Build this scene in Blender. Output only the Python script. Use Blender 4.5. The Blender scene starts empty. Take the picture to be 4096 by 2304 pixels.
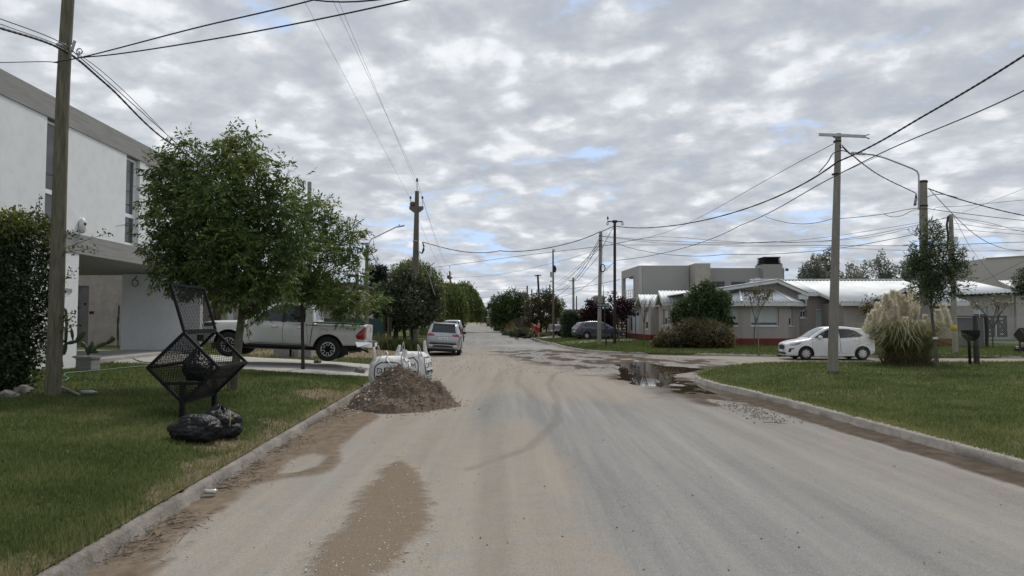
import bpy, bmesh, math, random
import numpy as np
from mathutils import Vector, Matrix, noise as mnoise
S = bpy.context.scene; COL = S.collection
R = math.radians
rng = np.random.default_rng(11); random.seed(11)
# ---------------------------------------------------------------- camera
F = 2840.0; CH = 1.8; PITCH = math.atan(129 / F)
cd = bpy.data.cameras.new('camera'); cam = bpy.data.objects.new('camera', cd); COL.objects.link(cam)
cam.location = (0, 0, CH); cam.rotation_euler = (math.pi / 2 + PITCH, 0, 0)
cd.sensor_width = 36; cd.lens = 36 * F / 4096; cd.clip_start = .1; cd.clip_end = 6000
S.camera = cam
# ---------------------------------------------------------------- exposure, sky, sun
S.view_settings.view_transform = 'Standard'; S.view_settings.look = 'None'
S.view_settings.exposure = 0.72; S.view_settings.gamma = 1
SKY_GAIN = 6.5
SUN_EL, SUN_AZ = R(52), R(20)          # azimuth measured from +Y towards +X
W = bpy.data.worlds.new('World'); S.world = W; W.use_nodes = True
def build_world():
    nt = W.node_tree; nt.nodes.clear(); N = nt.nodes.new; L = nt.links.new
    out = N('ShaderNodeOutputWorld'); bg = N('ShaderNodeBackground'); bg.inputs['Strength'].default_value = .1
    L(bg.outputs[0], out.inputs[0])
    sky = N('ShaderNodeTexSky'); sky.sky_type = 'NISHITA'; sky.sun_disc = False
    sky.sun_elevation = SUN_EL; sky.sun_rotation = SUN_AZ; sky.air_density = 1.0; sky.dust_density = .6
    tc = N('ShaderNodeTexCoord'); sep = N('ShaderNodeSeparateXYZ'); L(tc.outputs['Generated'], sep.inputs[0])
    def math_(op, a, b=None, clamp=False):
        m = N('ShaderNodeMath'); m.operation = op; m.use_clamp = clamp
        for i, v in enumerate((a, b)):
            if v is None: continue
            if isinstance(v, (int, float)): m.inputs[i].default_value = v
            else: L(v, m.inputs[i])
        return m.outputs[0]
    z = math_('ADD', math_('MAXIMUM', sep.outputs[2], 0.0), .23)
    cx = N('ShaderNodeCombineXYZ'); L(math_('DIVIDE', sep.outputs[0], z), cx.inputs[0]); L(math_('DIVIDE', sep.outputs[1], z), cx.inputs[1])
    def mapping(rot, sc, loc):
        m = N('ShaderNodeMapping'); m.inputs['Rotation'].default_value = (0, 0, rot); m.inputs['Scale'].default_value = sc
        m.inputs['Location'].default_value = loc; L(cx.outputs[0], m.inputs[0]); return m.outputs[0]
    def nz(vec, s, det, rough, dist=0.0):
        n = N('ShaderNodeTexNoise'); n.inputs['Scale'].default_value = s; n.inputs['Detail'].default_value = det
        n.inputs['Roughness'].default_value = rough; n.inputs['Distortion'].default_value = dist; L(vec, n.inputs['Vector']); return n.outputs['Fac']
    def ramp(f, a, b):
        m = N('ShaderNodeMapRange'); m.interpolation_type = 'SMOOTHSTEP'; L(f, m.inputs['Value'])
        m.inputs['From Min'].default_value = a; m.inputs['From Max'].default_value = b; return m.outputs[0]
    rows = mapping(R(28), (1.0, 1.0, 1), (3.1, 1.7, 0))
    puffs = nz(rows, 6.4, 9, .55, .3)
    big = nz(mapping(R(35), (.55, 1.1, 1), (1.3, 8.2, 0)), 1.3, 4, .5, .3)
    fine = nz(rows, 15.0, 6, .6, .2)
    # cells: puffy heads with soft dark bases
    vo = N('ShaderNodeTexVoronoi'); vo.feature = 'SMOOTH_F1'; vo.inputs['Scale'].default_value = 6.6; vo.inputs['Smoothness'].default_value = .7; vo.inputs['Randomness'].default_value = 1
    wv = N('ShaderNodeVectorMath'); wv.operation = 'ADD'; nv = N('ShaderNodeTexNoise'); nv.inputs['Scale'].default_value = 4; nv.inputs['Detail'].default_value = 5; L(rows, nv.inputs['Vector'])
    sv = N('ShaderNodeVectorMath'); sv.operation = 'SCALE'; sv.inputs['Scale'].default_value = .38; L(nv.outputs['Color'], sv.inputs[0]); L(rows, wv.inputs[0]); L(sv.outputs[0], wv.inputs[1]); L(wv.outputs[0], vo.inputs['Vector'])
    cell = ramp(vo.outputs['Distance'], .62, .12)
    lum = math_('ADD', math_('ADD', math_('MULTIPLY', puffs, .38), math_('MULTIPLY', fine, .26)), math_('ADD', math_('MULTIPLY', big, .32), math_('MULTIPLY', cell, .15)))
    shade = ramp(lum, .36, .72)
    cr = N('ShaderNodeValToRGB'); e = cr.color_ramp.elements
    e[0].position = 0; e[0].color = (.435, .47, .53, 1); e[1].position = 1; e[1].color = (.86, .88, .91, 1)
    x = e.new(.3); x.color = (.515, .545, .595, 1); x = e.new(.65); x.color = (.62, .65, .695, 1)
    L(shade, cr.inputs[0])
    sc = N('ShaderNodeVectorMath'); sc.operation = 'SCALE'; L(cr.outputs[0], sc.inputs[0]); sc.inputs['Scale'].default_value = SKY_GAIN
    gap = math_('ADD', math_('MULTIPLY', nz(mapping(R(30), (.9, 1.6, 1), (7.3, 2.2, 0)), 2.2, 8, .58, .3), .6), math_('MULTIPLY', puffs, .4))
    low = ramp(sep.outputs[2], .30, .05)
    cover = ramp(math_('ADD', gap, math_('MULTIPLY', low, -.06)), .325, .425)
    hz = ramp(sep.outputs[2], .0, .05)
    cover = math_('MAXIMUM', cover, math_('MULTIPLY', math_('SUBTRACT', 1.0, hz), .6))
    blue = N('ShaderNodeVectorMath'); blue.operation = 'MULTIPLY'; L(sky.outputs[0], blue.inputs[0]); blue.inputs[1].default_value = (.58, .66, .80)
    pale = N('ShaderNodeMix'); pale.data_type = 'RGBA'; pale.inputs['Factor'].default_value = .85; L(blue.outputs[0], pale.inputs['A']); pale.inputs['B'].default_value = (3.6, 4.6, 6.3, 1)
    mx = N('ShaderNodeMix'); mx.data_type = 'RGBA'; L(cover, mx.inputs['Factor']); L(pale.outputs['Result'], mx.inputs['A']); L(sc.outputs[0], mx.inputs['B'])
    L(mx.outputs['Result'], bg.inputs['Color'])
build_world()
sd = bpy.data.lights.new('sun', 'SUN'); sd.energy = 1.75; sd.angle = R(14); sd.color = (1, .95, .87)
sun = bpy.data.objects.new('sun', sd); COL.objects.link(sun); sun.location = (0, 0, 60)
_d = Vector((math.sin(SUN_AZ) * math.cos(SUN_EL), math.cos(SUN_AZ) * math.cos(SUN_EL), math.sin(SUN_EL)))
sun.rotation_euler = (-_d).to_track_quat('-Z', 'Y').to_euler()
# ---------------------------------------------------------------- survey helpers (photo pixel -> point in the place)
_c, _s = math.cos(PITCH), math.sin(PITCH)
def ray(px, py):
    x = (px - 2048) / F; zc = (1152 - py) / F
    return x, _c - zc * _s, _s + zc * _c
def D(px, py, Y):
    x, y, z = ray(px, py); k = Y / y; return Vector((x * k, Y, CH + z * k))
def G(px, py, z=0.0):
    x, y, zz = ray(px, py); k = (z - CH) / zz; return Vector((x * k, y * k, z))
# ---------------------------------------------------------------- noise
def _h(ix, iy, s): 
    v = np.sin(ix * 127.1 + iy * 311.7 + s * 74.7) * 43758.5453
    return v - np.floor(v)
def vn(x, y, s=0):
    ix, iy = np.floor(x), np.floor(y); fx, fy = x - ix, y - iy
    fx = fx * fx * (3 - 2 * fx); fy = fy * fy * (3 - 2 * fy)
    a = _h(ix, iy, s) * (1 - fx) + _h(ix + 1, iy, s) * fx
    b = _h(ix, iy + 1, s) * (1 - fx) + _h(ix + 1, iy + 1, s) * fx
    return a * (1 - fy) + b * fy
def fbm(x, y, s=0, o=4):
    t = 0; a = .5; n = 0
    for i in range(o):
        t = t + a * vn(x, y, s + i * 7); n += a; a *= .5; x = x * 2.03 + 13.1; y = y * 2.03 + 7.7
    return t / n
def ss(a, b, x):
    t = np.clip((x - a) / (b - a), 0, 1); return t * t * (3 - 2 * t)
def sdpoly(x, y, poly):
    """signed distance, negative inside"""
    P = np.array(poly, float); n = len(P); d = np.full(x.shape, 1e18); ins = np.zeros(x.shape, bool)
    for i in range(n):
        a = P[i]; b = P[(i + 1) % n]; e = b - a
        t = np.clip(((x - a[0]) * e[0] + (y - a[1]) * e[1]) / (e @ e + 1e-12), 0, 1)
        d = np.minimum(d, (x - a[0] - t * e[0]) ** 2 + (y - a[1] - t * e[1]) ** 2)
        c = ((a[1] > y) != (b[1] > y)) & (x < (b[0] - a[0]) * (y - a[1]) / (b[1] - a[1] + 1e-12) + a[0])
        ins ^= c
    d = np.sqrt(d); return np.where(ins, -d, d)
def dline(x, y, pts):
    P = np.array(pts, float); d = np.full(x.shape, 1e18)
    for a, b in zip(P[:-1], P[1:]):
        e = b - a; t = np.clip(((x - a[0]) * e[0] + (y - a[1]) * e[1]) / (e @ e + 1e-12), 0, 1)
        d = np.minimum(d, (x - a[0] - t * e[0]) ** 2 + (y - a[1] - t * e[1]) ** 2)
    return np.sqrt(d)
# ---------------------------------------------------------------- objects
def tag(o, label=None, cat=None, group=None, kind=None):
    if label: o['label'] = label
    if cat: o['category'] = cat
    if group: o['group'] = group
    if kind: o['kind'] = kind
    return o
def thing(name, label, cat, loc=(0, 0, 0), rot=(0, 0, 0), group=None):
    o = bpy.data.objects.new(name, None); COL.objects.link(o); o.empty_display_size = .2
    o.location = loc; o.rotation_euler = rot; return tag(o, label, cat, group)
def rootloc(o):
    v = Vector((0, 0, 0))
    while o is not None: v += o.location; o = o.parent
    return v
def link(name, me, mats, parent=None, loc=None):
    for m in (mats if isinstance(mats, (list, tuple)) else [mats]): me.materials.append(m)
    o = bpy.data.objects.new(name, me); COL.objects.link(o)
    if parent is not None: o.parent = parent
    if loc is not None: o.location = loc
    return o
def bigmesh(name, V, Fc, mats, parent=None, world=True, smooth=False, attr=None, mi=None, loc=None):
    V = np.asarray(V, np.float64); 
    if parent is not None and world: V = V - np.array(rootloc(parent))
    if loc is not None: V = V - np.array(loc)
    me = bpy.data.meshes.new(name); Fc = np.asarray(Fc, np.int64); n, k = Fc.shape
    me.vertices.add(len(V)); me.vertices.foreach_set('co', V.astype(np.float32).ravel())
    me.loops.add(n * k); me.loops.foreach_set('vertex_index', Fc.astype(np.int32).ravel())
    me.polygons.add(n); me.polygons.foreach_set('loop_start', np.arange(0, n * k, k, dtype=np.int32))
    if smooth: me.polygons.foreach_set('use_smooth', np.ones(n, bool))
    if mi is not None: me.polygons.foreach_set('material_index', np.asarray(mi, np.int32))
    me.update(calc_edges=True); me.validate()
    for kx, a in (attr or {}).items():
        at = me.attributes.new(kx, 'FLOAT', 'POINT'); at.data.foreach_set('value', np.asarray(a, np.float32).ravel())
    return link(name, me, mats, parent, loc)
def gridfaces(r, c, keep=None):
    i = np.arange((r - 1))[:, None] * c + np.arange(c - 1)[None, :]
    f = np.stack([i, i + 1, i + c + 1, i + c], -1)
    f = f.reshape(-1, 4); return f if keep is None else f[keep.ravel()]
def vadd(a, b): return (a[0] + b[0], a[1] + b[1], a[2] + b[2])
class MB:
    def __init__(s): s.v = []; s.f = []; s.m = []; s.sm = []
    def add(s, vs, fs, m=0, sm=False):
        o = len(s.v); s.v += [tuple(v) for v in vs]; s.f += [tuple(i + o for i in f) for f in fs]
        s.m += [m] * len(fs); s.sm += [sm] * len(fs); return s
    def hexa(s, p, m=0):   # 8 points: bottom ring 4, top ring 4
        return s.add(p, [(3, 2, 1, 0), (4, 5, 6, 7), (0, 1, 5, 4), (1, 2, 6, 5), (2, 3, 7, 6), (3, 0, 4, 7)], m)
    def box(s, x0, x1, y0, y1, z0, z1, m=0):
        return s.hexa([(x0, y0, z0), (x1, y0, z0), (x1, y1, z0), (x0, y1, z0), (x0, y0, z1), (x1, y0, z1), (x1, y1, z1), (x0, y1, z1)], m)
    def rbox(s, c, sx, sy, sz, rz=0, m=0, rx=0, ry=0):
        M_ = Matrix.Translation(c) @ Matrix.Rotation(rz, 4, 'Z') @ Matrix.Rotation(ry, 4, 'Y') @ Matrix.Rotation(rx, 4, 'X')
        q = [(-1, -1, -1), (1, -1, -1), (1, 1, -1), (-1, 1, -1), (-1, -1, 1), (1, -1, 1), (1, 1, 1), (-1, 1, 1)]
        return s.hexa([M_ @ Vector((a * sx / 2, b * sy / 2, c_ * sz / 2)) for a, b, c_ in q], m)
    def bar(s, a, b, w, h=None, m=0, up=(0, 0, 1)):
        a, b = Vector(a), Vector(b); h = h or w; d = (b - a).normalized(); u = Vector(up)
        if abs(d.dot(u)) > .98: u = Vector((1, 0, 0))
        x = d.cross(u).normalized(); y = x.cross(d).normalized(); x = x * w / 2; y = y * h / 2
        return s.hexa([a - x - y, a + x - y, a + x + y, a - x + y, b - x - y, b + x - y, b + x + y, b - x + y], m)
    def tube(s, pts, r, n=6, m=0, cap=True, sm=True):
        P = [Vector(p) for p in pts]; k = len(P); rr = [r] * k if isinstance(r, (int, float)) else list(r)
        t0 = (P[1] - P[0]).normalized(); u = Vector((0, 0, 1)) if abs(t0.z) < .95 else Vector((1, 0, 0))
        x = t0.cross(u).normalized(); vs = []
        for i in range(k):
            t = (P[min(i + 1, k - 1)] - P[max(i - 1, 0)]).normalized()
            x = (x - t * x.dot(t)).normalized(); y = t.cross(x)
            for j in range(n):
                a = 2 * math.pi * j / n; vs.append(P[i] + (x * math.cos(a) + y * math.sin(a)) * rr[i])
        fs = [(i * n + j, i * n + (j + 1) % n, (i + 1) * n + (j + 1) % n, (i + 1) * n + j) for i in range(k - 1) for j in range(n)]
        s.add(vs, fs, m, sm)
        if cap: s.add(vs[:n], [tuple(range(n))[::-1]], m); s.add(vs[-n:], [tuple(range(n))], m)
        return s
    def lathe(s, prof, n=16, c=(0, 0, 0), axis='Z', m=0, sm=True, cap=False):
        vs = []; k = len(prof)
        for r, z in prof:
            for j in range(n):
                a = 2 * math.pi * j / n; p = (r * math.cos(a), r * math.sin(a), z)
                if axis == 'Y': p = (p[0], p[2], p[1])
                if axis == 'X': p = (p[2], p[0], p[1])
                vs.append(vadd(p, c))
        fs = [(i * n + j, i * n + (j + 1) % n, (i + 1) * n + (j + 1) % n, (i + 1) * n + j) for i in range(k - 1) for j in range(n)]
        s.add(vs, fs, m, sm)
        if cap: s.add(vs[:n], [tuple(range(n))[::-1]], m); s.add(vs[-n:], [tuple(range(n))], m)
        return s
    def prism(s, poly, d, m=0):   # poly of 3-D points, extruded by vector d
        d = Vector(d); P = [Vector(p) for p in poly]; n = len(P)
        s.add(P + [p + d for p in P], [tuple(range(n))[::-1], tuple(range(n, 2 * n))] + [(i, (i + 1) % n, n + (i + 1) % n, n + i) for i in range(n)], m); return s
    def build(s, name, mats, parent=None, world=True, loc=None, sharp=None):
        off = rootloc(parent) if (parent is not None and world) else Vector((0, 0, 0))
        if loc is not None: off = off + Vector(loc)
        me = bpy.data.meshes.new(name); me.from_pydata([tuple(Vector(v) - off) for v in s.v], [], s.f)
        me.polygons.foreach_set('material_index', s.m); me.polygons.foreach_set('use_smooth', s.sm)
        me.update()
        bm = bmesh.new(); bm.from_mesh(me); bmesh.ops.recalc_face_normals(bm, faces=bm.faces[:]); bm.to_mesh(me); bm.free()
        if sharp: me.set_sharp_from_angle(angle=R(sharp))
        return link(name, me, mats, parent, loc)
def text_geo(txt, size):
    cu = bpy.data.curves.new('t', 'FONT'); cu.body = txt; cu.size = size; cu.align_x = 'CENTER'; cu.align_y = 'CENTER'; cu.extrude = 0; cu.resolution_u = 2
    o = bpy.data.objects.new('t', cu); COL.objects.link(o); dg = bpy.context.evaluated_depsgraph_get()
    me = bpy.data.meshes.new_from_object(o.evaluated_get(dg)); V = [tuple(v.co) for v in me.vertices]; Fs = [tuple(p.vertices) for p in me.polygons]
    bpy.data.objects.remove(o); bpy.data.curves.remove(cu); bpy.data.meshes.remove(me); return V, Fs
# ---------------------------------------------------------------- materials
def base(name):
    m = bpy.data.materials.new(name); m.use_nodes = True; nt = m.node_tree; b = nt.nodes['Principled BSDF']; return m, nt, b
def MT(name, c1, c2=None, scale=4., rough=.8, bump=0., bscale=40., metal=0., coat=0., stretch=(1, 1, 1), c3=None, s3=20., a3=.35, spec=.4, lo=.35, hi=.65, alpha=None):
    m, nt, b = base(name); N = nt.nodes.new; L = nt.links.new
    b.inputs['Roughness'].default_value = rough; b.inputs['Metallic'].default_value = metal
    b.inputs['Coat Weight'].default_value = coat; b.inputs['Coat Roughness'].default_value = .05; b.inputs['Specular IOR Level'].default_value = spec
    b.inputs['Base Color'].default_value = (*c1, 1)
    if c2 is None and not bump: return m
    tc = N('ShaderNodeTexCoord'); mp = N('ShaderNodeMapping'); mp.inputs['Scale'].default_value = stretch; L(tc.outputs['Object'], mp.inputs[0])
    def nz(s, d=6, r=.6):
        n = N('ShaderNodeTexNoise'); n.inputs['Scale'].default_value = s; n.inputs['Detail'].default_value = d; n.inputs['Roughness'].default_value = r; L(mp.outputs[0], n.inputs['Vector']); return n.outputs['Fac']
    def mr(f, a, bb):
        q = N('ShaderNodeMapRange'); L(f, q.inputs[0]); q.inputs[1].default_value = a; q.inputs[2].default_value = bb; return q.outputs[0]
    if c2 is not None:
        mx = N('ShaderNodeMix'); mx.data_type = 'RGBA'; L(mr(nz(scale), lo, hi), mx.inputs['Factor']); mx.inputs['A'].default_value = (*c1, 1); mx.inputs['B'].default_value = (*c2, 1)
        o = mx.outputs['Result']
        if c3 is not None:
            m3 = N('ShaderNodeMix'); m3.data_type = 'RGBA'; q = N('ShaderNodeMath'); q.operation = 'MULTIPLY'; L(mr(nz(s3, 8, .65), .48, .7), q.inputs[0]); q.inputs[1].default_value = a3
            L(q.outputs[0], m3.inputs['Factor']); L(o, m3.inputs['A']); m3.inputs['B'].default_value = (*c3, 1); o = m3.outputs['Result']
        L(o, b.inputs['Base Color'])
    if bump:
        bp = N('ShaderNodeBump'); bp.inputs['Strength'].default_value = bump; bp.inputs['Distance'].default_value = .02; L(nz(bscale), bp.inputs['Height']); L(bp.outputs[0], b.inputs['Normal'])
    return m
def leafmat(name, dark, mid, light, trans=.3, rough=.5, nscale=1.2, spec=.35):
    m, nt, b = base(name); N = nt.nodes.new; L = nt.links.new
    at = N('ShaderNodeAttribute'); at.attribute_name = 'tint'; tc = N('ShaderNodeTexCoord')
    n = N('ShaderNodeTexNoise'); n.inputs['Scale'].default_value = nscale; n.inputs['Detail'].default_value = 3; L(tc.outputs['Object'], n.inputs['Vector'])
    a = N('ShaderNodeMath'); a.operation = 'MULTIPLY_ADD'; L(n.outputs['Fac'], a.inputs[0]); a.inputs[1].default_value = 1.1; a.inputs[2].default_value = -.55
    q = N('ShaderNodeMath'); q.operation = 'ADD'; q.use_clamp = True; L(at.outputs['Fac'], q.inputs[0]); L(a.outputs[0], q.inputs[1])
    cr = N('ShaderNodeValToRGB'); e = cr.color_ramp.elements; e[0].color = (*dark, 1); e[1].color = (*light, 1); x = e.new(.55); x.color = (*mid, 1)
    L(q.outputs[0], cr.inputs[0]); L(cr.outputs[0], b.inputs['Base Color']); b.inputs['Roughness'].default_value = rough; b.inputs['Specular IOR Level'].default_value = spec
    if trans:
        tr = N('ShaderNodeBsdfTranslucent'); mx = N('ShaderNodeMixShader'); mx.inputs[0].default_value = trans
        L(cr.outputs[0], tr.inputs[0]); L(b.outputs[0], mx.inputs[1]); L(tr.outputs[0], mx.inputs[2]); L(mx.outputs[0], nt.nodes['Material Output'].inputs[0])
    return m
def glassmat(name, c=(.02, .025, .028), rough=.04, spec=.6):
    m, nt, b = base(name); b.inputs['Base Color'].default_value = (*c, 1); b.inputs['Roughness'].default_value = rough; b.inputs['Specular IOR Level'].default_value = spec; return m
m_white = MT('white_render', (.71, .73, .74), (.66, .68, .69), 1.5, .85, .25, 120, c3=(.55, .56, .56), s3=3., a3=.25)
m_conc = MT('board_concrete', (.29, .287, .28), (.225, .222, .216), 2.5, .85, .5, 60, stretch=(1, .35, 5), c3=(.17, .165, .155), s3=7, a3=.5)
m_concfloor = MT('floor_concrete', (.36, .35, .33), (.29, .28, .265), 1.3, .85, .2, 60, c3=(.22, .2, .18), s3=5, a3=.5)
m_kerb = MT('kerb_concrete', (.245, .225, .20), (.15, .137, .122), 2.2, .9, .8, 40, c3=(.085, .07, .055), s3=7, a3=.75)
m_kerb2 = MT('pale_kerb', (.34, .315, .285), (.25, .23, .205), 2.2, .9, .7, 40, c3=(.17, .15, .125), s3=7, a3=.6)
m_mort = MT('grey_mortar', (.36, .32, .285), (.28, .25, .225), 1.6, .9, .4, 50, c3=(.2, .175, .155), s3=4, a3=.5)
m_black = MT('black_paint', (.007, .007, .008), (.012, .012, .013), 12, .65, .15, 90, spec=.15)
m_rubber = MT('tyre_rubber', (.016, .016, .016), (.028, .026, .024), 9, .85, .4, 60)
m_plast = MT('black_plastic', (.018, .018, .019), (.026, .026, .027), 20, .55)
m_chrome = MT('chrome', (.75, .75, .76), rough=.12, metal=1.)
m_alloy = MT('alloy', (.62, .63, .64), (.5, .5, .5), 9, .3, metal=.6)
m_dglass = glassmat('dark_glass'); m_glass = glassmat('window_glass', (.05, .06, .065))
m_red = MT('red_lens', (.35, .012, .014), (.2, .008, .01), 14, .15, spec=.6)
m_clear = MT('clear_lens', (.55, .56, .58), (.3, .31, .33), 30, .1, spec=.6)
m_plate = MT('plate_white', (.72, .73, .74), rough=.5); m_plateblue = MT('plate_blue', (.03, .08, .3), rough=.5)
m_ink = MT('black_ink', (.018, .018, .02), rough=.6)
def wood(name, a, b, st=(6, 6, .6)): return MT(name, a, b, 3, .9, .6, 30, stretch=st, c3=tuple(k * .5 for k in b), s3=6, a3=.6)
m_pole = wood('weathered_pole', (.17, .16, .115), (.105, .098, .068))
m_pole2 = wood('grey_pole', (.31, .30, .25), (.23, .225, .185))
m_cpole = MT('pole_concrete', (.27, .25, .215), (.21, .195, .17), 3, .9, .3, 50, stretch=(3, 3, .5), c3=(.15, .14, .125), s3=5, a3=.5)
m_cpole2 = MT('brown_concrete', (.14, .12, .095), (.11, .094, .078), 3, .9, .3, 50, stretch=(3, 3, .5))
m_rustpost = MT('dark_creosote', (.022, .016, .015), (.035, .022, .02), 4, .7, .4, 30, stretch=(4, 4, .5))
m_wire = MT('cable_black', (.015, .015, .017), rough=.6)
m_galv = MT('galvanised', (.42, .43, .44), (.34, .35, .36), 8, .45, metal=.6)
m_insul = MT('insulator_glaze', (.05, .055, .07), rough=.2)
m_bark = wood('bark', (.135, .125, .095), (.085, .078, .06), (4, 4, 1))
m_barkd = wood('dark_bark', (.055, .045, .036), (.035, .028, .022), (4, 4, 1))
m_twig = MT('twig', (.12, .1, .08), (.08, .065, .05), 8, .9)
# ================================================================ TERRAIN
def hill(y): return 1.05 * ss(140, 330, y)
def U(x, y): return x + .05 * y
KL0, KR0 = -2.8, 6.5
def zl(x, y):                           # left verge
    x = np.asarray(x, float); y = np.asarray(y, float)
    d = np.maximum(-2.8 - U(x, y), 0); kf = 1 - ss(17.5, 20, y)
    far = 1 - .55 * ss(30, 60, y)
    return .015 + .115 * kf + (.33 * (1 - np.exp(-d / 1.6)) + .012 * np.minimum(d, 16)) * far * ss(-.1, .25, d + kf) + hill(y)
KR = np.array([(6.6, -3), (6.1, 8.45), (5.93, 12.3), (5.85, 14.8), (5.6, 17.6), (5.42, 19), (5.38, 20.5), (5.6, 22), (6.15, 23.6), (7.0, 25.2), (8.2, 26.8), (9.6, 28), (11.4, 28.65), (14, 28.95), (24, 29.05), (60, 29.1)])
KF = np.array([(60, 32.9), (24, 33.4), (18, 33.8), (12.9, 34.8), (9.5, 36.2), (7.3, 37.4), (5.9, 38.0), (5.2, 38.7), (4.1, 41.2), (3.4, 45.6), (2.9, 55), (2.2, 61.6), (.5, 82), (-2.1, 124), (-4.2, 160), (-12, 330)])
def x0n(y): return np.interp(y, KR[:, 1], KR[:, 0])
def x0f(y): return np.interp(y, KF[:, 1], KF[:, 0])
def zr(x, y):
    x = np.asarray(x, float); y = np.asarray(y, float)
    near = .125 + .075 * ss(0, 3, np.minimum(x - x0n(y), (29.2 - y) * .8)); farz = .115 + .085 * ss(0, 3, np.minimum(x - x0f(y), (y - 33) * .8))
    return np.where(y < 31, near, farz) + hill(y)
def ZL(x, y): return float(zl(x, y))
def ZR(x, y): return float(zr(x, y))
def GL(px, py):
    z = .4
    for _ in range(8): p = G(px, py, z); z = ZL(p.x, p.y)
    return p
def GR(px, py):
    z = .2
    for _ in range(8): p = G(px, py, z); z = ZR(p.x, p.y)
    return p
def K(*pts): return [tuple(G(x * 1.5901, y * 1.5901)[:2]) for x, y in pts]     # photo outline (2576 wide) laid on the road
# ---- base ground
m_earth = MT('earth', (.16, .13, .085), (.10, .105, .05), .25, .95, .3, 8, c3=(.22, .18, .11), s3=.8, a3=.6)
ys = np.array([-30, 0, 40, 80, 110, 140, 160, 180, 200, 220, 240, 260, 280, 300, 330, 400, 600, 1000, 2500, 5000.]); xs = np.array([-3000, -800, -300, -120, -60, -30, -12, 0, 12, 30, 60, 120, 300, 800, 3000.])
XX, YY = np.meshgrid(xs, ys); bigmesh('ground', np.stack([XX, YY, hill(YY) - .12], -1).reshape(-1, 3), gridfaces(len(ys), len(xs)), m_earth, smooth=True)['kind'] = 'structure'
# ---- road
vv = np.concatenate([np.exp(np.linspace(math.log(2.4), math.log(60), 620)), np.exp(np.linspace(math.log(60.5), math.log(420), 110))])
uu = np.concatenate([[-9, -6, -4.2, -3.6], np.linspace(-3.2, 7.4, 176), 7.4 + np.cumsum(np.linspace(.08, 1.0, 105))])
UU, VV = np.meshgrid(uu, vv); RX = UU - .05 * VV; RY = VV
q1 = sdpoly(RX, RY, K((1000,1150),(960,1190),(880,1280),(850,1340),(790,1420),(765,1470),(950,1480),(1010,1400),(1070,1340),(1085,1260),(1060,1200),(1010,1155)))
wob = (fbm(RX * 2.2, RY * 2.2, 3) - .5) * .5 + (fbm(RX * 9, RY * 9, 5) - .5) * .22
sand = ss(.05, -.06, q1 + wob * .5 + (fbm(RX * 30, RY * 30, 15, 2) - .5) * .16)
gut = K((140,1500),(300,1390),(440,1275),(560,1190),(640,1140),(770,1062),(880,1005),(960,1050),(905,1085),(860,1120),(862,1165),(820,1195),(730,1205),(640,1222),(560,1290),(490,1350),(420,1425),(330,1500))
q2 = sdpoly(RX, RY, gut); hole = sdpoly(RX, RY, K((700,1193),(735,1160),(790,1142),(815,1150),(800,1172),(750,1190)))
hole2 = sdpoly(RX, RY, K((430,1395),(505,1335),(555,1300),(545,1290),(470,1345),(400,1420)))
gmud = ss(.02, -.04, q2 + wob * .22) * ss(-.03, .06, hole + wob * .15) * ss(-.02, .05, hole2 + wob * .15)
gmud = np.maximum(gmud, ss(.32, .1, np.abs(UU + 2.85) + wob * .3) * ss(19, 14, RY) * .9)
q3 = sdpoly(RX, RY, K((1250,885),(1390,880),(1480,888),(1560,893),(1700,900),(1810,905),(1835,915),(1790,940),(1758,958),(1800,977),(1870,1008),(1925,1030),(1900,1032),(1830,1012),(1750,997),(1640,968),(1560,953),(1540,938),(1440,925),(1330,905)))
wob3 = (fbm(RX * .9, RY * .9, 9, 5) - .5) * 2.2
mud = ss(.9, -.3, q3 + wob3 * .9)
inter = ss(13, 21, RY) * ss(50, 36, RY)
dust = np.clip(ss(.43, .63, fbm(UU * .55, RY * .13, 21, 5) + .16 * ss(3.0, -1.5, UU) * ss(24, 9, RY) + .3 * inter - .12 + .12 * ss(2.0, -.5, UU)) , 0, 1)
dust = np.maximum(dust, .8 * ss(.6, .15, np.abs(UU + .55 + .25 * np.sin(RY * .4))) * ss(3, 7, RY) * ss(18, 13, RY))
dust = np.maximum(dust, .75 * ss(2.6, .6, np.abs(UU - 5.4)) * ss(20, 14, RY) * fbm(UU * 1.3, RY * .3, 31))
dust = np.maximum(dust, .9 * ss(34, 28, RY) * ss(15, 20, RY) * ss(5, 2.5, UU))
dust = dust * (1 - .8 * ss(40, 55, RY)); dust = np.maximum(dust, ss(60, 40, RY) * ss(26, 33, RY) * ss(-.5, -2.2, UU))
dust = np.maximum(dust, ss(7.2, 9.5, RX) * ss(33.8, 31, RY + 0 * RX) * ss(28, 30, RY))
dust = np.maximum(dust, ss(170, 200, RY) * .9)
trk = np.zeros_like(RX)
for pl, w, a in ((K((1242,960),(1262,935),(1340,915),(1480,905)),   .13, .45), (K((1180,1180),(1330,1128),(1400,1062),(1402,1010),(1380,965),(1395,940),(1470,922)), .12, .6), (K((1240,1480),(1236,1180),(1240,1000),(1256,950)), .2, .3), (K((1340,1000),(1300,960),(1310,930),(1420,905)), .12, .35)):
    trk = np.maximum(trk, a * ss(w, w * .45, dline(RX, RY, pl) + wob * .12) * (.55 + .45 * fbm(RX * 5, RY * 5, 41)))
darkband = np.maximum(ss(3.2, .6, np.abs(RY - 101 - .8 * RX)) * .7, ss(1.6, .4, np.abs(RY - 66 - .5 * RX + 2 * (fbm(RX * .3, RY * .3, 55) - .5))) * .35)  # darker, glossier bands across the far road
q5 = sdpoly(RX, RY, K((1240,869),(1300,866),(1390,868),(1480,884),(1440,882),(1380,874),(1290,873)))
wet = np.maximum(ss(1.0, -.6, q5 + wob3 * .6) * .85, darkband)
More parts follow.
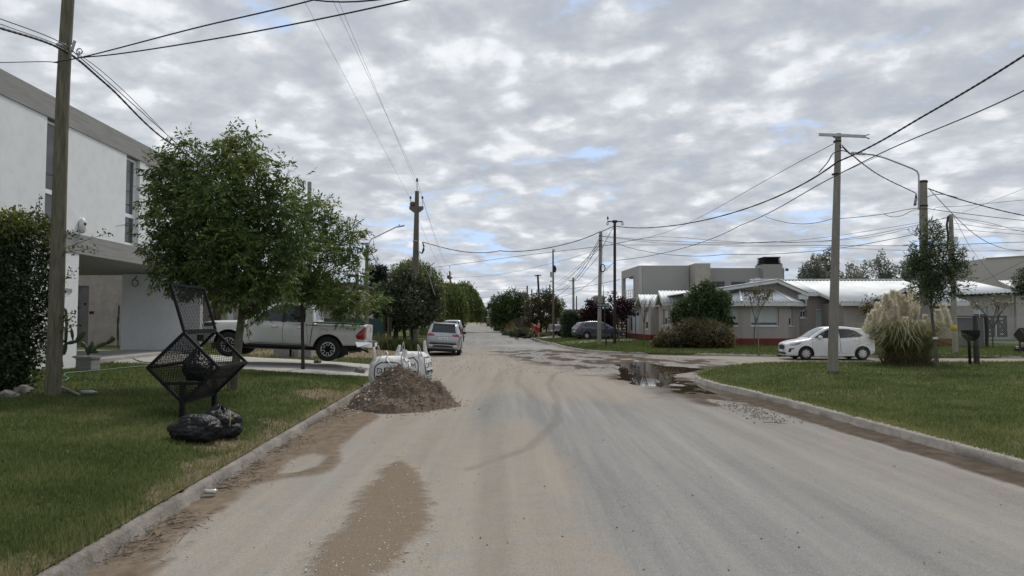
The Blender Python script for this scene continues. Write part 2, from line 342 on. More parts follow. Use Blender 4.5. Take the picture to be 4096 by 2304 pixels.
gw = ss(5.84, 5.94, UU + wob * .25) * ss(6.9, 6.8, UU) * ss(21.5, 19, RY) ; mud = np.maximum(mud, gw)
wet = np.maximum(wet, mud * (1 - gw) * ss(.52, .66, fbm(RX * 1.5, RY * .7, 61, 4) + .10 * ss(2.5, 0.2, np.abs(q3 + 1.2))) * .8)
wet = np.maximum(wet, ss(.3, .1, dline(RX, RY, KF[5:11]) ) * .6); mud = np.maximum(mud, ss(.9, .2, dline(RX, RY, KF[4:12]) + wob3 * .3) * .9)
# puddle basin
qp = sdpoly(RX, RY, K((1568,914),(1610,907),(1660,919),(1785,927),(1715,938),(1690,946),(1655,970),(1610,968),(1570,952),(1556,932)))
basin = ss(.3, -.35, qp + wob3 * .22)
qr = sdpoly(RX, RY, K((1640,975),(1690,950),(1760,958),(1830,985),(1900,1020),(1850,1012),(1740,994)))
ripple = ss(.3, -.4, qr + wob3 * .2)
z = hill(RY) + .012 * (fbm(RX * .5, RY * .3, 71) - .5)
z = z - .012 * ss(.45, .05, np.abs(UU - 6.45)) * ss(21.5, 19, RY) - .02 * ss(.5, .1, np.abs(UU + 2.8)) * ss(17, 14, RY)
mr_ = mud * (1 - gw) * (1 - .93 * ss(.1, .7, basin)); z = z + mr_ * (.060 * (fbm(RX * 2.6, RY * 1.7, 81, 5) - .45) + .022 * (fbm(RX * 8, RY * 5, 83, 3) - .5)) - basin * .065 - ripple * .016
z = z + sand * .018 * (.6 + fbm(RX * 12, RY * 12, 91, 3)) + gmud * .02 * (.4 + fbm(RX * 6, RY * 6, 93, 4)) + trk * .008 * (fbm(RX * 14, RY * 14, 95, 2) - .3)
z = z - .05 * ((UU < -3.3) | (RX > 30))
inside = ~((RX > x0n(RY) + .5) & (RY < 28.6)) & ~((RX > x0f(RY) + .6) & (RY > 34.5))
kp = (inside[:-1, :-1] | inside[1:, 1:])
def roadmat():
    m, nt, b = base('asphalt_road'); b.inputs['Specular IOR Level'].default_value = .12; N = nt.nodes.new; L = nt.links.new
    tc = N('ShaderNodeTexCoord')
    def mp(sc):
        q = N('ShaderNodeMapping'); q.inputs['Scale'].default_value = sc; q.inputs['Rotation'].default_value = (0, 0, R(-2.86)); L(tc.outputs['Object'], q.inputs[0]); return q.outputs[0]
    def nz(v, s, d=6, r=.6):
        n = N('ShaderNodeTexNoise'); n.inputs['Scale'].default_value = s; n.inputs['Detail'].default_value = d; n.inputs['Roughness'].default_value = r; L(v, n.inputs['Vector']); return n.outputs['Fac']
    def mr(f, a, c, lo=0, hi=1):
        q = N('ShaderNodeMapRange'); L(f, q.inputs[0]); q.inputs[1].default_value = a; q.inputs[2].default_value = c; q.inputs[3].default_value = lo; q.inputs[4].default_value = hi; return q.outputs[0]
    def at(n): a = N('ShaderNodeAttribute'); a.attribute_name = n; return a.outputs['Fac']
    def mix(f, a, c):
        x = N('ShaderNodeMix'); x.data_type = 'RGBA'
        for k, v in (('Factor', f), ('A', a), ('B', c)):
            if isinstance(v, tuple): x.inputs[k].default_value = (*v, 1)
            elif isinstance(v, float): x.inputs[k].default_value = v
            else: L(v, x.inputs[k])
        return x.outputs['Result']
    def mul(a, c, op='MULTIPLY'):
        q = N('ShaderNodeMath'); q.operation = op; q.use_clamp = True
        for i, v in enumerate((a, c)):
            if isinstance(v, float): q.inputs[i].default_value = v
            else: L(v, q.inputs[i])
        return q.outputs[0]
    iso = mp((1, 1, 1)); lon = mp((1.3, .06, 1)); fine = nz(iso, 55, 4, .7); gr = nz(iso, 130, 3, .8)
    c = mix(mr(nz(lon, 1.6, 7, .62), .36, .66), (.195, .195, .193), (.30, .296, .285))
    c = mix(mul(mr(nz(mp((5, .18, 1)), 1.0, 5, .6), .52, .72), .35), c, (.36, .352, .335))
    c = mix(mul(mr(nz(iso, 1.1, 6, .6), .45, .7), .3), c, (.27, .265, .255))
    c = mix(mul(mr(nz(iso, 11, 5, .7), .5, .68), .28), c, (.15, .147, .14)); c = mix(mul(mr(nz(iso, 17, 4, .75), .55, .7), .25), c, (.42, .41, .385))
    c = mix(mul(mr(gr, .38, .66), .45), c, (.10, .10, .10)); c = mix(mul(mr(fine, .52, .72), .42), c, (.45, .44, .42))
    dn = mul(at('dust'), mr(nz(iso, 3.5, 8, .68), .2, .62)); c = mix(mul(dn, .62), c, mix(mr(fine, .35, .65), (.27, .222, .168), (.35, .30, .235)))
    sn = mul(at('sand'), mr(nz(iso, 7, 6, .6), .05, .35)); c = mix(sn, c, mix(mr(nz(iso, 90, 4, .8), .36, .66), (.115, .091, .070), (.25, .205, .16)))
    c = mix(mul(at('gmud'), .92), c, mix(mr(nz(iso, 6, 8, .65), .35, .65), (.115, .089, .066), (.195, .155, .119)))
    c = mix(mul(at('mud'), .95), c, mix(mr(nz(iso, 4, 8, .7), .35, .65), (.056, .044, .035), (.112, .090, .072)))
    c = mix(mul(at('trk'), mr(fine, .3, .6, .3, .8)), c, (.12, .105, .09))
    wet = at('wet'); dk = mul(wet, .62); c = mix(dk, c, (.055, .043, .035))
    sp = nz(iso, 14, 2, .5); c = mix(mul(mr(sp, .765, .79), .7), c, (.06, .058, .055))
    L(c, b.inputs['Base Color'])
    rg = N('ShaderNodeMix'); L(mul(wet, mr(nz(iso, 3, 5, .6), .3, .55)), rg.inputs['Factor']); rg.inputs['A'].default_value = .88; rg.inputs['B'].default_value = .2; L(rg.outputs[0], b.inputs['Roughness'])
    bp = N('ShaderNodeBump'); bp.inputs['Distance'].default_value = .012; L(mr(wet, 0, 1, .55, .12), bp.inputs['Strength'])
    L(mul(wet, .5), b.inputs['Specular IOR Level'])
    hh = mul(fine, gr, 'ADD'); L(hh, bp.inputs['Height']); L(bp.outputs[0], b.inputs['Normal'])
    return m
rd = bigmesh('road', np.stack([RX, RY, z], -1).reshape(-1, 3), gridfaces(len(vv), len(uu), kp), roadmat(), smooth=True,
    attr=dict(sand=sand, gmud=gmud, mud=mud, dust=dust, trk=trk, wet=wet)); rd['kind'] = 'structure'
# ---- standing water
m_water, _nt, _b = base('puddle_water'); _b.inputs['Base Color'].default_value = (.045, .034, .025, 1); _b.inputs['Roughness'].default_value = .015; _b.inputs['IOR'].default_value = 1.33; _b.inputs['Specular IOR Level'].default_value = .9
_tc = _nt.nodes.new('ShaderNodeTexCoord'); _n = _nt.nodes.new('ShaderNodeTexNoise'); _n.inputs['Scale'].default_value = 2.5; _nt.links.new(_tc.outputs['Object'], _n.inputs['Vector'])
_bp = _nt.nodes.new('ShaderNodeBump'); _bp.inputs['Strength'].default_value = .02; _bp.inputs['Distance'].default_value = .02; _nt.links.new(_n.outputs['Fac'], _bp.inputs['Height']); _nt.links.new(_bp.outputs[0], _b.inputs['Normal'])
px_ = np.linspace(2.6, 9.5, 50); py_ = np.linspace(17.6, 31, 60); PX, PY = np.meshgrid(px_, py_)
qpp = sdpoly(PX, PY, K((1440,905),(1600,899),(1790,924),(1762,960),(1900,1022),(1850,1015),(1640,985),(1500,950)))
kk = qpp < .35; pud = bigmesh('puddle', np.stack([PX, PY, 0 * PX - .014], -1).reshape(-1, 3), gridfaces(60, 50, kk[:-1, :-1]), m_water); pud['kind'] = 'structure'
# ---- verges
def lawnmat(name):
    m, nt, b = base(name); N = nt.nodes.new; L = nt.links.new; b.inputs['Roughness'].default_value = .95; b.inputs['Specular IOR Level'].default_value = .1
    tc = N('ShaderNodeTexCoord')
    def nz(s, d=6, r=.65):
        n = N('ShaderNodeTexNoise'); n.inputs['Scale'].default_value = s; n.inputs['Detail'].default_value = d; n.inputs['Roughness'].default_value = r; L(tc.outputs['Object'], n.inputs['Vector']); return n.outputs['Fac']
    def mr(f, a, c):
        q = N('ShaderNodeMapRange'); L(f, q.inputs[0]); q.inputs[1].default_value = a; q.inputs[2].default_value = c; return q.outputs[0]
    def mix(f, a, c):
        x = N('ShaderNodeMix'); x.data_type = 'RGBA'; L(f, x.inputs['Factor'])
        for k, v in (('A', a), ('B', c)):
            if isinstance(v, tuple): x.inputs[k].default_value = (*v, 1)
            else: L(v, x.inputs[k])
        return x.outputs['Result']
    at = N('ShaderNodeAttribute'); at.attribute_name = 'dirt'
    g = mix(mr(nz(.8), .35, .65), (.055, .078, .022), (.09, .115, .036)); g = mix(mr(nz(35, 4, .8), .4, .7), g, (.036, .045, .016)); g = mix(mr(nz(2.2), .56, .74), g, (.135, .12, .055))
    d = mix(mr(nz(6), .35, .65), (.20, .15, .105), (.13, .095, .066)); c = mix(at.outputs['Fac'], g, d); L(c, b.inputs['Base Color'])
    bp = N('ShaderNodeBump'); bp.inputs['Strength'].default_value = .8; bp.inputs['Distance'].default_value = .03; L(nz(45), bp.inputs['Height']); L(bp.outputs[0], b.inputs['Normal'])
    return m
m_lawn = lawnmat('lawn_turf')
vl = np.concatenate([np.exp(np.linspace(math.log(1.2), math.log(30), 260)), np.linspace(30.4, 62, 80), np.exp(np.linspace(math.log(63), math.log(420), 40))])
ul = -2.89 - np.concatenate([np.linspace(0, 7, 70), np.linspace(7.2, 26, 50), np.linspace(28, 120, 12)])
UL, VL = np.meshgrid(ul, vl); LX = UL - .05 * VL; LY = VL; dL = -2.8 - UL
def dirtL(x, y):
    d = -2.8 - U(x, y); n = fbm(x * 1.5, y * 1.5, 101, 4)
    a = ss(.42, .16, d + (n - .5) * .9) * ss(20, 17, y) * .9                         # bare edge by the kerb
    a = np.maximum(a, ss(1.0, .5, np.hypot((x + 3.75) / .55, (y - 9.25) / .75) + (n - .5)) * .9)
    a = np.maximum(a, ss(1.1, .5, np.hypot((x + 4.15) / .5, (y - 15.2) / 1.3) + (n - .5)) * .95)
    a = np.maximum(a, ss(.9, .4, np.hypot((x + 9.6) / 1.5, (y - 12.6) / .8) + (n - .5)) * .8)
    a = np.maximum(a, ss(27.5, 30, y + (n - .5) * 3) * ss(45, 38, y) * ss(9, 6.5, d) )   # dirt beyond the drive
    a = np.maximum(a, ss(.52, .68, n) * .2); a = np.maximum(a, ss(45, 60, y) * ss(2.2, .8, d) * .6)
    return np.clip(a, 0, 1)
lz = zl(LX, LY) + .03 * (fbm(LX * .8, LY * .8, 111) - .5) * ss(.2, 1.0, dL)
o = bigmesh('lawn', np.stack([LX, LY, lz - .012], -1).reshape(-1, 3), gridfaces(len(vl), len(ul)), m_lawn, smooth=True, attr=dict(dirt=dirtL(LX, LY))); o['kind'] = 'structure'
yn = np.concatenate([np.linspace(-2.8, 22, 90), np.linspace(22.2, 28.6, 60), np.linspace(28.65, 29.06, 14)]); tn = np.concatenate([[-.03], np.linspace(0, 3, 25), np.linspace(3.2, 60, 50)])
NX = x0n(yn)[:, None] + .10 + tn[None, :]; NY = np.repeat(yn[:, None], len(tn), 1)
NZ = zr(NX, NY) + .03 * (fbm(NX * .7, NY * .7, 121) - .5) * ss(.2, 1, tn)[None, :]; NZ[:, 0] -= .14
def dirtR(x, y): 
    n = fbm(x * 1.3, y * 1.3, 131, 4); return np.clip(ss(.56, .72, n) * .4 + ss(.9, .3, np.hypot((x - 6.9) / 1.2, (y - 9.2) / 1.2) + (n - .5)) * .4, 0, 1)
o = bigmesh('lawn', np.stack([NX, NY, NZ - .012], -1).reshape(-1, 3), gridfaces(len(yn), len(tn)), m_lawn, smooth=True, attr=dict(dirt=dirtR(NX, NY))); o['kind'] = 'structure'
yf = np.concatenate([np.linspace(32.95, 42, 70), np.linspace(42.4, 75, 50), np.exp(np.linspace(math.log(77), math.log(420), 40))]); tf = np.concatenate([[-.03], np.linspace(0, 4, 25), np.linspace(4.4, 60, 40), np.linspace(64, 160, 8)])
FX = x0f(yf)[:, None] + .10 + tf[None, :]; FY = np.repeat(yf[:, None], len(tf), 1); FZ = zr(FX, FY); FZ[:, 0] -= .14
df = np.clip(ss(66, 72, FY) * .3 + ss(.5, .68, fbm(FX * .6, FY * .6, 141)) * .3 + ss(80, 120, FY) * .4, 0, 1)
o = bigmesh('lawn', np.stack([FX, FY, FZ - .012], -1).reshape(-1, 3), gridfaces(len(yf), len(tf)), m_lawn, smooth=True, attr=dict(dirt=df)); o['kind'] = 'structure'
# ---- kerbs
def resample(pts, step):
    P = np.array(pts, float); s = np.r_[0, np.cumsum(np.hypot(*np.diff(P, axis=0).T))]; t = np.arange(0, s[-1], step)
    x, y = np.interp(t, s, P[:, 0]), np.interp(t, s, P[:, 1])
    k = max(1, int(.6 / step)); ker = np.ones(2 * k + 1) / (2 * k + 1)
    return np.convolve(np.pad(x, k, 'edge'), ker, 'valid'), np.convolve(np.pad(y, k, 'edge'), ker, 'valid'), t
def kerb(pts, side, h, step=.12, w=.17, gaps=(), seg=3.0, rough=1., mat=None):
    x, y, t = resample(pts, step); dx, dy = np.gradient(x), np.gradient(y); l = np.hypot(dx, dy); nx, ny = dy / l * side, -dx / l * side
    j = np.abs(((t / seg) % 1) - .5); joint = ss(.488, .5, j) * .02 * rough
    prof = [(-.015, -.1), (.0, .02), (.02, .75), (.05, .98), (.12, 1.0), (w, .97), (w + .03, .2)]
    V = []
    for i, (o_, zf) in enumerate(prof):
        n = (fbm(t * 3.1 + i * 9, t * 0 + i, 151, 4) - .5) * .035 * rough; off = o_ + n + joint * (1 if i < 4 else 0)
        zz = zf * (h + (fbm(t * 1.3, t * 0 + 5, 161) - .5) * .02) - joint * (zf > .5)
        for a, bq in gaps: zz = zz * (1 - .92 * ss(a - .5, a, t) * ss(bq + .5, bq, t))
        V.append(np.stack([x + nx * off, y + ny * off, zz + hill(y)], -1))
    V = np.stack(V, 1).reshape(-1, 3); o = bigmesh('kerb', V, gridfaces(len(x), len(prof)), mat or m_kerb, smooth=True); o['kind'] = 'structure'; return o
yk = np.linspace(.5, 19.5, 60); kerb(np.stack([KL0 - .05 * yk + .05 * (fbm(yk * .5, yk * 0, 171) - .5), yk], -1), -1, .125, rough=1.5, seg=2.2)
kerb(KR, 1, .125, seg=2.6, mat=m_kerb2); kerb(KF[:11], 1, .115, gaps=((60 - 9.2 + .6, 62.6 - 9.2),), seg=4, mat=m_kerb2)
kerb(KF[9:], 1, .10, step=.4, rough=2, mat=m_kerb2)
ykk = np.linspace(62, 200, 60); kerb(np.stack([KL0 - .05 * ykk - .1, ykk], -1), -1, .12, step=.5)
# ---- drives and paths
def strip(name, A, B, mat, zf, n=40, m=8, thick=.0):
    A = np.array(A, float); B = np.array(B, float); t = np.linspace(0, 1, n); ta = np.linspace(0, 1, len(A))
    pa = np.stack([np.interp(t, ta, A[:, 0]), np.interp(t, ta, A[:, 1])], -1); pb = np.stack([np.interp(t, ta, B[:, 0]), np.interp(t, ta, B[:, 1])], -1)
    s = np.linspace(0, 1, m); P = pa[:, None] * (1 - s)[None, :, None] + pb[:, None] * s[None, :, None]
    Z = zf(P[..., 0], P[..., 1]); Z[:, 0] -= thick; Z[:, -1] -= thick
    o = bigmesh(name, np.concatenate([P, Z[..., None]], -1).reshape(-1, 3), gridfaces(n, m), mat, smooth=True); o['kind'] = 'structure'; return o
strip('driveway', [(-17, 24.2), (-12, 22.8), (-9, 21.3), (-6.5, 20.5), (-5.2, 20.6), (-4.4, 21.6), (-3.9, 22.8)], [(-17, 29.2), (-12, 28.2), (-9, 26.5), (-6.5, 25.8), (-5.4, 25.9), (-4.75, 26.4), (-4.3, 27.4)], m_concfloor, lambda x, y: zl(x, y) + .03, 60, 14, .06)
strip('path', [(3.6, 47.9), (6, 51.5), (9, 55), (10.4, 57)], [(2.9, 54.8), (5.5, 57), (8.5, 60), (10.4, 62)], m_concfloor, lambda x, y: zr(x, y) + .02, 30, 6, .03)
strip('path', [(2.35, 60), (4, 66), (9, 69.5)], [(1.75, 65.5), (3.3, 70.5), (9, 73.5)], m_concfloor, lambda x, y: zr(x, y) + .02, 30, 6, .03)
# ---------------------------------------------------------------- grass blades
m_grass = leafmat('grass_blades', (.060, .086, .024), (.128, .165, .054), (.28, .265, .12), .35, .6, .9, .2)
def blades(name, X, Y, Z, h, w, label, mat=m_grass, lean=.6, tint=None):
    n = len(X); a = rng.uniform(0, 2 * np.pi, n); hh = h * rng.uniform(.5, 1.25, n); ww = w * rng.uniform(.7, 1.3, n)
    la = rng.uniform(0, 2 * np.pi, n); lm = hh * lean * rng.uniform(.1, 1.4, n)
    bx, by = np.cos(a) * ww / 2, np.sin(a) * ww / 2
    V = np.stack([np.stack([X - bx, Y - by, Z - .02], -1), np.stack([X + bx, Y + by, Z - .02], -1), np.stack([X + np.cos(la) * lm, Y + np.sin(la) * lm, Z + hh], -1)], 1).reshape(-1, 3)
    t = rng.uniform(0, .75, n) if tint is None else tint
    o = bigmesh(name, V, np.arange(3 * n).reshape(-1, 3), mat, attr=dict(tint=np.repeat(t, 3))); tag(o, label, 'grass', kind='stuff'); return o
def scatter(n, x0, x1, y0, y1, p=2.0):
    """points denser near the street corner"""
    y = 1 / rng.uniform(1 / y1 ** (p - 1), 1 / y0 ** (p - 1), n) ** (1 / (p - 1)) if p > 1 else rng.uniform(y0, y1, n)
    return rng.uniform(x0, x1, n), y
n = 360000; uq = -2.87 - rng.uniform(0, 1, n) ** 1.15 * 11; _, yq = scatter(n, 0, 1, 3.6, 24, 2.1); xq = uq - .05 * yq
frame = (xq / yq > -1.05); dq = dirtL(xq, yq); nearedge = np.interp(xq, [-17, -12, -9, -6.5, -5.2, -4.4, -3.9], [24.2, 22.8, 21.3, 20.5, 20.6, 21.6, 22.8])
ok = frame & (rng.uniform(0, 1, n) > dq * .85) & (yq < nearedge - .05); xq, yq, dq = xq[ok], yq[ok], dq[ok]
dk = -2.8 - U(xq, yq); edge = ss(.5, .1, dk)
tint = np.clip(rng.uniform(.0, .7, len(xq)) + edge * .55 * rng.uniform(.2, 1, len(xq)) + .2 * ss(.5, .7, fbm(xq * .9, yq * .9, 181)) - .1 * ss(.5, .3, fbm(xq * .5, yq * .5, 183)), 0, 1)
blades('grass', xq, yq, zl(xq, yq), (.034 + .0008 * yq) * (1 + .9 * edge), .0045 + .00085 * yq, 'short green lawn between the left kerb and the white house', tint=tint)
n = 380000; yq = 1 / rng.uniform(1 / 29.0, 1 / 5.5, n); xq = x0n(yq) + .07 + rng.uniform(0, 1, n) ** 1.2 * 22
ok = (xq / yq < 1.15) & (rng.uniform(0, 1, n) > dirtR(xq, yq) * .7); xq, yq = xq[ok], yq[ok]; edge = ss(.4, .05, xq - x0n(yq) - .1)
tint = np.clip(rng.uniform(.08, .78, len(xq)) + edge * .2 + .32 * ss(.5, .72, fbm(xq * .7, yq * .7, 191)) * ss(18, 9, yq), 0, 1)
blades('grass', xq, yq, zr(xq, yq), .034 + .0011 * yq, .0045 + .0009 * yq, 'mown green lawn on the near right corner around the poles', tint=tint)
n = 110000; yq = rng.uniform(33.0, 66, n); xq = x0f(yq) + .12 + rng.uniform(0, 1, n) ** 1.3 * 30; ok = (xq / yq < .78); xq, yq = xq[ok], yq[ok]
blades('grass', xq, yq, zr(xq, yq), .075, .05, 'far green lawn in front of the house with the red plinth', tint=rng.uniform(.05, .65, len(xq)))
n = 60000; yq = rng.uniform(25, 62, n); uq = -2.9 - rng.uniform(0, 1, n) ** 1.4 * 14; xq = uq - .05 * yq; far = np.interp(xq, [-17, -12, -9, -6.5, -5.4, -4.75, -4.3], [29.2, 28.2, 26.5, 25.8, 25.9, 26.4, 27.4])
ok = (yq > far + .1) & (rng.uniform(0, 1, n) > dirtL(xq, yq) * .93); xq, yq = xq[ok], yq[ok]
blades('grass', xq, yq, zl(xq, yq), .07, .04, 'patchy grass beyond the driveway on the left side', tint=rng.uniform(.1, .9, len(xq)))
# ================================================================ WHITE HOUSE (left)
def HP(s, o, z): return Vector((-11.4 - .05 * s - o, s, z))
def hbox(mb, s0, s1, o0, o1, z0, z1, m=0):
    return mb.hexa([HP(s0, o0, z0), HP(s1, o0, z0), HP(s1, o1, z0), HP(s0, o1, z0), HP(s0, o0, z1), HP(s1, o0, z1), HP(s1, o1, z1), HP(s0, o1, z1)], m)
hs = thing('white_house', 'white modern two storey house with concrete fascia and open carport', 'house', HP(20.3, 0, .5))
wz0, wz1 = 4.262, 7.2
wins = [(18.62, 19.5), (22.9, 23.82)]
mb = MB()
for a, b in ((4, wins[0][0]), (wins[0][1], wins[1][0]), (wins[1][1], 30.6)): hbox(mb, a, b, 0, .3, wz0, wz1)
hbox(mb, 4, 30.6, 1.2, 8, wz0, wz1); hbox(mb, 30.3, 30.6, .3, 1.2, wz0, wz1)
mb.build('upper_wall', m_white, hs)
mb = MB(); hbox(mb, 4, 30.9, -.03, 8.2, wz1 + .002, 7.8); mb.build('roof_fascia', m_conc, hs)
mb = MB(); hbox(mb, 4, 30.9, -.02, .38, 3.7, wz0 - .002); hbox(mb, 4, 30.9, .382, 8, 3.76, wz0 - .004); mb.build('concrete_beam', m_conc, hs)
mb = MB(); hbox(mb, 4, 20.3, .0, .32, .15, 3.698); lw = mb.build('lower_wall', m_white, hs)
mb = MB(); hbox(mb, 29.3, 29.6, .0, 3.25, .3, 3.70); mb.build('carport_wall', m_white, hs)
mb = MB(); hbox(mb, 20.35, 29.28, .4, 8, .40, .585); mb.build('carport_floor', m_concfloor, hs)
m_curt = MT('curtain', (.42, .44, .45), (.24, .26, .28), 1, .8, stretch=(9, 9, .01)); m_frame = MT('white_frame', (.74, .75, .75), rough=.4)
m_paneL = glassmat('house_pane', (.05, .06, .065), .03, .5)
for a, b in wins:
    fr = MB(); zt = wz1 - .03; o0, o1 = .13, .2
    hbox(fr, a + .01, a + .075, o0, o1, wz0 + .03, zt); hbox(fr, b - .075, b - .01, o0, o1, wz0 + .03, zt)
    for z0, z1 in ((wz0 + .03, wz0 + .1), (5.2, 5.32), (zt - .08, zt)): hbox(fr, a + .076, b - .076, o0 + .001, o1 - .001, z0, z1)
    for z0, z1 in ((5.33, zt - .09),): hbox(fr, a + .08, a + .125, o0 + .012, o1 - .01, z0, z1); hbox(fr, b - .125, b - .08, o0 + .012, o1 - .01, z0, z1)
    w_ = fr.build('window', m_frame, hs)
    p_ = MB(); hbox(p_, a + .08, b - .08, .165, .172, wz0 + .1, zt - .08); p_.build('pane', m_paneL, w_)
    p_ = MB(); hbox(p_, a + .2, b - .02, .27, .29, wz0 + .1, zt); p_.build('curtain', m_curt, w_)
# house number
V, Fs = text_geo('4320', .19); m_num = MT('number_metal', (.40, .39, .37), rough=.5)
mb = MB(); o_ = HP(19.78, -.012, 2.62); mb.add([o_ + Vector((-.05 * y_ * 0, x_ * 1.0, z_)) + Vector((-.05 * x_, 0, 0)) for x_, z_, y_ in V], Fs); 
nm = mb.build('house_number', m_num, hs); sol = nm.modifiers.new('s', 'SOLIDIFY'); sol.thickness = .02; sol.offset = 0
# alarm siren
mb = MB(); c_ = HP(20.32, -.06, 4.52)
mb.lathe([(.0, -.05), (.10, -.05), (.13, -.02), (.13, .03), (.1, .06), (0, .065)], 14, (0, 0, 0), 'X')
mb.v = [(c_.x + v[0] * 1.2, c_.y + v[1] * .95, c_.z + v[2] * 1.7) for v in mb.v]
si = mb.build('alarm_siren', MT('siren_white', (.62, .62, .6), rough=.4), hs)
mb = MB(); mb.lathe([(0, 0), (.05, 0), (.05, .015), (0, .02)], 12, (c_.x + .075, c_.y, c_.z + .05), 'X'); mb.build('siren_lens', m_plast, si)
# cable hanging out of the carport wall
pp = D(545, 1118, 29.26)
mb = MB(); mb.tube([pp + Vector((.02, 0, .15)), pp + Vector((.0, -.06, .05)), pp + Vector((-.1, -.09, -.05)), pp + Vector((-.13, -.08, -.2)), pp + Vector((0, -.08, -.3)), pp + Vector((.13, -.08, -.2)), pp + Vector((.1, -.08, -.05)), pp + Vector((-.02, -.08, -.02))], .018, 6)
mb.build('cable_loop', m_wire, hs)
# grey rendered back wall with a door
gw_ = thing('garden_wall', 'grey unpainted mortar wall with a metal door behind the carport', 'wall', (-22, 37, .5))
def wallseg(mb, p0, p1, z0, z1, t, holes=(), m=0):
    p0, p1 = Vector((*p0[:2], 0)), Vector((*p1[:2], 0)); L_ = (p1 - p0).length; d = (p1 - p0) / L_; n = Vector((-d.y, d.x, 0)) * t
    def bx(a, b, za, zb):
        if b - a < 1e-4 or zb - za < 1e-4: return
        q = [p0 + d * a, p0 + d * b, p0 + d * b + n, p0 + d * a + n]; mb.hexa([v + Vector((0, 0, za)) for v in q] + [v + Vector((0, 0, zb)) for v in q], m)
    es = sorted({0, L_, *[h[0] for h in holes], *[h[1] for h in holes]})
    for a, b in zip(es[:-1], es[1:]):
        zs = sorted([(h[2], h[3]) for h in holes if h[0] <= a + 1e-5 and h[1] >= b - 1e-5]); cur = z0
        for za, zb in zs: bx(a, b, cur, za); cur = max(cur, zb)
        bx(a, b, cur, z1)
    return mb
dl, dr = D(304, 1250, 37).x, D(354, 1250, 37).x
mb = MB(); wallseg(mb, (-27, 37), (-16.2, 37), .3, 5.2, .25, [(dl + 27, dr + 27, .3, D(300, 1141, 37).z)]); mb.build('wall', m_mort, gw_)
mb = MB(); mb.box(dl + .01, dr - .01, 37.12, 37.16, .5, D(300, 1141, 37).z - .01); dd = mb.build('door', MT('door_grey', (.13, .12, .115), (.1, .095, .09), 3, .6), gw_)
mb = MB(); mb.box(dl + .15, dl + .21, 37.08, 37.125, 1.5, 1.56); mb.box(dl + .35, dl + .45, 37.1, 37.125, 2.6, 2.7); mb.build('handle', m_black, dd)
mb = MB()
for x_ in (361, 371): p = D(x_, 1250, 36.98); mb.box(p.x - .05, p.x + .05, 36.97, 37.0, p.z - .07, p.z + .07)
mb.build('socket', m_black, gw_)
for k in range(3):
    a = G(318 + k * 9, 1362, .52); mb = MB(); mb.bar((a.x, 36.2 - k * .1, .56), (a.x + .75 - k * .1, 36.9, 2.3 - k * .25), .16, .03)
    tag(mb.build('timber_board', wood('plank_%d' % k, (.10, .06, .04), (.06, .04, .03))), ['longest dark board leaning in the carport doorway', 'middle dark board leaning in the carport doorway', 'shortest dark board leaning in the carport doorway'][k], 'board', 'boards leaning by the back door')
# ================================================================ NEIGHBOUR BUILDING behind the pickup
nb = thing('back_house', 'low taupe house with flat roof behind the white pickup', 'house', (-13, 44, .5))
mb = MB(); zt = D(1245, 1141, 44).z; xr = D(1408, 1200, 44).x; m_taupe = MT('taupe_render', (.30, .265, .235), (.25, .22, .195), 1.2, .9, .3, 60, c3=(.2, .175, .155), s3=4, a3=.4)
hol = [(D(905, 1200, 44).x, D(935, 1200, 44).x, .4, 2.6), (D(1395, 1200, 44).x - .4, D(1395, 1200, 44).x, .4, 2.4), (D(1330, 1200, 44).x, D(1350, 1200, 44).x, 1.3, 2.5)]
wallseg(mb, (-19.5, 44), (xr, 44), .2, zt, .25, [(a + 19.5, b + 19.5, c, d) for a, b, c, d in hol]); mb.box(xr - .25, xr, 44.26, 52, .2, zt - .3); mb.build('wall', m_taupe, nb)
mb = MB(); mb.box(-19.6, xr + .15, 43.85, 52, zt + .002, zt + .16); mb.build('roof', MT('roof_edge', (.10, .07, .065), (.08, .06, .055), 4, .8), nb)
for i, (a, b, c, d) in enumerate(hol):
    mb = MB(); mb.box(a + .01, b - .01, 44.1, 44.14, c, d - .01); mb.build('door' if c < 1 else 'window', [MT('pale_door', (.5, .52, .53), rough=.5), m_plast, m_glass][i], nb)
for x_ in (1362, 1375, 1388):
    p = D(x_, 1240, 43.4); mb = MB(); mb.box(p.x - .1, p.x + .1, 43.3, 43.5, .3, zt - .35); mb.build('porch_column', MT('column_pale%d' % x_, (.42, .4, .37), rough=.85), nb)
# green shade cloth fence
gf = thing('mesh_fence', 'dark green shade cloth fence with wooden end posts behind the pickup', 'fence', (-9, 39.5, .4))
m_green = MT('green_cloth', (.012, .040, .033), (.018, .055, .046), 1.5, .8, .4, 25, stretch=(2, 2, .5))
xs_ = [D(x_, 1300, 39.5).x for x_ in (1180, 1260, 1340, 1410, 1470, 1535)]
mb = MB(); n = 60
for i in range(n + 1):
    x_ = xs_[0] + (xs_[-1] - xs_[0]) * i / n; zt = D(1470, 1274, 39.5).z + .03 * math.sin(i * 1.9); y_ = 39.5 + .05 * math.sin(i * .7)
    mb.v += [(x_, y_, .3), (x_, y_, zt), (x_, y_ + .02, zt), (x_, y_ + .02, .3)]
    if i: b_ = 4 * i; mb.f += [(b_ - 4, b_, b_ + 1, b_ - 3), (b_ - 3, b_ + 1, b_ + 2, b_ - 2), (b_ - 2, b_ + 2, b_ + 3, b_ - 1)]; mb.m += [0] * 3; mb.sm += [True] * 3
mb.build('shade_cloth', m_green, gf)
for k, x_ in enumerate(xs_ + [D(1552, 1300, 39.5).x, D(1561, 1300, 39.5).x]):
    mb = MB(); mb.tube([(x_, 39.58, .2), (x_, 39.58, 1.2), (x_ + .01, 39.58, 1.98)], .06, 7); mb.build('fence_post', m_barkd if k % 2 else m_twig, gf)
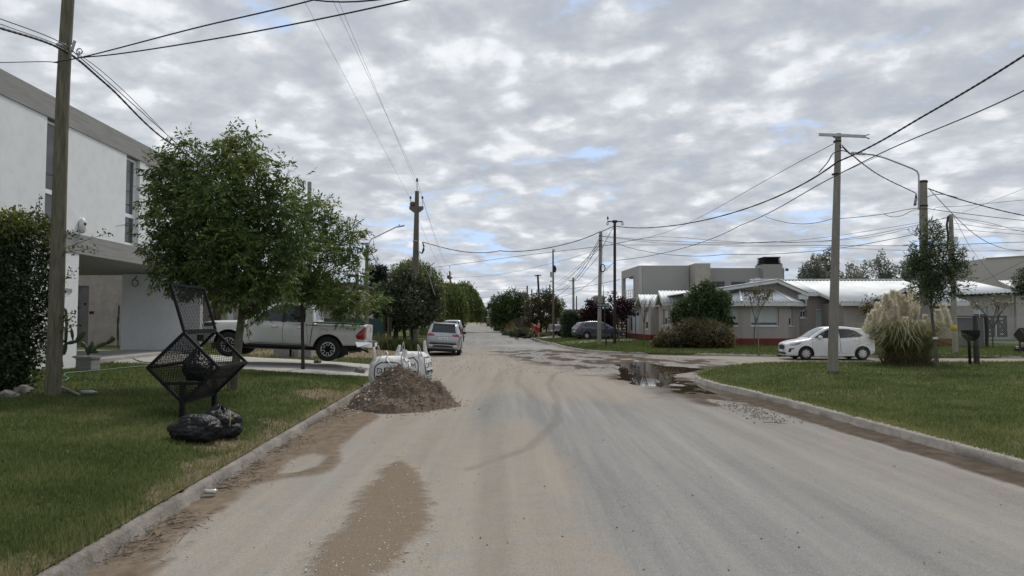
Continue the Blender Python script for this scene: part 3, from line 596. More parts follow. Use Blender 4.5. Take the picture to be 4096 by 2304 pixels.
# ================================================================ HOUSE WITH RED PLINTH (right)
m_pink = MT('taupe_pink_render', (.41, .365, .34), (.375, .335, .31), .8, .9, .25, 70, c3=(.31, .275, .255), s3=2.5, a3=.35)
m_plinth = MT('plinth_red', (.19, .030, .022), (.15, .024, .018), 2, .7)
m_fascia = MT('fascia_white', (.66, .66, .65), (.6, .6, .59), 3, .6); m_blind = MT('roller_blind', (.52, .55, .54), (.46, .49, .49), 1.5, .6, stretch=(1, 1, .3))
def roofmat():
    m, nt, b = base('white_sheet_roof'); b.inputs['Specular IOR Level'].default_value = .2; b.inputs['Roughness'].default_value = .75; b.inputs['Metallic'].default_value = .0
    N = nt.nodes.new; L = nt.links.new; tc = N('ShaderNodeTexCoord'); n = N('ShaderNodeTexNoise'); n.inputs['Scale'].default_value = .7; n.inputs['Detail'].default_value = 6; L(tc.outputs['Object'], n.inputs['Vector'])
    cr = N('ShaderNodeValToRGB'); cr.color_ramp.elements[0].position = .3; cr.color_ramp.elements[0].color = (.56, .58, .595, 1); cr.color_ramp.elements[1].position = .65; cr.color_ramp.elements[1].color = (.72, .74, .755, 1); L(n.outputs['Fac'], cr.inputs[0]); L(cr.outputs[0], b.inputs['Base Color']); return m
m_roof = roofmat()
def corr(mb, e0, e1, r0, r1, pitch=.26, amp=.026, m=0, t=.03):
    """corrugated sheet between eave e0-e1 and ridge r0-r1; ribs run up the slope"""
    e0, e1, r0, r1 = map(Vector, (e0, e1, r0, r1)); n = max(8, int((e1 - e0).length / pitch * 6)); nr = ((e1 - e0).cross(r0 - e0)).normalized()
    if nr.z < 0: nr = -nr
    L_ = max((e1 - e0).length, (r1 - r0).length); vs = []
    for i in range(n + 1):
        k = i / n; w = nr * (amp * math.sin(k * L_ / pitch * 2 * math.pi)); a = e0.lerp(e1, k) + w; b = r0.lerp(r1, k) + w
        vs += [a, b, a - nr * t, b - nr * t]
    fs = []
    for i in range(n):
        o_ = 4 * i; fs += [(o_, o_ + 4, o_ + 5, o_ + 1), (o_ + 2, o_ + 3, o_ + 7, o_ + 6), (o_, o_ + 2, o_ + 6, o_ + 4), (o_ + 1, o_ + 5, o_ + 7, o_ + 3)]
    mb.add(vs, fs, m, True)
rh = thing('bungalow', 'taupe bungalow with red plinth, white corrugated roofs and a bay window', 'house', (16, 50, .2))
def opening(parent, p0, p1, s0, s1, za, zb, rec=.14, blind=0., kind='window', fmat=None, mull=False, pane=None, black=0.):
    """window set back in a wall that runs p0->p1 (room side on the left)"""
    p0, p1 = Vector((*p0[:2], 0)), Vector((*p1[:2], 0)); d = (p1 - p0).normalized(); n = Vector((-d.y, d.x, 0))
    def bx(mb, a, b, o0, o1, z0, z1):
        q = [p0 + d * a + n * o0, p0 + d * b + n * o0, p0 + d * b + n * o1, p0 + d * a + n * o1]; mb.hexa([v + Vector((0, 0, z0)) for v in q] + [v + Vector((0, 0, z1)) for v in q])
    f = .07; mb = MB(); bx(mb, s0 + .01, s0 + f, rec, rec + .06, za + .01, zb - .01); bx(mb, s1 - f, s1 - .01, rec, rec + .06, za + .01, zb - .01)
    bx(mb, s0 + f, s1 - f, rec + .002, rec + .058, za + .01, za + f); bx(mb, s0 + f, s1 - f, rec + .002, rec + .058, zb - f, zb - .01)
    if mull: c = (s0 + s1) / 2; bx(mb, c - .03, c + .03, rec + .004, rec + .056, za + f, zb - f)
    w_ = mb.build(kind, fmat or m_frame, parent)
    mb = MB(); bx(mb, s0 + f, s1 - f, rec + .03, rec + .036, za + f, zb - f); mb.build('pane', pane or m_dglass, w_)
    if blind: mb = MB(); bx(mb, s0 + f + .005, s1 - f - .005, rec + .012, rec + .028, zb - f - (zb - za - 2 * f) * blind, zb - f - .003); mb.build('blind', m_blind, w_)
    mb = MB(); bx(mb, s0 - .03, s1 + .03, -.05, .02, za - .07, za - .002); mb.build('sill', m_fascia, w_)
    return w_
zb0, zpl = .1, .62
def wall_of(p0, p1, zt, holes=(), t=.25, parent=rh, mat=None):
    mb = MB(); wallseg(mb, p0, p1, zpl if parent is rh else zb0, zt, t, holes); w_ = mb.build('wall', mat or m_pink, parent)
    if parent is rh: mb = MB(); d = (Vector(p1) - Vector(p0)).normalized(); o_ = Vector((d.y, -d.x)) * .03; wallseg(mb, Vector(p0) + o_ - d * .02, Vector(p1) + o_ + d * .02, zb0, zpl - .003, t); mb.build('plinth', m_plinth, rh)
    return w_
def zat(py, Y, px=2960): return D(px, py, Y).z
# bay
B0, B1, B2, B3 = (13.85, 47.75), (15.05, 46.3), (17.95, 46.3), (19.1, 47.75)
ez = 2.93; wt, wb_ = zat(1229, 46.3), zat(1304, 46.3)
fr0 = D(3003, 1270, 46.3).x - B1[0]; fr1 = D(3115, 1270, 46.3).x - B1[0]
wall_of(B1, B2, ez, [(fr0, fr1, wb_, wt)]); opening(rh, B1, B2, fr0, fr1, wb_, wt, blind=.86)
wall_of(B0, B1, ez, [(.35, 1.5, wb_, wt)]); opening(rh, B0, B1, .35, 1.5, wb_, wt, blind=.86)
wall_of(B2, B3, ez, [(.25, 1.25, wb_, wt)]); opening(rh, B2, B3, .25, 1.25, wb_, wt, blind=.6)
# bay roof and fascia
oh = .38; E0, E1, E2, E3 = (13.3, 47.8, 3.0), (14.85, 45.9, 3.0), (18.15, 45.9, 3.0), (19.65, 47.8, 3.0)
R0, R1 = (15.35, 47.9, 3.83), (17.65, 47.9, 3.83)
mb = MB(); corr(mb, E1, E2, R0, R1); corr(mb, E0, E1, (R0[0] - .25, 47.9, 3.78), R0); corr(mb, E2, E3, R1, (R1[0] + .25, 47.9, 3.78)); br_ = mb.build('bay_roof', m_roof, rh)
mb = MB(); mb.bar((15.35, 47.88, 3.88), (14.85, 45.9, 3.04), .12, .03); mb.build('hip_cap', m_roof, br_); mb = MB(); mb.bar((17.65, 47.88, 3.88), (18.15, 45.9, 3.04), .12, .03); mb.build('hip_cap', m_roof, br_)
mb = MB()
for a, b in ((E0, E1), (E1, E2), (E2, E3)): a, b = Vector(a), Vector(b); dn = Vector((0, 0, -.16)); mb.bar(a + dn, b + dn, .05, .24)
mb.add([(13.35, 47.8, 2.95), (14.9, 45.95, 2.95), (18.1, 45.95, 2.95), (19.6, 47.8, 2.95)], [(0, 1, 2, 3)]); mb.build('fascia', m_fascia, rh)
# gable wing
GX0, GXR, GXM = 12.6, 19.35, 17.75
apz = zat(1112, 47.6, 3097) - .08
mb = MB(); mb.prism([(GX0, 47.9, zpl), (GXR, 47.9, zpl), (GXR, 47.9, 3.72), (GXM, 47.9, apz - .1), (GX0, 47.9, 3.72)], (0, .25, 0)); mb.box(GX0, GX0 + .25, 48.16, 52, zpl, 3.7); mb.build('gable_wall', m_pink, rh)
mb = MB(); corr(mb, (GXR + .45, 47.25, 3.64), (GXR + .45, 55, 3.64), (GXM, 47.25, apz), (GXM, 55, apz)); corr(mb, (GX0 - 1.2, 47.25, 3.60), (GX0 - 1.2, 55, 3.60), (GXM, 47.25, apz), (GXM, 55, apz)); mb.build('roof', m_roof, rh)
mb = MB(); d_ = -.15
for a, b in (((GXM, 47.32, apz + d_), (GXR + .42, 47.32, 3.64 + d_)), ((GXM, 47.32, apz + d_), (GX0 - 1.15, 47.32, 3.60 + d_))): mb.bar(a, b, .05, .2)
mb.box(GXR - .2, GXR + .42, 47.36, 47.95, 3.2, 3.5); mb.build('barge_board', m_fascia, rh)
# recessed wall A (right of bay) with AC, small window, shuttered door
A0, A1 = (19.1, 48.95), (24.0, 48.95)
def sA(px): return D(px, 1250, 48.95).x - A0[0]
wa = [(sA(3186) + .25, sA(3226), zat(1271, 48.95, 3200), zat(1242, 48.95, 3200)), (sA(3263), sA(3309), zat(1308, 48.95, 3280), zat(1237, 48.95, 3280))]
wall_of(A0, A1, 3.62, wa); opening(rh, A0, A1, *wa[0][:2], *wa[0][2:], mull=True); opening(rh, A0, A1, *wa[1][:2], *wa[1][2:], blind=.98)
mb = MB(); wallseg(mb, (19.1, 47.75), (19.1, 48.95), zpl, 3.4, -.0 + .2); mb.build('wall', m_pink, rh)
a0, a1 = D(3192, 1200, 48.5).x, D(3228, 1200, 48.5).x; z0, z1 = zat(1225, 48.5, 3200), zat(1193, 48.5, 3200)
mb = MB(); mb.box(a0, a1, 48.52, 48.85, z0, z1); ac = mb.build('air_conditioner', MT('ac_white', (.6, .61, .6), rough=.5), rh)
mb = MB(); mb.lathe([(.0, 0), (.2, 0), (.21, -.03), (0, -.035)], 18, (a0 + .28, 48.515, (z0 + z1) / 2), 'Y'); mb.build('fan_grille', m_plast, ac)

for x_ in (a0, a1 - .05): mb = MB(); mb.box(x_, x_ + .05, 48.55, 48.94, z0 - .06, z0 - .003); mb.build('bracket', m_plast, ac)
# wing B (right part)
BX0 = 21.35; BX1 = 28.4; BY = 45.7; rz = 4.80; slope = (4.80 - 3.0) / (53.2 - 45.3)
wall_of((BX0, BY), (BX1, BY), 2.93); wall_of((BX0, 48.94), (BX0, BY + .256), 2.925, t=.2)
mb = MB(); zA = 3.0 + (48.45 - 45.3) * slope
corr(mb, (19.2, 48.45, zA), (BX0 - .35, 48.45, zA), (19.2, 53.2, rz), (BX0 - .35, 53.2, rz)); corr(mb, (BX0 - .349, 45.3, 3.0), (29.25, 45.3, 3.0), (BX0 - .349, 53.2, rz), (29.25, 53.2, rz))
corr(mb, (29.25, 61, 3.0), (18, 61, 3.0), (29.25, 53.2, rz), (18, 53.2, rz)); mb.build('roof', m_roof, rh)
mb = MB(); mb.bar((17.9, 53.2, rz + .06), (29.3, 53.2, rz + .06), .35, .05); mb.build('ridge_cap', m_roof, rh)
mb = MB(); mb.bar((19.2, 48.48, zA - .15), (BX0 - .4, 48.48, zA - .15), .05, .24); mb.bar((BX0 - .35, 45.33, 2.84), (29.2, 45.33, 2.84), .05, .24)
mb.bar((BX0 - .37, 45.33, 2.88), (BX0 - .37, 48.6, 2.88 + 3.3 * slope), .04, .2); mb.bar((29.22, 45.33, 2.88), (29.22, 53, rz - .12), .04, .2); mb.box(BX0 - .3, 29.15, 45.36, 45.68, 2.86, 2.925); mb.build('fascia', m_fascia, rh)
mb = MB(); mb.bar((28.45, 45.6, 2.3), (29.1, 45.5, 2.85), .05); mb.build('eave_brace', m_fascia, rh)
# porch gable on wing B
gx, gz = D(3617, 1150, 44.4).x, zat(1150, 44.4, 3617)
mb = MB(); corr(mb, (gx - 1.5, 44.3, gz - .72), (gx - 1.5, 48.2, gz - .72), (gx, 44.3, gz), (gx, 48.2, gz)); corr(mb, (gx + 1.5, 44.3, gz - .72), (gx + 1.5, 48.2, gz - .72), (gx, 44.3, gz), (gx, 48.2, gz)); pr_ = mb.build('porch_roof', m_roof, rh)
mb = MB(); mb.bar((gx, 44.32, gz - .14), (gx - 1.5, 44.32, gz - .86), .05, .2); mb.bar((gx, 44.32, gz - .14), (gx + 1.5, 44.32, gz - .86), .05, .2); mb.build('barge_board', m_fascia, pr_)
mb = MB(); mb.prism([(gx - 1.15, 44.8, gz - .75), (gx + 1.15, 44.8, gz - .75), (gx, 44.8, gz - .2)], (0, .2, 0)); mb.box(gx - 1.2, gx - .95, 44.8, 45.05, zb0, gz - .76); mb.box(gx + .95, gx + 1.2, 44.8, 45.05, zb0, gz - .76); mb.build('porch_wall', m_pink, rh)
sg = D(3745, 1222, 45.6); mb = MB(); mb.rbox((sg.x, 45.55, sg.z), .6, .03, .26); sgn = mb.build('notice_board', MT('board_dark', (.03, .025, .02), rough=.6), rh)
mb = MB(); mb.rbox((sg.x, 45.53, sg.z + .04), .5, .01, .07); mb.rbox((sg.x, 45.53, sg.z - .07), .4, .01, .05); mb.build('board_strip', MT('board_yellow', (.5, .3, .03), rough=.6), sgn)
# ---- street side of the bungalow (faces the long road)
def Fx(Y, o=0): return (14.1 - .05 * Y + o, Y)
def sF(px): return 14.1 / ((px - 2048) / F + .05)
# wing 1: garage
Y0, Y1 = 57.6, 67.2; f0, f1 = Fx(Y1), Fx(Y0)
def sl(Y): return (Y1 - Y) * math.hypot(1, .05)
hz = lambda py, Y: CH + (1281 - py) / F * Y
gd = (sl(65.6), sl(61.6), .12, 2.62); w1 = (sl(59.9), sl(58.4), 1.05, 2.6)
wall_of(f0, f1, 2.9, [gd, w1])
gdr = opening(rh, f0, f1, *gd, rec=.12, kind='garage_door', pane=MT('garage_white', (.60, .63, .65), (.54, .57, .59), 1, .5, stretch=(1, 6, .05)))
for k in range(9):
    if k == 4: continue
    c = f0[1] - (gd[0] + .28 + k * .5); z_ = (2.22, 2.48); w_ = .17
    if k == 8: c = 65.2; z_ = (.9, 2.1); w_ = .22
    mb = MB(); mb.hexa([(Fx(c)[0] + .09 + a, c + b, zz) for zz in z_ for a, b in ((0, -w_), (0, w_), (.03, w_), (.03, -w_))]); mb.build('pane', m_dglass, gdr)
mb = MB(); mb.hexa([(Fx(63.6)[0] + .1 + a, 63.6 + b, zz) for zz in (.14, 2.55) for a, b in ((0, -.05), (0, .05), (.03, .05), (.03, -.05))]); mb.build('door_gap', m_plast, gdr)
opening(rh, f0, f1, *w1, blind=.62)
wall_of(Fx(57.6, .256), (13.2, 57.6), 2.895)                    # recess side, faces the camera
# entry recess
E_0, E_1 = Fx(57.59, .75), Fx(54.95, .75); dh = (1.0, 1.95, .35, 2.45); wall_of(E_0, E_1, 2.9, [dh]); opening(rh, E_0, E_1, *dh, kind='front_door', rec=.1, mull=True)
# wing 2
g0, g1 = Fx(54.95), Fx(51.2); L2 = Vector(g1) - Vector(g0)
wh = (54.95 - 53.75, 54.95 - 52.4, 1.42, 2.62); wall_of(g0, g1, 2.95, [wh]); opening(rh, g0, g1, *wh, blind=.55, mull=True)
wall_of(Fx(51.2, .256), (14.2, 51.2), 2.945)
# gables towards the road
def wing(Yr, zrid, Ya, za, Yb, zb, xo, xin):
    xa = 14.1 - .05 * Yr - xo; mb = MB()
    corr(mb, (xa, Ya, za), (xin, Ya, za), (xa, Yr, zrid), (xin, Yr, zrid)); corr(mb, (xa, Yb, zb), (xin, Yb, zb), (xa, Yr, zrid), (xin, Yr, zrid)); r_ = mb.build('roof', m_roof, rh)
    mb = MB(); mb.bar((xa + .03, Yr, zrid - .14), (xa + .03, Ya, za - .14), .05, .22); mb.bar((xa + .03, Yr, zrid - .14), (xa + .03, Yb, zb - .14), .05, .22); mb.bar((xa, Ya + .03, za - .14), (xin, Ya + .03, za - .14), .05, .2); mb.build('barge_board', m_fascia, r_)
    mb = MB(); w0 = 14.1 - .05 * Yr; mb.prism([(w0 - .02, Ya + .3, 2.85), (w0 - .02, Yb - .3, 2.85), (w0 - .02, Yr, zrid - .1)], (.25, 0, 0)); mb.build('gable_wall', m_pink, rh)
wing(59.5, 3.95, 58.0, 3.12, 62.4, 2.92, .55, 17); wing(52.9, 4.0, 51.5, 3.1, 54.6, 2.95, .55, 17.5)
mb = MB(); mb.box(10.75, 17, 61.8, 67.5, 2.905, 3.05); mb.box(11.6, 17, 54.5, 58.1, 2.905, 3.0); mb.build('flat_roof', m_fascia, rh)
# ================================================================ GREY TWO STOREY HOUSE behind
gh = thing('grey_house', 'grey two storey flat roofed house with balcony behind the bungalow', 'house', (18, 72, .2))
m_grey = MT('grey_render', (.30, .295, .28), (.28, .275, .26), .5, .9, .2, 60); m_beige = MT('beige_render', (.36, .335, .295), (.31, .285, .25), .8, .9, .2, 60, c3=(.24, .22, .19), s3=2, a3=.5)
GY = 70.0; gx0 = 12.55; zt = zat(1062, GY, 2557); zt2 = zat(1072, GY, 2850)
def Q(Y): return (16.05 - .05 * Y, Y)
q0, q1 = Q(78.5), Q(GY); mb = MB(); wallseg(mb, q0, q1, .1, zt + .001, .3, [(78.5 - 77.7, 78.5 - 72.2, 4.1, 6.35)]); mb.build('street_wall', MT('grey_render_lit', (.40, .39, .37), (.37, .36, .34), .6, .9), gh)  # street face: its brighter light is painted in as a paler grey
mb = MB(); mb.box(gx0 + .32, 17.5, GY, GY + .3, .1, zt); mb.box(19.0, 26.9, GY + .01, GY + .3, .1, zt2); mb.box(gx0 + .4, 26.9, GY + .35, 78.5, zt2 - .6, zt2 - .3); mb.box(26.6, 26.9, GY + .31, 78, .1, zt2 - .01); mb.build('wall', m_grey, gh)
mb = MB(); mb.box(13.8, 14, 70.4, 78.4, 3.9, zt2 - .7); mb.box(12.3, 13.8, 70.4, 78.4, 3.9, 4.08); mb.box(12.35, 13.78, 72.05, 72.2, 4.1, 6.5); mb.build('balcony_room', MT('balcony_grey', (.42, .42, .40), rough=.9), gh)
mb = MB(); mb.box(13.74, 13.79, 73.6, 74.6, 4.1, 6.2); mb.box(13.74, 13.79, 75.0, 77, 4.1, 6.2); mb.build('window', m_dglass, gh)
mb = MB(); mb.box(13.72, 13.735, 74.6, 75.0, 4.1, 6.3); mb.box(13.72, 13.735, 75.9, 76.0, 4.1, 6.2); mb.build('window_frame', m_frame, gh)
mb = MB()
for z_ in (4.98, 4.6, 4.3): mb.tube([(Q(77.7)[0] + .1, 77.7, z_), (Q(72.2)[0] + .1, 72.2, z_)], .035 if z_ > 4.9 else .022, 6)
for y_ in np.linspace(72.3, 77.6, 6): mb.tube([(Q(y_)[0] + .1, y_, 4.1), (Q(y_)[0] + .1, y_, 4.98)], .025, 6)
mb.build('railing', m_frame, gh)
mb = MB(); mb.box(13.2, 13.65, 72.75, 73.6, 5.35, 6.05); ac = mb.build('air_conditioner', MT('ac_grey', (.58, .58, .57), rough=.5), gh)
mb = MB(); mb.lathe([(0, 0), (.25, 0), (.26, -.03), (0, -.03)], 16, (13.19, 73.2, 5.7), 'X'); mb.build('fan_grille', m_plast, ac)
c0, c1 = D(2781, 1100, 68).x, D(2842, 1100, 68).x; mb = MB(); mb.box(c0, c1, 68, 71.3, .1, zat(1053, 68, 2800)); mb.build('stair_block', m_beige, gh)
c0, c1 = D(3053, 1100, 69.2).x, D(3131, 1100, 69.2).x; cz = zat(1057, 69.2, 3090); mb = MB(); mb.box(c0, c1, 69.2, 71.5, .1, cz); ch = mb.build('chimney', m_grey, gh)
mb = MB(); mb.box(c0 + .05, c1 - .05, 69.25, 71.4, cz + .002, cz + .1)
for k in range(5): s_ = .12 + .02 * k; mb.box(c0 + s_, c1 - s_, 69.3, 71.3, cz + .14 + k * .11, cz + .2 + k * .11)
mb.box(c0 + .3, c1 - .3, 69.5, 71.1, cz + .1, cz + .65); mb.box(c0 + .12, c1 - .12, 69.3, 71.3, cz + .68, cz + .74); mb.build('chimney_cowl', m_black, ch)
wx0, wx1 = D(2847, 1130, GY).x, D(2897, 1130, GY).x; mb = MB(); mb.box(wx0, wx1, GY - .03, GY + .005, zat(1147, GY, 2850), zat(1126, GY, 2850)); w_ = mb.build('window', m_dglass, gh)
for x_ in (wx0, (wx0 + wx1) / 2, wx1 - .06): mb = MB(); mb.box(x_, x_ + .06, GY - .06, GY - .031, zat(1147, GY, 2850), zat(1126, GY, 2850)); mb.build('frame', m_plast, w_)
w2 = D(2925, 1130, GY).x; mb = MB(); mb.box(w2, w2 + 1.4, GY - .03, GY + .005, zat(1140, GY), zat(1127, GY)); mb.build('window', m_dglass, gh)
a0 = D(3017, 1120, GY).x; mb = MB(); mb.box(a0, a0 + .8, GY - .35, GY + .0, zat(1122, GY), zat(1112, GY)); mb.build('air_conditioner', MT('ac_white2', (.6, .6, .6), rough=.5), gh)
mb = MB(); p = D(3146, 1082, 70); mb.bar(p + Vector((-.25, 0, -.05)), p, .05); mb.rbox(p + Vector((.05, 0, .08)), .28, .15, .2, ry=.5); mb.build('floodlight', m_plast, gh)
# ================================================================ RUSTIC HOUSE (far right)
m_rust = MT('pale_render', (.43, .405, .38), (.39, .365, .34), 1.0, .9, .3, 50, c3=(.27, .25, .235), s3=3, a3=.4)
ru = thing('rustic_house', 'pale rendered house with white sheet roof and dark eaves at far right', 'house', (39, 59, .2))
x0_, x1_ = D(3770, 1200, 59).x, D(4050, 1200, 59).x; sw = (D(3894, 1240, 59).x - x0_, D(3950, 1240, 59).x - x0_, zat(1275, 59), zat(1228, 59))
mb = MB(); wallseg(mb, (x0_, 59), (x1_, 59), .1, 3.9, .3, [sw]); mb.build('wall', m_rust, ru); 
mb = MB(); wallseg(mb, (x1_ + .002, 58.6), (x1_ + 9, 58.2), .1, 4.0, .3); mb.build('wall', m_rust, ru)
opening(ru, (x0_, 59), (x1_, 59), *sw, blind=.62, mull=True)
za, zc = zat(1180, 58.4), zat(1168, 58.4); mb = MB(); corr(mb, (x0_ - .6, 58.3, za), (x1_ + .1, 58.3, zc), (x0_ + 1.5, 66, za + 1.35), (x1_ + 1, 66, zc + 1.35), pitch=.35, amp=.04)
corr(mb, (x1_ + .12, 58.0, zc), (x1_ + 9, 57.8, zc + .1), (x1_ + 3, 65, zc + 1.3), (x1_ + 9, 65, zc + 1.4), pitch=.35, amp=.04); mb.build('roof', m_roof, ru)
mb = MB()
for k in range(9): x_ = x0_ + k * (x1_ - x0_) / 8; mb.bar((x_, 58.35, za - .12 + k * .028), (x_ + .05, 59.2, za + .02 + k * .028), .1, .14)
mb.bar((x0_ - .6, 58.36, za - .07), (x1_ + .1, 58.36, zc - .07), .06, .1); mb.build('rafter', m_barkd, ru)
mb = MB(); mb.tube([(x0_ - .3, 58.6, za + .1), (x0_ + .6, 62, za + .75), (x0_ + 1.6, 66, za + 1.5)], [.2, .25, .22], 6); mb.build('verge_coping', m_rust, ru)
mb = MB(); p = D(4037, 1209, 58.9); mb.rbox(p, .5, .25, .1); mb.build('wall_lamp', m_fascia, ru)
tw = thing('blank_tower', 'tall blank beige wall block rising behind the rustic roof', 'building', (48, 70, .2))
t0 = D(3946, 1100, 70).x; mb = MB(); mb.hexa([(t0, 70, .1), (t0 + 14, 68, .1), (t0 + 14, 80, .1), (t0, 80, .1), (t0, 70, zat(1034, 70)), (t0 + 14, 68, zat(1004, 70)), (t0 + 14, 80, zat(1004, 70)), (t0, 80, zat(1034, 70))]); mb.build('wall', MT('tower_render', (.46, .435, .40), (.43, .40, .37), .4, .9, .3, 40), tw)
mb = MB(); mb.bar((t0 - .02, 69.98, zat(1034, 70) + .03), (t0 + 14, 67.98, zat(1004, 70) + .03), .3, .06); mb.build('coping', m_rust, tw)
# gates
gt = thing('farm_gate', 'dark brown wooden ranch gate with crossed braces at the rustic house', 'gate', (38, 57, .2))
ga, gb = D(3942, 1300, 57).x, D(4029, 1300, 57).x; gm = D(3983, 1300, 57).x; z0, z1 = zat(1348, 57, 3980), zat(1263, 57, 3980)
for a, b, xx in ((ga, gm - .08, 0), (gm + .02, gb, 1)):
    mb = MB(); 
    for x_ in (a + .14, b - .14): mb.box(x_ - .14, x_ + .14, 57, 57.06, z0, z1)
    for k in range(6): zz = z0 + .08 + k * (z1 - z0 - .16) / 5; mb.box(a + .281, b - .281, 57.005, 57.05, zz - .08, zz + .08)
    mb.bar((a + .1, 56.97, z1 - .1), (b - .1, 56.97, z0 + .1), .05, .16, up=(0, 1, 0))
    if xx: mb.bar((b - .1, 56.93, z1 - .1), (a + .1, 56.93, z0 + .1), .05, .16, up=(0, 1, 0))
    else: mb.bar((a + .2, 56.94, (z0 + z1) / 2 - .1), (b - .1, 56.94, z1 - .1), .05, .16, up=(0, 1, 0))
    mb.build('gate_leaf', MT('gate_wood%d' % xx, (.02, .015, .013), (.03, .022, .018), 4, .8), gt)
mb = MB(); mb.box(gm - .06, gm, 56.9, 57.1, z0, z1 - .25); mb.build('gate_post', m_fascia, gt)
sg_ = thing('sheet_gate', 'grey sheet metal and wire mesh gate beside the wooden light pole', 'gate', (27, 42.7, .2))
ga, gb = D(3832, 1320, 42.7).x, D(3934, 1320, 42.7).x; z0, z1 = .27, zat(1265, 42.7, 3900)
mb = MB(); mb.box(ga, gb, 42.7, 42.74, z0, z1 - .1); mb.build('sheet', MT('grey_sheet', (.15, .155, .165), (.125, .13, .14), 1.2, .55, c3=(.1, .1, .11), s3=4, a3=.4), sg_)
mb = MB(); mb.tube([(ga - .1, 42.66, z1), (gb + .1, 42.66, z1)], .035, 7); mb.tube([(ga - .05, 42.66, z1 - .12), (gb, 42.66, z1 - .1)], .02, 6); mb.build('top_rail', m_barkd, sg_)
mb = MB()
for k in range(-14, 46):
    s_ = k * .12; L_ = gb + 2.6 - ga; a = max(0, s_); b = min(L_, s_ + (z1 - z0)); 
    if b > a: mb.bar((ga + a, 42.62, z0 + (a - s_)), (ga + b, 42.62, z0 + (b - s_)), .008); mb.bar((ga + L_ - a, 42.61, z0 + (a - s_)), (ga + L_ - b, 42.61, z0 + (b - s_)), .008)
mb.build('wire_mesh', m_galv, sg_)
mb = MB(); mb.tube([(gb + .1, 42.6, .2), (gb + .12, 42.6, 1.2), (gb + .08, 42.6, z1 - .02)], [.09, .1, .09], 8); mb.build('gate_post', m_barkd, sg_)
# ================================================================ FAR BUILDINGS on the right of the long road
fb = thing('low_shed', 'long dark roofed shed behind the clipped hedge', 'shed', (8, 100, .1))
a0, a1 = D(2235, 1250, 100).x, D(2420, 1250, 100).x; mb = MB(); mb.box(a0, a1, 100, 108, 0, zat(1246, 100, 2300)); mb.build('wall', MT('shed_wall', (.20, .205, .21), (.17, .175, .18), 1, .8), fb)
mb = MB(); mb.box(a0 - .2, a1 + .2, 99.8, 108.2, zat(1246, 100, 2300) + .002, zat(1238, 100, 2300)); mb.build('roof', MT('shed_roof', (.09, .08, .08), rough=.8), fb)
fb = thing('stone_tower', 'small pale stone turret behind the light wooden pole', 'tower', (10, 95, .1))
a0, a1 = D(2376, 1200, 95).x, D(2424, 1200, 95).x; z1 = zat(1192, 95, 2400); mb = MB(); mb.box(a0 + .1, a1 - .1, 95, 97, 0, z1); mb.build('wall', m_beige, fb)
mb = MB(); mb.box(a0 - .1, a1 + .1, 94.8, 97.2, z1 + .002, z1 + .2); mb.box(a0 + .2, a1 - .3, 95, 97, z1 + .202, z1 + .35); mb.build('cornice', m_beige, fb)
fb = thing('brick_house', 'tiny brown brick house far along the road past the dry grass', 'house', (-8, 190, .3))
a0, a1 = D(1946, 1280, 190).x, D(1962, 1280, 190).x; zz = float(hill(190)); mb = MB(); mb.box(a0, a1, 190, 195, zz - .2, zat(1270, 190)); mb.build('wall', MT('brown_brick', (.17, .12, .10), (.13, .09, .08), 2, .9), fb)
mb = MB(); mb.box(a0 - .2, a1 + .2, 189.8, 195.2, zat(1270, 190) + .002, zat(1268, 190)); mb.build('roof', m_fascia, fb)
mb = MB(); mb.box(a0 + .3, a0 + .8, 189.9, 190.0, zz, zz + .8); mb.build('door', m_plast, fb)
fb = thing('porch_house', 'low brick house with white columns behind the tree with the brown crown', 'house', (3.5, 88, .1))
a0, a1 = D(2195, 1300, 88).x, D(2262, 1300, 88).x; mb = MB(); mb.box(a0, a1, 88, 94, 0, zat(1272, 88)); mb.build('wall', MT('tan_wall', (.28, .2, .15), (.22, .16, .12), 1, .9), fb)
mb = MB(); mb.box(a0 - .2, a1, 87.0, 94.2, zat(1272, 88) + .002, zat(1267, 88)); mb.build('roof', m_barkd, fb)
mb = MB(); mb.box(a0, a0 + .25, 87.2, 87.4, 0, zat(1272, 88)); mb.box(a0 + 1, a0 + 1.25, 87.2, 87.4, 0, zat(1272, 88)); mb.build('porch_column', m_fascia, fb)
# ranch fence beside the hedge
rf = thing('board_fence', 'dark slatted board fence between the red leaved tree and the garage', 'fence', (10, 64, .2))
p0, p1 = D(2470, 1320, 68).xy, D(2506, 1320, 66.5).xy
for k in range(6): mb = MB(); z_ = .35 + k * .27; mb.bar((p0[0], 68, z_), (p1[0], 66.5, z_), .04, .14); mb.build('rail', m_barkd, rf)
mb = MB(); mb.bar((p0[0], 67.9, .3), (p1[0], 66.4, 1.8), .04, .14); mb.bar((p0[0], 67.9, 1.8), (p1[0], 66.4, .3), .04, .14); mb.build('brace', m_barkd, rf)
for k in range(3): t = k / 2; mb = MB(); x_ = p0[0] + (p1[0] - p0[0]) * t; y_ = 68.05 - 1.5 * t; mb.box(x_ - .06, x_ + .06, y_ - .05, y_ + .07, .1, 1.85); mb.build('post', m_barkd, rf)
# paling fence along far right verge
pf = thing('paling_fence', 'dark upright paling fence under the trees on the right verge', 'fence', (1.5, 98, .1))
a0, a1 = D(2062, 1310, 98).x, D(2106, 1310, 98).x
for k in range(16): mb = MB(); x_ = a0 + (a1 - a0) * k / 15; mb.box(x_ - .045, x_ + .045, 98, 98.05, .1, 2.0 + .1 * (k % 3)); mb.build('paling', m_barkd if k % 3 else m_twig, pf)
mb = MB(); mb.bar((a0, 98.08, .7), (a1, 98.08, .7), .06); mb.bar((a0, 98.08, 1.6), (a1, 98.08, 1.6), .06); mb.build('rail', m_barkd, pf)
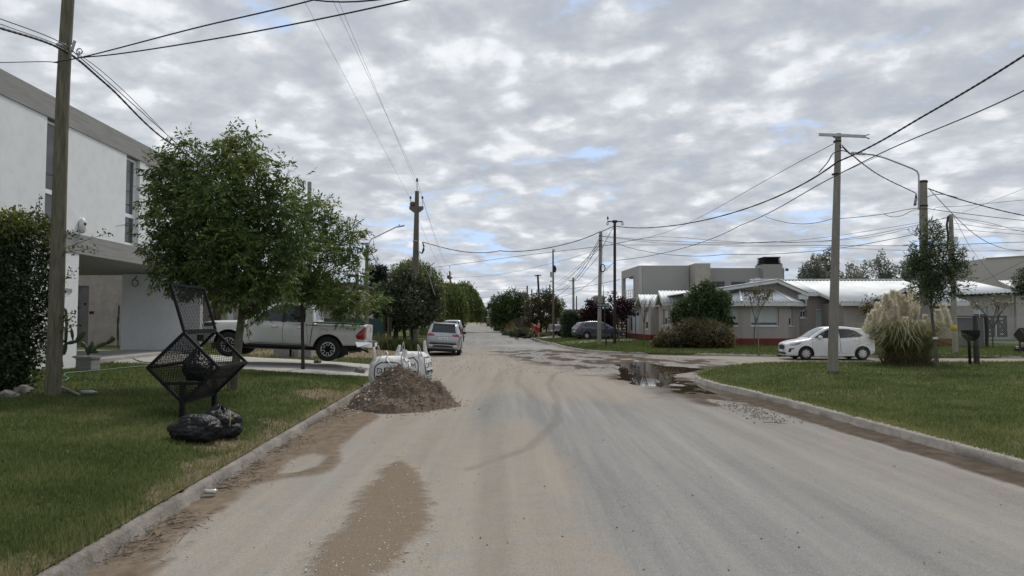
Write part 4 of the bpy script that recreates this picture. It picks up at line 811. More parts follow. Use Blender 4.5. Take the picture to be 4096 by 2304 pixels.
# ================================================================ POLES
GP = 'poles along the streets'
def pole(name, label, bottom, top, r0, r1, mat, build=None, n=12, wob=0., cat='utility pole'):
    b = Vector(bottom); t = Vector(top); th = thing(name, label, cat, b, group=GP)
    k = 9; pts = []; 
    for i in range(k):
        q = i / (k - 1); p = b.lerp(t, q); pts.append(p + Vector((wob * math.sin(q * 5 + 1), wob * math.cos(q * 4), 0)) - Vector((0, 0, .15 if i == 0 else 0)))
    mb = MB(); mb.tube(pts, [r0 + (r1 - r0) * i / (k - 1) for i in range(k)], n); mb.build('shaft', mat, th)
    if build: build(th, t)
    return th
def ins(parent, p, s=1., name='insulator'):
    mb = MB(); mb.tube([p, p + Vector((0, 0, .25 * s))], .015, 5)
    mb.lathe([(0, .12 * s), (.09 * s, .12 * s), (.06 * s, .18 * s), (.08 * s, .2 * s), (.05 * s, .27 * s), (.06 * s, .29 * s), (0, .34 * s)], 10, p + Vector((0, 0, .05))); return mb.build(name, m_insul, parent)
# big wooden pole on the left lawn
b = GL(203, 1580); print("POLE", b); t = D(279, -60, b.y)
def f(th, t):
    p = D(262, 190, 11.85); mb = MB(); mb.lathe([(.125, -.03), (.135, -.03), (.135, .03), (.125, .03)], 14, D(258, 188, b.y)); mb.build('strap', m_galv, th)
    mb = MB(); q = D(290, 185, b.y - .1); mb.bar(q + Vector((-.02, 0, -.1)), q + Vector((.04, 0, .1)), .06, .02); mb.build('bracket', m_galv, th)
    q = D(318, 205, b.y - .12); mb = MB(); mb.tube([q + Vector((.05 * math.cos(a), 0, .05 * math.sin(a))) for a in np.linspace(0, 6.28, 13)], .012, 5); mb.tube([q, q + Vector((-.03, 0, -.15))], .015, 5); mb.build('eye_hook', m_galv, th)
lp = pole('wooden_pole', 'thick weathered greenish wooden pole on the left lawn by the hedge', b, (t.x, b.y, t.z), .13, .10, m_pole, f, 16, .02)
# concrete pole with bare crossarm on the near right lawn
b = GR(3330, 1487); tz = D(3353, 535, b.y)
def f(th, t):
    a0, a1 = D(3276, 538, b.y - .12), D(3462, 546, b.y - .12); mb = MB(); mb.bar(a0, a1, .06, .085)
    arm = mb.build('crossarm', m_galv, th); mb = MB()
    for s_ in (1, -1): mb.bar(a1 + Vector((-.08, 0, 0)), a1 + Vector((.12, 0, .07 * s_)), .025); 
    mb.bar(a0 + Vector((.35, 0, 0)), a0 + Vector((.5, 0, -.1)), .03); mb.build('clamp', m_black, arm)
    for py in (566, 697): mb = MB(); c = D(3349 if py < 600 else 3343, py, b.y); mb.lathe([(.1, -.02), (.12, -.02), (.12, .02), (.1, .02)], 12, c); mb.build('band', m_rustpost, th)
    p = D(3366, 585, b.y - .1); mb = MB(); mb.tube([p + Vector((.04 * math.cos(a), 0, .04 * math.sin(a))) for a in np.linspace(0, 6.28, 11)], .014, 5); mb.tube([p + Vector((.04, 0, -.02)), D(3400, 616, b.y - .1)], .025, 5); mb.build('hook', m_black, th)
P1 = pole('concrete_pole', 'smooth concrete pole with bare steel crossarm in front of the white car', b, tz, .158, .088, m_cpole, f, 20)
# concrete lamp pole in the pampas grass
b = GR(3698, 1452); tz = D(3693, 722, b.y)
def lamp(th, pts, head0, head1, r=.03):
    mb = MB(); mb.tube(pts, r, 8); mb.build('lamp_arm', m_galv, th); mb = MB(); d = (head1 - head0)
    mb.bar(head0, head1, .12, .06); mb.bar(head0 + d * .3 + Vector((0, 0, .05)), head0 + d * .3 + Vector((0, 0, .11)), .06); hd = mb.build('lamp_head', MT('lamp_grey', (.45, .46, .47), rough=.5), th)
    mb = MB(); mb.bar(head0 + d * .35 + Vector((0, 0, -.035)), head0 + d * .95 + Vector((0, 0, -.035)), .1, .012); mb.build('lens', m_clear, hd)
def f(th, t):
    Y = b.y - .16; pts = [D(3674, 836, Y), D(3675, 730, Y), D(3675, 700, Y), D(3668, 685, Y), D(3650, 675, Y), D(3600, 655, Y - .05), D(3540, 632, Y - .1), D(3490, 619, Y - .12), D(3459, 616, Y - .12)]
    lamp(th, pts, D(3462, 617, Y - .12), D(3405, 611, Y - .12))
    for py in (728, 824): mb = MB(); mb.lathe([(.14, -.03), (.155, -.03), (.155, .03), (.14, .03)], 14, D(3694, py, b.y)); mb.build('band', m_rustpost, th)
    mb = MB(); 
    for k in range(3): mb.tube([D(3664, 772, Y - .05), D(3660 + k * 4, 795, Y - .05), D(3655 + k * 3, 823, Y - .05), D(3668, 815, Y - .05)], .014, 5)
    mb.build('cable_tail', m_wire, th)
P2 = pole('lamp_pole', 'thick concrete pole with curved lamp arm rising out of the pampas grass', b, tz, .185, .135, m_cpole, f, 20, cat='street lamp')
# thin wooden pole with yellow tape
b = GR(3822, 1412); tz = D(3803, 858, b.y)
def f(th, t):
    mb = MB(); mb.lathe([(.135, -.13), (.145, -.13), (.15, 0), (.145, .13), (.135, .13)], 12, D(3816, 1310, b.y)); mb.build('yellow_tape', MT('tape_yellow', (.55, .42, .02), (.4, .3, .02), 9, .5), th)
    mb = MB(); mb.rbox(D(3822, 957, b.y - .14), .18, .12, .22); mb.build('junction_box', m_fascia, th)
    c = D(3763, 945, b.y - .2); mb = MB()
    for k in range(3): mb.tube([c + Vector(((.19 + .012 * k) * math.cos(a), .02 * k, (.19 + .012 * k) * math.sin(a))) for a in np.linspace(0, 6.28, 20)], .014, 5)
    mb.build('cable_coil', m_wire, th)
    mb = MB(); mb.tube([D(3793, 865, b.y - .14), D(3787, 900, b.y - .16), D(3793, 945, b.y - .14), D(3790, 1000, b.y - .14)], .05, 6); mb.build('splice_case', m_wire, th)
P3 = pole('wooden_pole', 'slim pale wooden pole with a yellow tape band by the sheet gate', b, tz, .14, .10, m_pole2, f)
# dark post with crossarm
b = GR(2459, 1376)
def arms(th, a0, a1, w=.06, mat=None, parent=None):
    mb = MB(); mb.bar(a0, a1, w, w * 1.2); return mb.build('crossarm', mat or m_rustpost, th)
def f(th, t):
    a0, a1 = D(2430, 886, b.y - .1), D(2490, 886, b.y - .1); arms(th, a0, a1); ins(th, a0 + Vector((.02, 0, -.0)), .9)
    mb = MB(); mb.rbox(D(2459, 886, b.y), .3, .22, .16); mb.build('cap', m_rustpost, th)
    for q in (a0, a1): mb = MB(); q = q + Vector((0, 0, -.12)); mb.tube([q + Vector((.055 * math.cos(a), 0, .1 * math.sin(a) - .03)) for a in np.linspace(0, 6.28, 9)], .025, 5); mb.build('shackle', m_insul, th)
P4 = pole('dark_post', 'dark brown steel post with short crossarm on the far corner lawn', b, D(2459, 884, b.y), .105, .09, m_rustpost, f)
b = GR(2396, 1379)
def f(th, t):
    c = D(2411, 1072, b.y - .25); mb = MB()
    for k in range(4): mb.tube([c + Vector(((.13 + .015 * k) * math.cos(a), .02 * k, (.22 + .015 * k) * math.sin(a))) for a in np.linspace(0, 6.28, 18)], .014, 5)
    mb.tube([c + Vector((.1, 0, -.1)), c + Vector((.33, 0, -.22)), c + Vector((.2, 0, .0))], .014, 5); mb.build('cable_coil', m_wire, th)
    for py in (944, 962, 980): mb = MB(); mb.lathe([(.115, -.02), (.13, -.02), (.13, .02), (.115, .02)], 10, D(2402, py, b.y)); mb.build('band', m_wire, th)
P5 = pole('wooden_pole', 'pale wooden pole with cut top and hanging cable coil on far corner', b, D(2403, 926, b.y), .135, .105, m_pole2, f)
# street name sign on its thin rod
b = GR(2425.5, 1385); sg = thing('street_sign', 'dark green street name sign on a thin leaning rod by the far corner', 'sign', b)
mb = MB(); mb.tube([b - Vector((0, 0, .1)), D(2420, 1300, b.y), D(2415, 1200, b.y), D(2413, 1140, b.y)], [.05, .04, .025, .015], 7); mb.build('rod', m_plast, sg)
c = D(2413, 1225, b.y - .06); p0, p1 = D(2389, 1214, b.y - .06), D(2437, 1237, b.y - .06); w, h = p1.x - p0.x, p0.z - p1.z
mb = MB(); mb.rbox(c, w, .02, h); pl = mb.build('sign_plate', MT('sign_green', (.022, .035, .03), rough=.5), sg)
mb = MB()
for tx, sz, ox, oz in (('Molina Campos', .125, 0, .08), ('400', .12, -.24, -.085), ('500', .12, .24, -.085)):
    V, Fs = text_geo(tx, sz * 1.0); mb.add([(c.x + ox + v[0], c.y - .012, c.z + oz + v[1]) for v in V], Fs)
mb.lathe([(0, 0), (.06, 0), (.06, -.004)], 12, (c.x, c.y - .012, c.z - .085), 'Y'); mb.build('lettering', MT('sign_white', (.75, .76, .75), rough=.5), pl)
# service pole with meter box
b = GR(2214, 1351)
def f(th, t):
    Y = b.y - .15; p0, p1 = D(2200, 1088, Y), D(2212, 1109, Y); mb = MB(); mb.box(p0.x, p1.x, Y - .15, Y, p1.z, p0.z); mb.build('meter_box', MT('box_grey', (.36, .37, .37), rough=.6), th)
    mb = MB(); mb.tube([D(2217, 1062, Y), D(2221, 1075, Y), D(2219, 1090, Y)], [.1, .14, .1], 6); mb.build('cable_bundle', m_wire, th)
    c = D(2216, 1000, Y); mb = MB(); mb.lathe([(0, -.14), (.1, -.1), (.14, 0), (.1, .1), (0, .14)], 10, c); mb.build('globe_lamp', m_fascia, th)
    mb = MB(); mb.tube([D(2200, 1126, Y), D(2212, 1123, Y), D(2216, 1120, Y)], .05, 5); mb.build('camera_bracket', m_galv, th)
pole('service_pole', 'thin pole with a grey meter box and small globe lamp past the far corner', b, D(2212, 996, b.y), .1, .07, m_cpole2, f, 8)
for lab, px0, py0, px1, py1, Y, r, m in (('thin grey pole left of the red shirted man, taller of its pair', 2107, 1312, 2109, 1143, 95, .14, m_cpole2), ('short grey pole beside a taller one under the dark green tree', 2102, 1310, 2097, 1195, 100, .12, m_cpole2),
        ('distant pole just left of the leaning dark post', 2128, 1310, 2127, 1158, 110, .14, m_cpole2), ('pale distant pole standing between service pole and leaning dark post', 2199, 1300, 2199, 1138, 105, .17, m_pole2),
        ('pale pole with small bracket above the clipped hedge', 2294, 1300, 2293, 1111, 80, .15, m_pole2), ('faint distant pole right of the pole over the hedge', 2306, 1300, 2306, 1184, 120, .13, m_cpole2)):
    pole('distant_pole', lab, (D(px0, py0, Y).x, Y, ZR(5, Y)), D(px1, py1, Y), r, r * .75, m, (lambda th, t: arms(th, t + Vector((-.55, -.1, -.35)), t + Vector((.1, -.1, -.35)), .06)) if Y == 80 else None, 7)
b = Vector((D(2164, 1300, 90).x, 90, .1)); pole('dark_post', 'leaning dark post with crossarm rising out of the brownish tree', b, D(2151, 1099, 90), .15, .12, m_rustpost, lambda th, t: arms(th, D(2138, 1103, 89.8), D(2165, 1101, 89.8), .1), 8)
# left side: tall medium voltage poles
def mv(th, t, Y, s=1.):
    a0, a1 = t + Vector((-.55, -.16, -1.25)), t + Vector((.5, -.16, -1.25)); mb = MB()
    mb.prism([a0 + Vector((0, 0, -.12)), a0 + Vector((0, 0, .1)), a1 + Vector((0, 0, .1)), a1 + Vector((0, 0, -.12)), t + Vector((.2, -.16, -1.6)), t + Vector((-.25, -.16, -1.6))], (0, .14, 0)); mb.build('crossarm', m_cpole2, th)
    for q in (a0 + Vector((.08, .07, .1)), a1 + Vector((-.08, .07, .1))): mb = MB(); mb.tube([q, q + Vector((0, 0, .55))], .02, 5); mb.build('insulator_pin', m_galv, th); ins(th, q + Vector((0, 0, .4)), 1.)
    mb = MB(); mb.tube([t, t + Vector((0, 0, .75))], .03, 5); mb.build('insulator_pin', m_galv, th); ins(th, t + Vector((0, 0, .55)), 1.2)
    mb = MB(); mb.lathe([(.1, -.3), (.14, -.3), (.12, -.2), (.14, -.1), (.1, 0)], 10, t); mb.build('collar', m_galv, th)
    mb = MB(); mb.lathe([(0, -.2), (.18, -.17), (.24, 0), (.2, .15), (0, .24)], 10, t + Vector((-.33, .1, -.98))); mb.build('bird_nest', m_twig, th)
b = Vector((D(1657, 1367, 52.8).x, 52.8, .2)); tM = D(1668, 765, 52.8)
def f(th, t):
    mv(th, t, 52.8); q = D(1664, 965, 52.6); mb = MB(); mb.lathe([(.2, -.04), (.23, -.04), (.23, .04), (.2, .04)], 12, D(1663, 965, 52.8)); mb.build('band', m_galv, th)
    mb = MB(); 
    for k in range(4): mb.tube([D(1690, 968, 52.5), D(1694 + k, 985, 52.5), D(1697 - k * 2, 1000, 52.5), D(1690 - k, 1014, 52.5), D(1672, 1004, 52.5)], .035, 5)
    mb.build('cable_tail', m_wire, th)
PM = pole('power_pole', 'tall brown concrete power pole with three insulators above the dark bushy tree', b, tM, .33, .15, m_cpole2, f, 14)
tM2 = D(1799, 1085, 139); pole('power_pole', 'distant brown power pole with insulators showing over the willows', (-11.6, 139, .2), tM2, .3, .16, m_cpole2, lambda th, t: (mv(th, t, 139), arms(th, t + Vector((0, -.2, -3.1)), t + Vector((1.6, -.2, -3.1)), .15)), 8)
b = Vector((D(1466, 1380, 36).x, 36, .35)); tL = D(1468, 972, 36)
def f(th, t):
    Y = 35.9; lamp(th, [D(1474, 1010, Y), D(1476, 985, Y), D(1478, 968, Y), D(1486, 956, Y), D(1510, 945, Y), D(1550, 925, Y), D(1585, 908, Y), D(1592, 906, Y)], D(1588, 908, Y), D(1618, 902, Y), .028)
    mb = MB(); mb.lathe([(.08, -.03), (.1, -.03), (.1, .03), (.08, .03)], 9, D(1468, 980, 36)); mb.build('band', m_galv, th)
PL = pole('lamp_pole', 'slim wooden lamp pole with curved arm above the pickup tailgate', b, tL, .11, .085, m_pole, f, 10, cat='street lamp')
b = Vector((D(1430, 1380, 40).x, 40, .4))
def f(th, t):
    mb = MB(); mb.bar(t + Vector((-.4, -.1, -.15)), t + Vector((.05, -.1, -.15)), .12); mb.build('bracket', m_black, th)
    c = D(1408, 1122, 39.8); mb = MB()
    for k in range(3): mb.tube([c + Vector(((.22 + .02 * k) * math.cos(a), 0, (.27 + .02 * k) * math.sin(a))) for a in np.linspace(0, 6.28, 16)], .02, 5)
    mb.build('cable_coil', m_wire, th)
PS = pole('short_pole', 'short dark pole with a cable coil between the trees by the green fence', b, D(1429, 1094, 40), .1, .09, m_pole, f, 9)
b = Vector((D(1236, 1380, 36.5).x, 36.5, .5)); tB = D(1238, 728, 36.5); PB = pole('wooden_pole', 'grey wooden pole partly hidden behind the big street trees', b, tB, .15, .1, m_pole2, None, 10)
b = Vector((D(1724, 1330, 62).x, 62, .1)); pole('wooden_pole', 'mottled pale pole half hidden between dark tree and willow', b, D(1723, 1078, 62), .13, .11, m_pole2, None, 8)
# far lamps at the end of the road
for lab, px, pyb, pyt, Y, dx in (('left lamp of the far pair at the road end', 1928, 1284, 1235, 260, -9), ('right post of the far pair at the road end', 1931.5, 1284, 1232, 255, 0), ('lamp above the brick house, left of three', 1954.5, 1283, 1243, 200, -6), ('lamp above the brick house, middle of three', 1961, 1283, 1243, 185, -9), ('lamp above the brick house, right of three', 1967, 1286, 1240, 165, -6)):
    t = D(px - (3 if 'three' in lab else 0), pyt, Y); th = pole('lamp_pole', lab, (D(px, pyb, Y).x, Y, float(hill(Y))), t, .22, .14, m_pole2, None, 7, cat='street lamp')
    if dx: mb = MB(); e = D(px + dx - 3, pyt - 3, Y); mb.tube([t - Vector((0, 0, .3)), t.lerp(e, .3) + Vector((0, 0, .1)), e], .09, 5); mb.build('lamp_arm', m_galv, th)
# ================================================================ WIRES
GW = 'overhead cables'
def cable(label, pts, r=.012, sag=0., n=14, twist=0, name='cable'):
    P = [Vector(p) for p in pts]; out = []; m = len(P); sg = sag if isinstance(sag, (list, tuple)) else [sag] * (m - 1)
    if twist: n *= 3
    E = [P[0] * 2 - P[1]] + P + [P[-1] * 2 - P[-2]]
    for i in range(m - 1):
        p0, p1, p2, p3 = E[i:i + 4]; l0, l1, l2 = [max(1e-6, (b - a).length) ** .5 for a, b in ((p0, p1), (p1, p2), (p2, p3))]
        m1 = (p2 - p1) + l1 * ((p1 - p0) / l0 - (p2 - p0) / (l0 + l1)) * 1.0; m2 = (p2 - p1) + l1 * ((p3 - p2) / l2 - (p3 - p1) / (l1 + l2)) * 1.0
        g = sg[i] if m == 2 or sg[i] >= .25 else 0
        for k in range(n):
            t = k / n; q = p1 * (2 * t ** 3 - 3 * t * t + 1) + m1 * (t ** 3 - 2 * t * t + t) + p2 * (3 * t * t - 2 * t ** 3) + m2 * (t ** 3 - t * t)
            out.append(q - Vector((0, 0, 4 * g * t * (1 - t))))
    out.append(P[-1]); mb = MB()
    if twist:
        L1, L2 = [], []
        for i, p in enumerate(out): a = i * twist * .5; o_ = Vector((math.cos(a), 0, math.sin(a))) * r * .22; L1.append(p + o_); L2.append(p - o_)
        mb.tube(L1, r * .85, 5); mb.tube(L2, r * .85, 5)
    else: mb.tube(out, r, 5)
    o = mb.build(name, m_wire); tag(o, label, 'cable', GW); return o
yl = lp.location.y - .15
cable('thick twisted cable bundle from the left pole down behind the big street tree', [D(-700, -40, 6), D(0, 112, 10.2), D(262, 205, yl), D(420, 332, 14.2), D(712, 592, 20), D(1238, 800, 36.4)], .022, [.05, .03, .05, .12, .3], 30, .9, 'cable_bundle')
cable('thin upper cable beside the twisted bundle at the left pole', [D(-700, -120, 6), D(0, 75, 10.2), D(268, 186, yl), D(318, 228, 12.4), D(720, 585, 20.3)], .009, [.03, .02, 0, .05], 16)
cable('second thin cable beside the twisted bundle at the left pole', [D(0, 96, 10.3), D(270, 196, yl), D(345, 238, 12.6), D(730, 600, 21)], .007, [.03, 0, .1], 16)
cable('upper of two cables from left pole across the sky to the top edge', [D(215, 250, 12.1), D(318, 231, 11.9), D(790, 110, 10.4), D(1252, 0, 9.3), D(2600, -400, 7)], .011, [0, .12, .1, .3], 16)
cable('lower of two cables from left pole across the sky to the top edge', [D(318, 231, 11.9), D(470, 216, 11.5), D(1000, 130, 10), D(1630, 0, 8.8), D(2600, -250, 7)], .011, [.0, .1, .1, .1], 16)
cable('cable from the left pole towards the roof of the white house', [D(232, 252, 12.1), D(198, 247, 12.3), D(0, 250, 13), D(-900, 262, 15)], .008, [0, .02, .02], 10)
off = [(tM + Vector((-.47, -.1, -.6)), 'left'), (tM + Vector((0, 0, .85)), 'middle'), (tM + Vector((.42, -.1, -.6)), 'right')]
for (p, nm_), pxt in zip(off, (1215, 1330, 1352)):
    q = D(pxt, 0, 24); d = (q - p); e = p + d * 2.4; cable(nm_ + ' of three thin power wires running overhead along the left verge', [p, q, e], .006, [.12, .1], 16)
    p2 = tM2 + (p - tM); cable(nm_ + ' thin power wire between the tall power pole and the distant one', [p, p2], .009, 1.0, 20)
cable('thick twisted cable climbing from the dark post past the concrete pole to the right edge', [D(2466, 905, 47.7), D(3348, 648, 21.85), D(3719, 450, 17.4), D(4096, 222, 14.3), D(5600, -900, 6)], .026, [.78, .03, .02, .1], 40, .9, 'cable_bundle')
cable('lower thick cable climbing from the dark post to the right edge', [D(2466, 1041, 47.6), D(2960, 902, 32), D(3333, 708, 21.9), D(3560, 596, 19.3), D(3907, 450, 16), D(4096, 362, 14.3), D(5600, -500, 6)], .016, [.3, .12, .08, .05, .02, .1], 16)
cable('thin messenger wire just above the lower thick cable', [D(3360, 694, 21.9), D(3526, 620, 19.5)], .007, .0, 6)
cable('thin straight guy wire from the crossarm pole down to the far corner', [D(3336, 574, 22), D(2610, 945, 46), D(2404, 986, 46.3)], .010, [.1, .05], 12)
cable('looped jumper cable on the concrete pole', [D(3275, 690, 22), D(3310, 650, 21.9), D(3335, 612, 21.88), D(3375, 603, 21.88), D(3405, 618, 21.8), D(3440, 648, 22)], .016, 0, 6)
cable('twisted cable hanging from crossarm pole to lamp pole', [D(3398, 612, 21.9), D(3500, 690, 23.4), D(3662, 772, 26.7)], .018, [.05, .12], 22, .9)
cable('thick cable from the lamp pole to the right edge, highest there', [D(3712, 754, 26.8), D(3800, 785, 27.2), D(3890, 812, 27.6), D(4096, 862, 28.6), D(5000, 1000, 33)], .022, [.03, .03, .05, .2], 14, .9)
cable('jumper cable joining the lamp pole and the thick right hand cable', [D(3708, 788, 26.75), D(3735, 779, 26.9), D(3775, 778, 27.1), D(3830, 790, 27.4)], .013, 0, 8)
cable('long drooping cable from lamp pole to the house at far right', [D(3718, 757, 26.8), D(3800, 845, 30), D(3890, 930, 33), D(3975, 980, 36), D(4096, 1003, 40), D(4700, 1010, 46)], .014, [.03, .05, .05, .05, .1], 10)
cable('cable from far corner wires to lamp pole, passing behind the crossarm pole', [D(3060, 866, 36), D(3325, 876, 30), D(3535, 856, 27.5), D(3668, 833, 26.75), D(3780, 845, 27), D(4096, 882, 30), D(4900, 950, 36)], .013, [.25, .06, .03, .03, .1, .2], 12)
cable('slack loop under the lamp pole cable', [D(3535, 856, 27.5), D(3565, 867, 27.3), D(3610, 862, 27), D(3650, 842, 26.8), D(3710, 838, 26.8)], .011, 0, 6)
cable('cable rising from lamp pole to right edge', [D(3735, 842, 26.9), D(3740, 832, 27), D(3850, 824, 27.5), D(4096, 800, 28), D(4900, 740, 30)], .008, .03, 8)
for lab, pts, r, sg_ in (
    ('topmost of the long level wires from the wooden corner pole to the slim pole', [D(2405, 944, 46.2), D(2620, 962, 43), D(3100, 966, 39), D(3793, 868, 35.9)], .013, [.1, .2, .3]),
    ('second of the long level wires from the wooden corner pole to the slim pole', [D(2405, 946, 46.2), D(2700, 975, 42), D(3200, 960, 38), D(3793, 872, 35.9)], .010, [.1, .2, .2]),
    ('wire dipping behind the crossarm pole below the long level wires', [D(2405, 962, 46.2), D(2470, 974, 45.8), D(2900, 1017, 42), D(3300, 1000, 38), D(3620, 945, 36.5), D(3790, 903, 35.9)], .016, [.0, .3, .2, .1, .05]),
    ('level wire reaching the right edge below the lamp pole', [D(2405, 980, 46.2), D(2900, 980, 43), D(3300, 982, 40), D(3700, 982, 38), D(4096, 968, 37), D(5000, 950, 36)], .014, [.1, .1, .1, .1, .1]),
    ('lowest level wire crossing behind the lamp pole to the right edge', [D(2900, 985, 44), D(3300, 990, 42), D(3700, 1004, 40), D(4096, 1003, 39), D(4800, 1000, 38)], .009, [.1, .1, .1, .1]),
    ('cable spliced to the climbing cable and running level to the right', [D(2404, 986, 46.2), D(2620, 948, 44), D(2900, 965, 42), D(3060, 972, 40.5), D(3500, 945, 37.5), D(3793, 868, 36)], .011, [.02, .1, .05, .2, .1]),
    ('wire from slim pole to right edge, upper', [D(3812, 866, 35.9), D(3950, 890, 36), D(4096, 926, 37), D(4700, 1000, 38)], .011, [.1, .1, .1]),
    ('wire from slim pole to right edge, second', [D(3812, 868, 35.9), D(3960, 900, 36.5), D(4096, 914, 37.5), D(4700, 960, 40)], .009, [.1, .1, .1]),
    ('wire from slim pole to right edge, third', [D(3815, 893, 35.9), D(3960, 912, 36.5), D(4096, 924, 37), D(4700, 960, 38)], .010, [.05, .05, .1]),
    ('wire from slim pole to right edge, lowest', [D(3818, 917, 35.9), D(3960, 928, 36.5), D(4096, 938, 37), D(4700, 970, 38)], .010, [.05, .05, .1]),
    ('service wire from the slim pole down to the rustic roof', [D(3815, 868, 35.9), D(3900, 1016, 46), D(4026, 1168, 57)], .010, [.15, .1]),
    ('service wire rising across the blank tower to the right edge', [D(3880, 1140, 57), D(3946, 1117, 58), D(4096, 1044, 50), D(4500, 850, 40)], .013, [.0, .1, .1]),
    ('fine wire across the right sky above the slim pole', [D(3790, 870, 40), D(3850, 850, 40), D(4096, 755, 36), D(4700, 520, 30)], .008, [0, .05, .1])):
    cable(lab, pts, r, sg_, 12)
cable('thick cable sagging across the road from the dark post to the tall power pole', [D(2455, 905, 47.7), D(2392, 930, 48), D(2000, 1003, 50.5), D(1692, 968, 52.6)], .028, [.02, .25, .25], 16, .9, 'cable_bundle')
cable('thin cable crossing the road just under the thick sagging one', [D(2402, 985, 46.3), D(2080, 1024, 55), D(1755, 1067, 66), D(1600, 1085, 72)], .016, [.15, .1, .05], 10)
cable('fainter wire crossing the road below the thin cable', [D(2402, 996, 46.3), D(2220, 1050, 60), D(1980, 1100, 80), D(1790, 1112, 100)], .012, [.2, .1, .1], 10)
cable('level wire crossing the far road, upper', [D(1900, 1159, 120), D(2020, 1157, 122), D(2110, 1155, 100), D(2200, 1158, 104), D(2400, 1135, 70), D(2480, 1118, 70)], .022, .1, 8)
cable('level wire crossing the far road, middle', [D(1800, 1192, 105), D(1920, 1190, 110), D(2108, 1178, 95), D(2214, 1165, 67.1)], .022, .1, 8)
cable('level wire crossing the far road, lower', [D(1780, 1212, 115), D(1900, 1215, 118), D(2010, 1210, 120), D(2109, 1185, 95)], .022, .1, 8)
for k, (e, s_) in enumerate(((D(2214, 1165, 67), .9), (D(2293, 1122, 80), .5), (D(2199, 1160, 105), .7), (D(2214, 1190, 67), .6), (D(2128, 1160, 110), .9), (D(2214, 1150, 67), .2))):
    cable(['steep cable', 'short steep cable', 'faint steep wire', 'lowest steep cable', 'longest steep wire', 'straightest steep wire'][k] + ' fanning down from the wooden corner pole to ' + ['the service pole', 'the pole over the hedge', 'the pale distant pole', 'the service pole base', 'the farthest poles', 'the meter box'][k], [D(2398, 950 + 9 * k, 46.3), e], .015 if k < 4 else .011, s_, 14)
cable('cable falling from the dark post behind the wooden corner pole', [D(2452, 912, 47.6), D(2430, 950, 47.8), D(2412, 985, 48), D(2392, 1025, 52), D(2340, 1085, 62), D(2293, 1122, 79)], .018, [0, 0, 0, .2, .3], 8)
cable('long cable descending from dark post leftwards past the service pole', [D(2453, 1052, 47.7), D(2390, 1108, 55), D(2310, 1165, 65), D(2225, 1190, 80), D(2109, 1200, 95)], .016, [.05, .1, .2, .2], 10)
cable('stay wire dropping from the corner pole to the street sign rod', [D(2410, 985, 46), D(2412, 1060, 46), D(2411, 1140, 46)], .009, 0, 4)
cable('cable from the power pole down behind the dark bushy tree', [D(1672, 1000, 52.6), D(1690, 1060, 48), D(1710, 1090, 44), D(1740, 1180, 40)], .018, .1, 8)
cable('cable from the lamp pole arm down into the dark bushy tree', [D(1474, 985, 35.9), D(1490, 1020, 36.5), D(1520, 1065, 38), D(1555, 1115, 40)], .020, .08, 10, .9)
cable('thin wire from the lamp pole down towards the conifer', [D(1472, 1000, 35.9), D(1500, 1045, 38), D(1540, 1100, 41)], .008, .05, 8)
cable('wire from the short pole across to the hidden pole', [D(1425, 1098, 40), D(1320, 1115, 39), D(1238, 1122, 36.6)], .014, .05, 8)
cable('upper wire between lamp pole and the hidden pole', [D(1466, 978, 36), D(1400, 982, 36.2), D(1240, 960, 36.5)], .012, .15, 8)
cable('thin wire between short pole and lamp pole', [D(1432, 1098, 40), D(1466, 1112, 37), D(1500, 1092, 45)], .010, 0, 8)
# ================================================================ VEGETATION
def nrm(v): return v / np.maximum(np.linalg.norm(v, axis=-1, keepdims=True), 1e-9)
def leafquads(P, Dv, L, Wd, up=None):
    n = len(P); r = nrm(rng.normal(size=(n, 3)) + (0 if up is None else np.array([0, 0, up]))); s = nrm(np.cross(Dv, r)); nn = np.cross(s, Dv)
    L = L[:, None]; Wd = Wd[:, None]; mid = P + Dv * L * .45 - nn * L * .06
    V = np.stack([P, mid + s * Wd / 2, P + Dv * L, mid - s * Wd / 2], 1).reshape(-1, 3)
    return V, np.arange(4 * n).reshape(-1, 4)
def lumps_pts(lumps, n, shell=.5):
    Lm = np.array([(*l[0], *(l[1] if hasattr(l[1], '__len__') else (l[1],) * 3)) for l in lumps], float)
    w = (Lm[:, 3] * Lm[:, 4] * Lm[:, 5]) ** .5; i = rng.choice(len(Lm), n, p=w / w.sum())
    d = nrm(rng.normal(size=(n, 3))); r = shell + (1 - shell) * rng.uniform(0, 1, n) ** .6
    return Lm[i, :3] + d * Lm[i, 3:] * r[:, None], nrm(d * Lm[i, 3:]), i
def foliage(P, O, tl=.3, ncomp=3, rl=.18, nl=5, ll=.09, lw=.03, up=.3, droop=.3, droop2=.3, rand=.6, tintf=None):
    n = len(P); td = nrm(O * .7 + np.array([0, 0, up]) + rng.normal(size=(n, 3)) * rand); Ps, Ds, T = [], [], []
    tt = rng.uniform(.15, .75, n) if tintf is None else tintf
    for k in range(ncomp):
        b = P + td * (tl * (k + rng.uniform(0, 1, n)) / ncomp)[:, None]
        rd = nrm(td * .5 + rng.normal(size=(n, 3)) * .7 + np.array([0, 0, -droop]))
        sd = nrm(np.cross(rd, rng.normal(size=(n, 3)) * .5 + np.array([0, 0, 1.])))
        for j in range(nl):
            sg = 1 if j % 2 else -1
            if nl > 1 and j == nl - 1: d = rd
            else: d = nrm(rd * .6 + sd * sg * (.8 if nl > 1 else .0) + np.array([0, 0, -droop2]) + rng.normal(size=(n, 3)) * .15)
            Ps.append(b + rd * (rl * (j + 1) / nl)); Ds.append(d); T.append(tt + rng.uniform(-.12, .12, n))
    P2 = np.concatenate(Ps); D2 = np.concatenate(Ds); t = np.concatenate(T); m = len(P2)
    V, Fq = leafquads(P2, D2, ll * rng.uniform(.7, 1.25, m), lw * rng.uniform(.7, 1.25, m)); return V, Fq, np.repeat(t, 4)
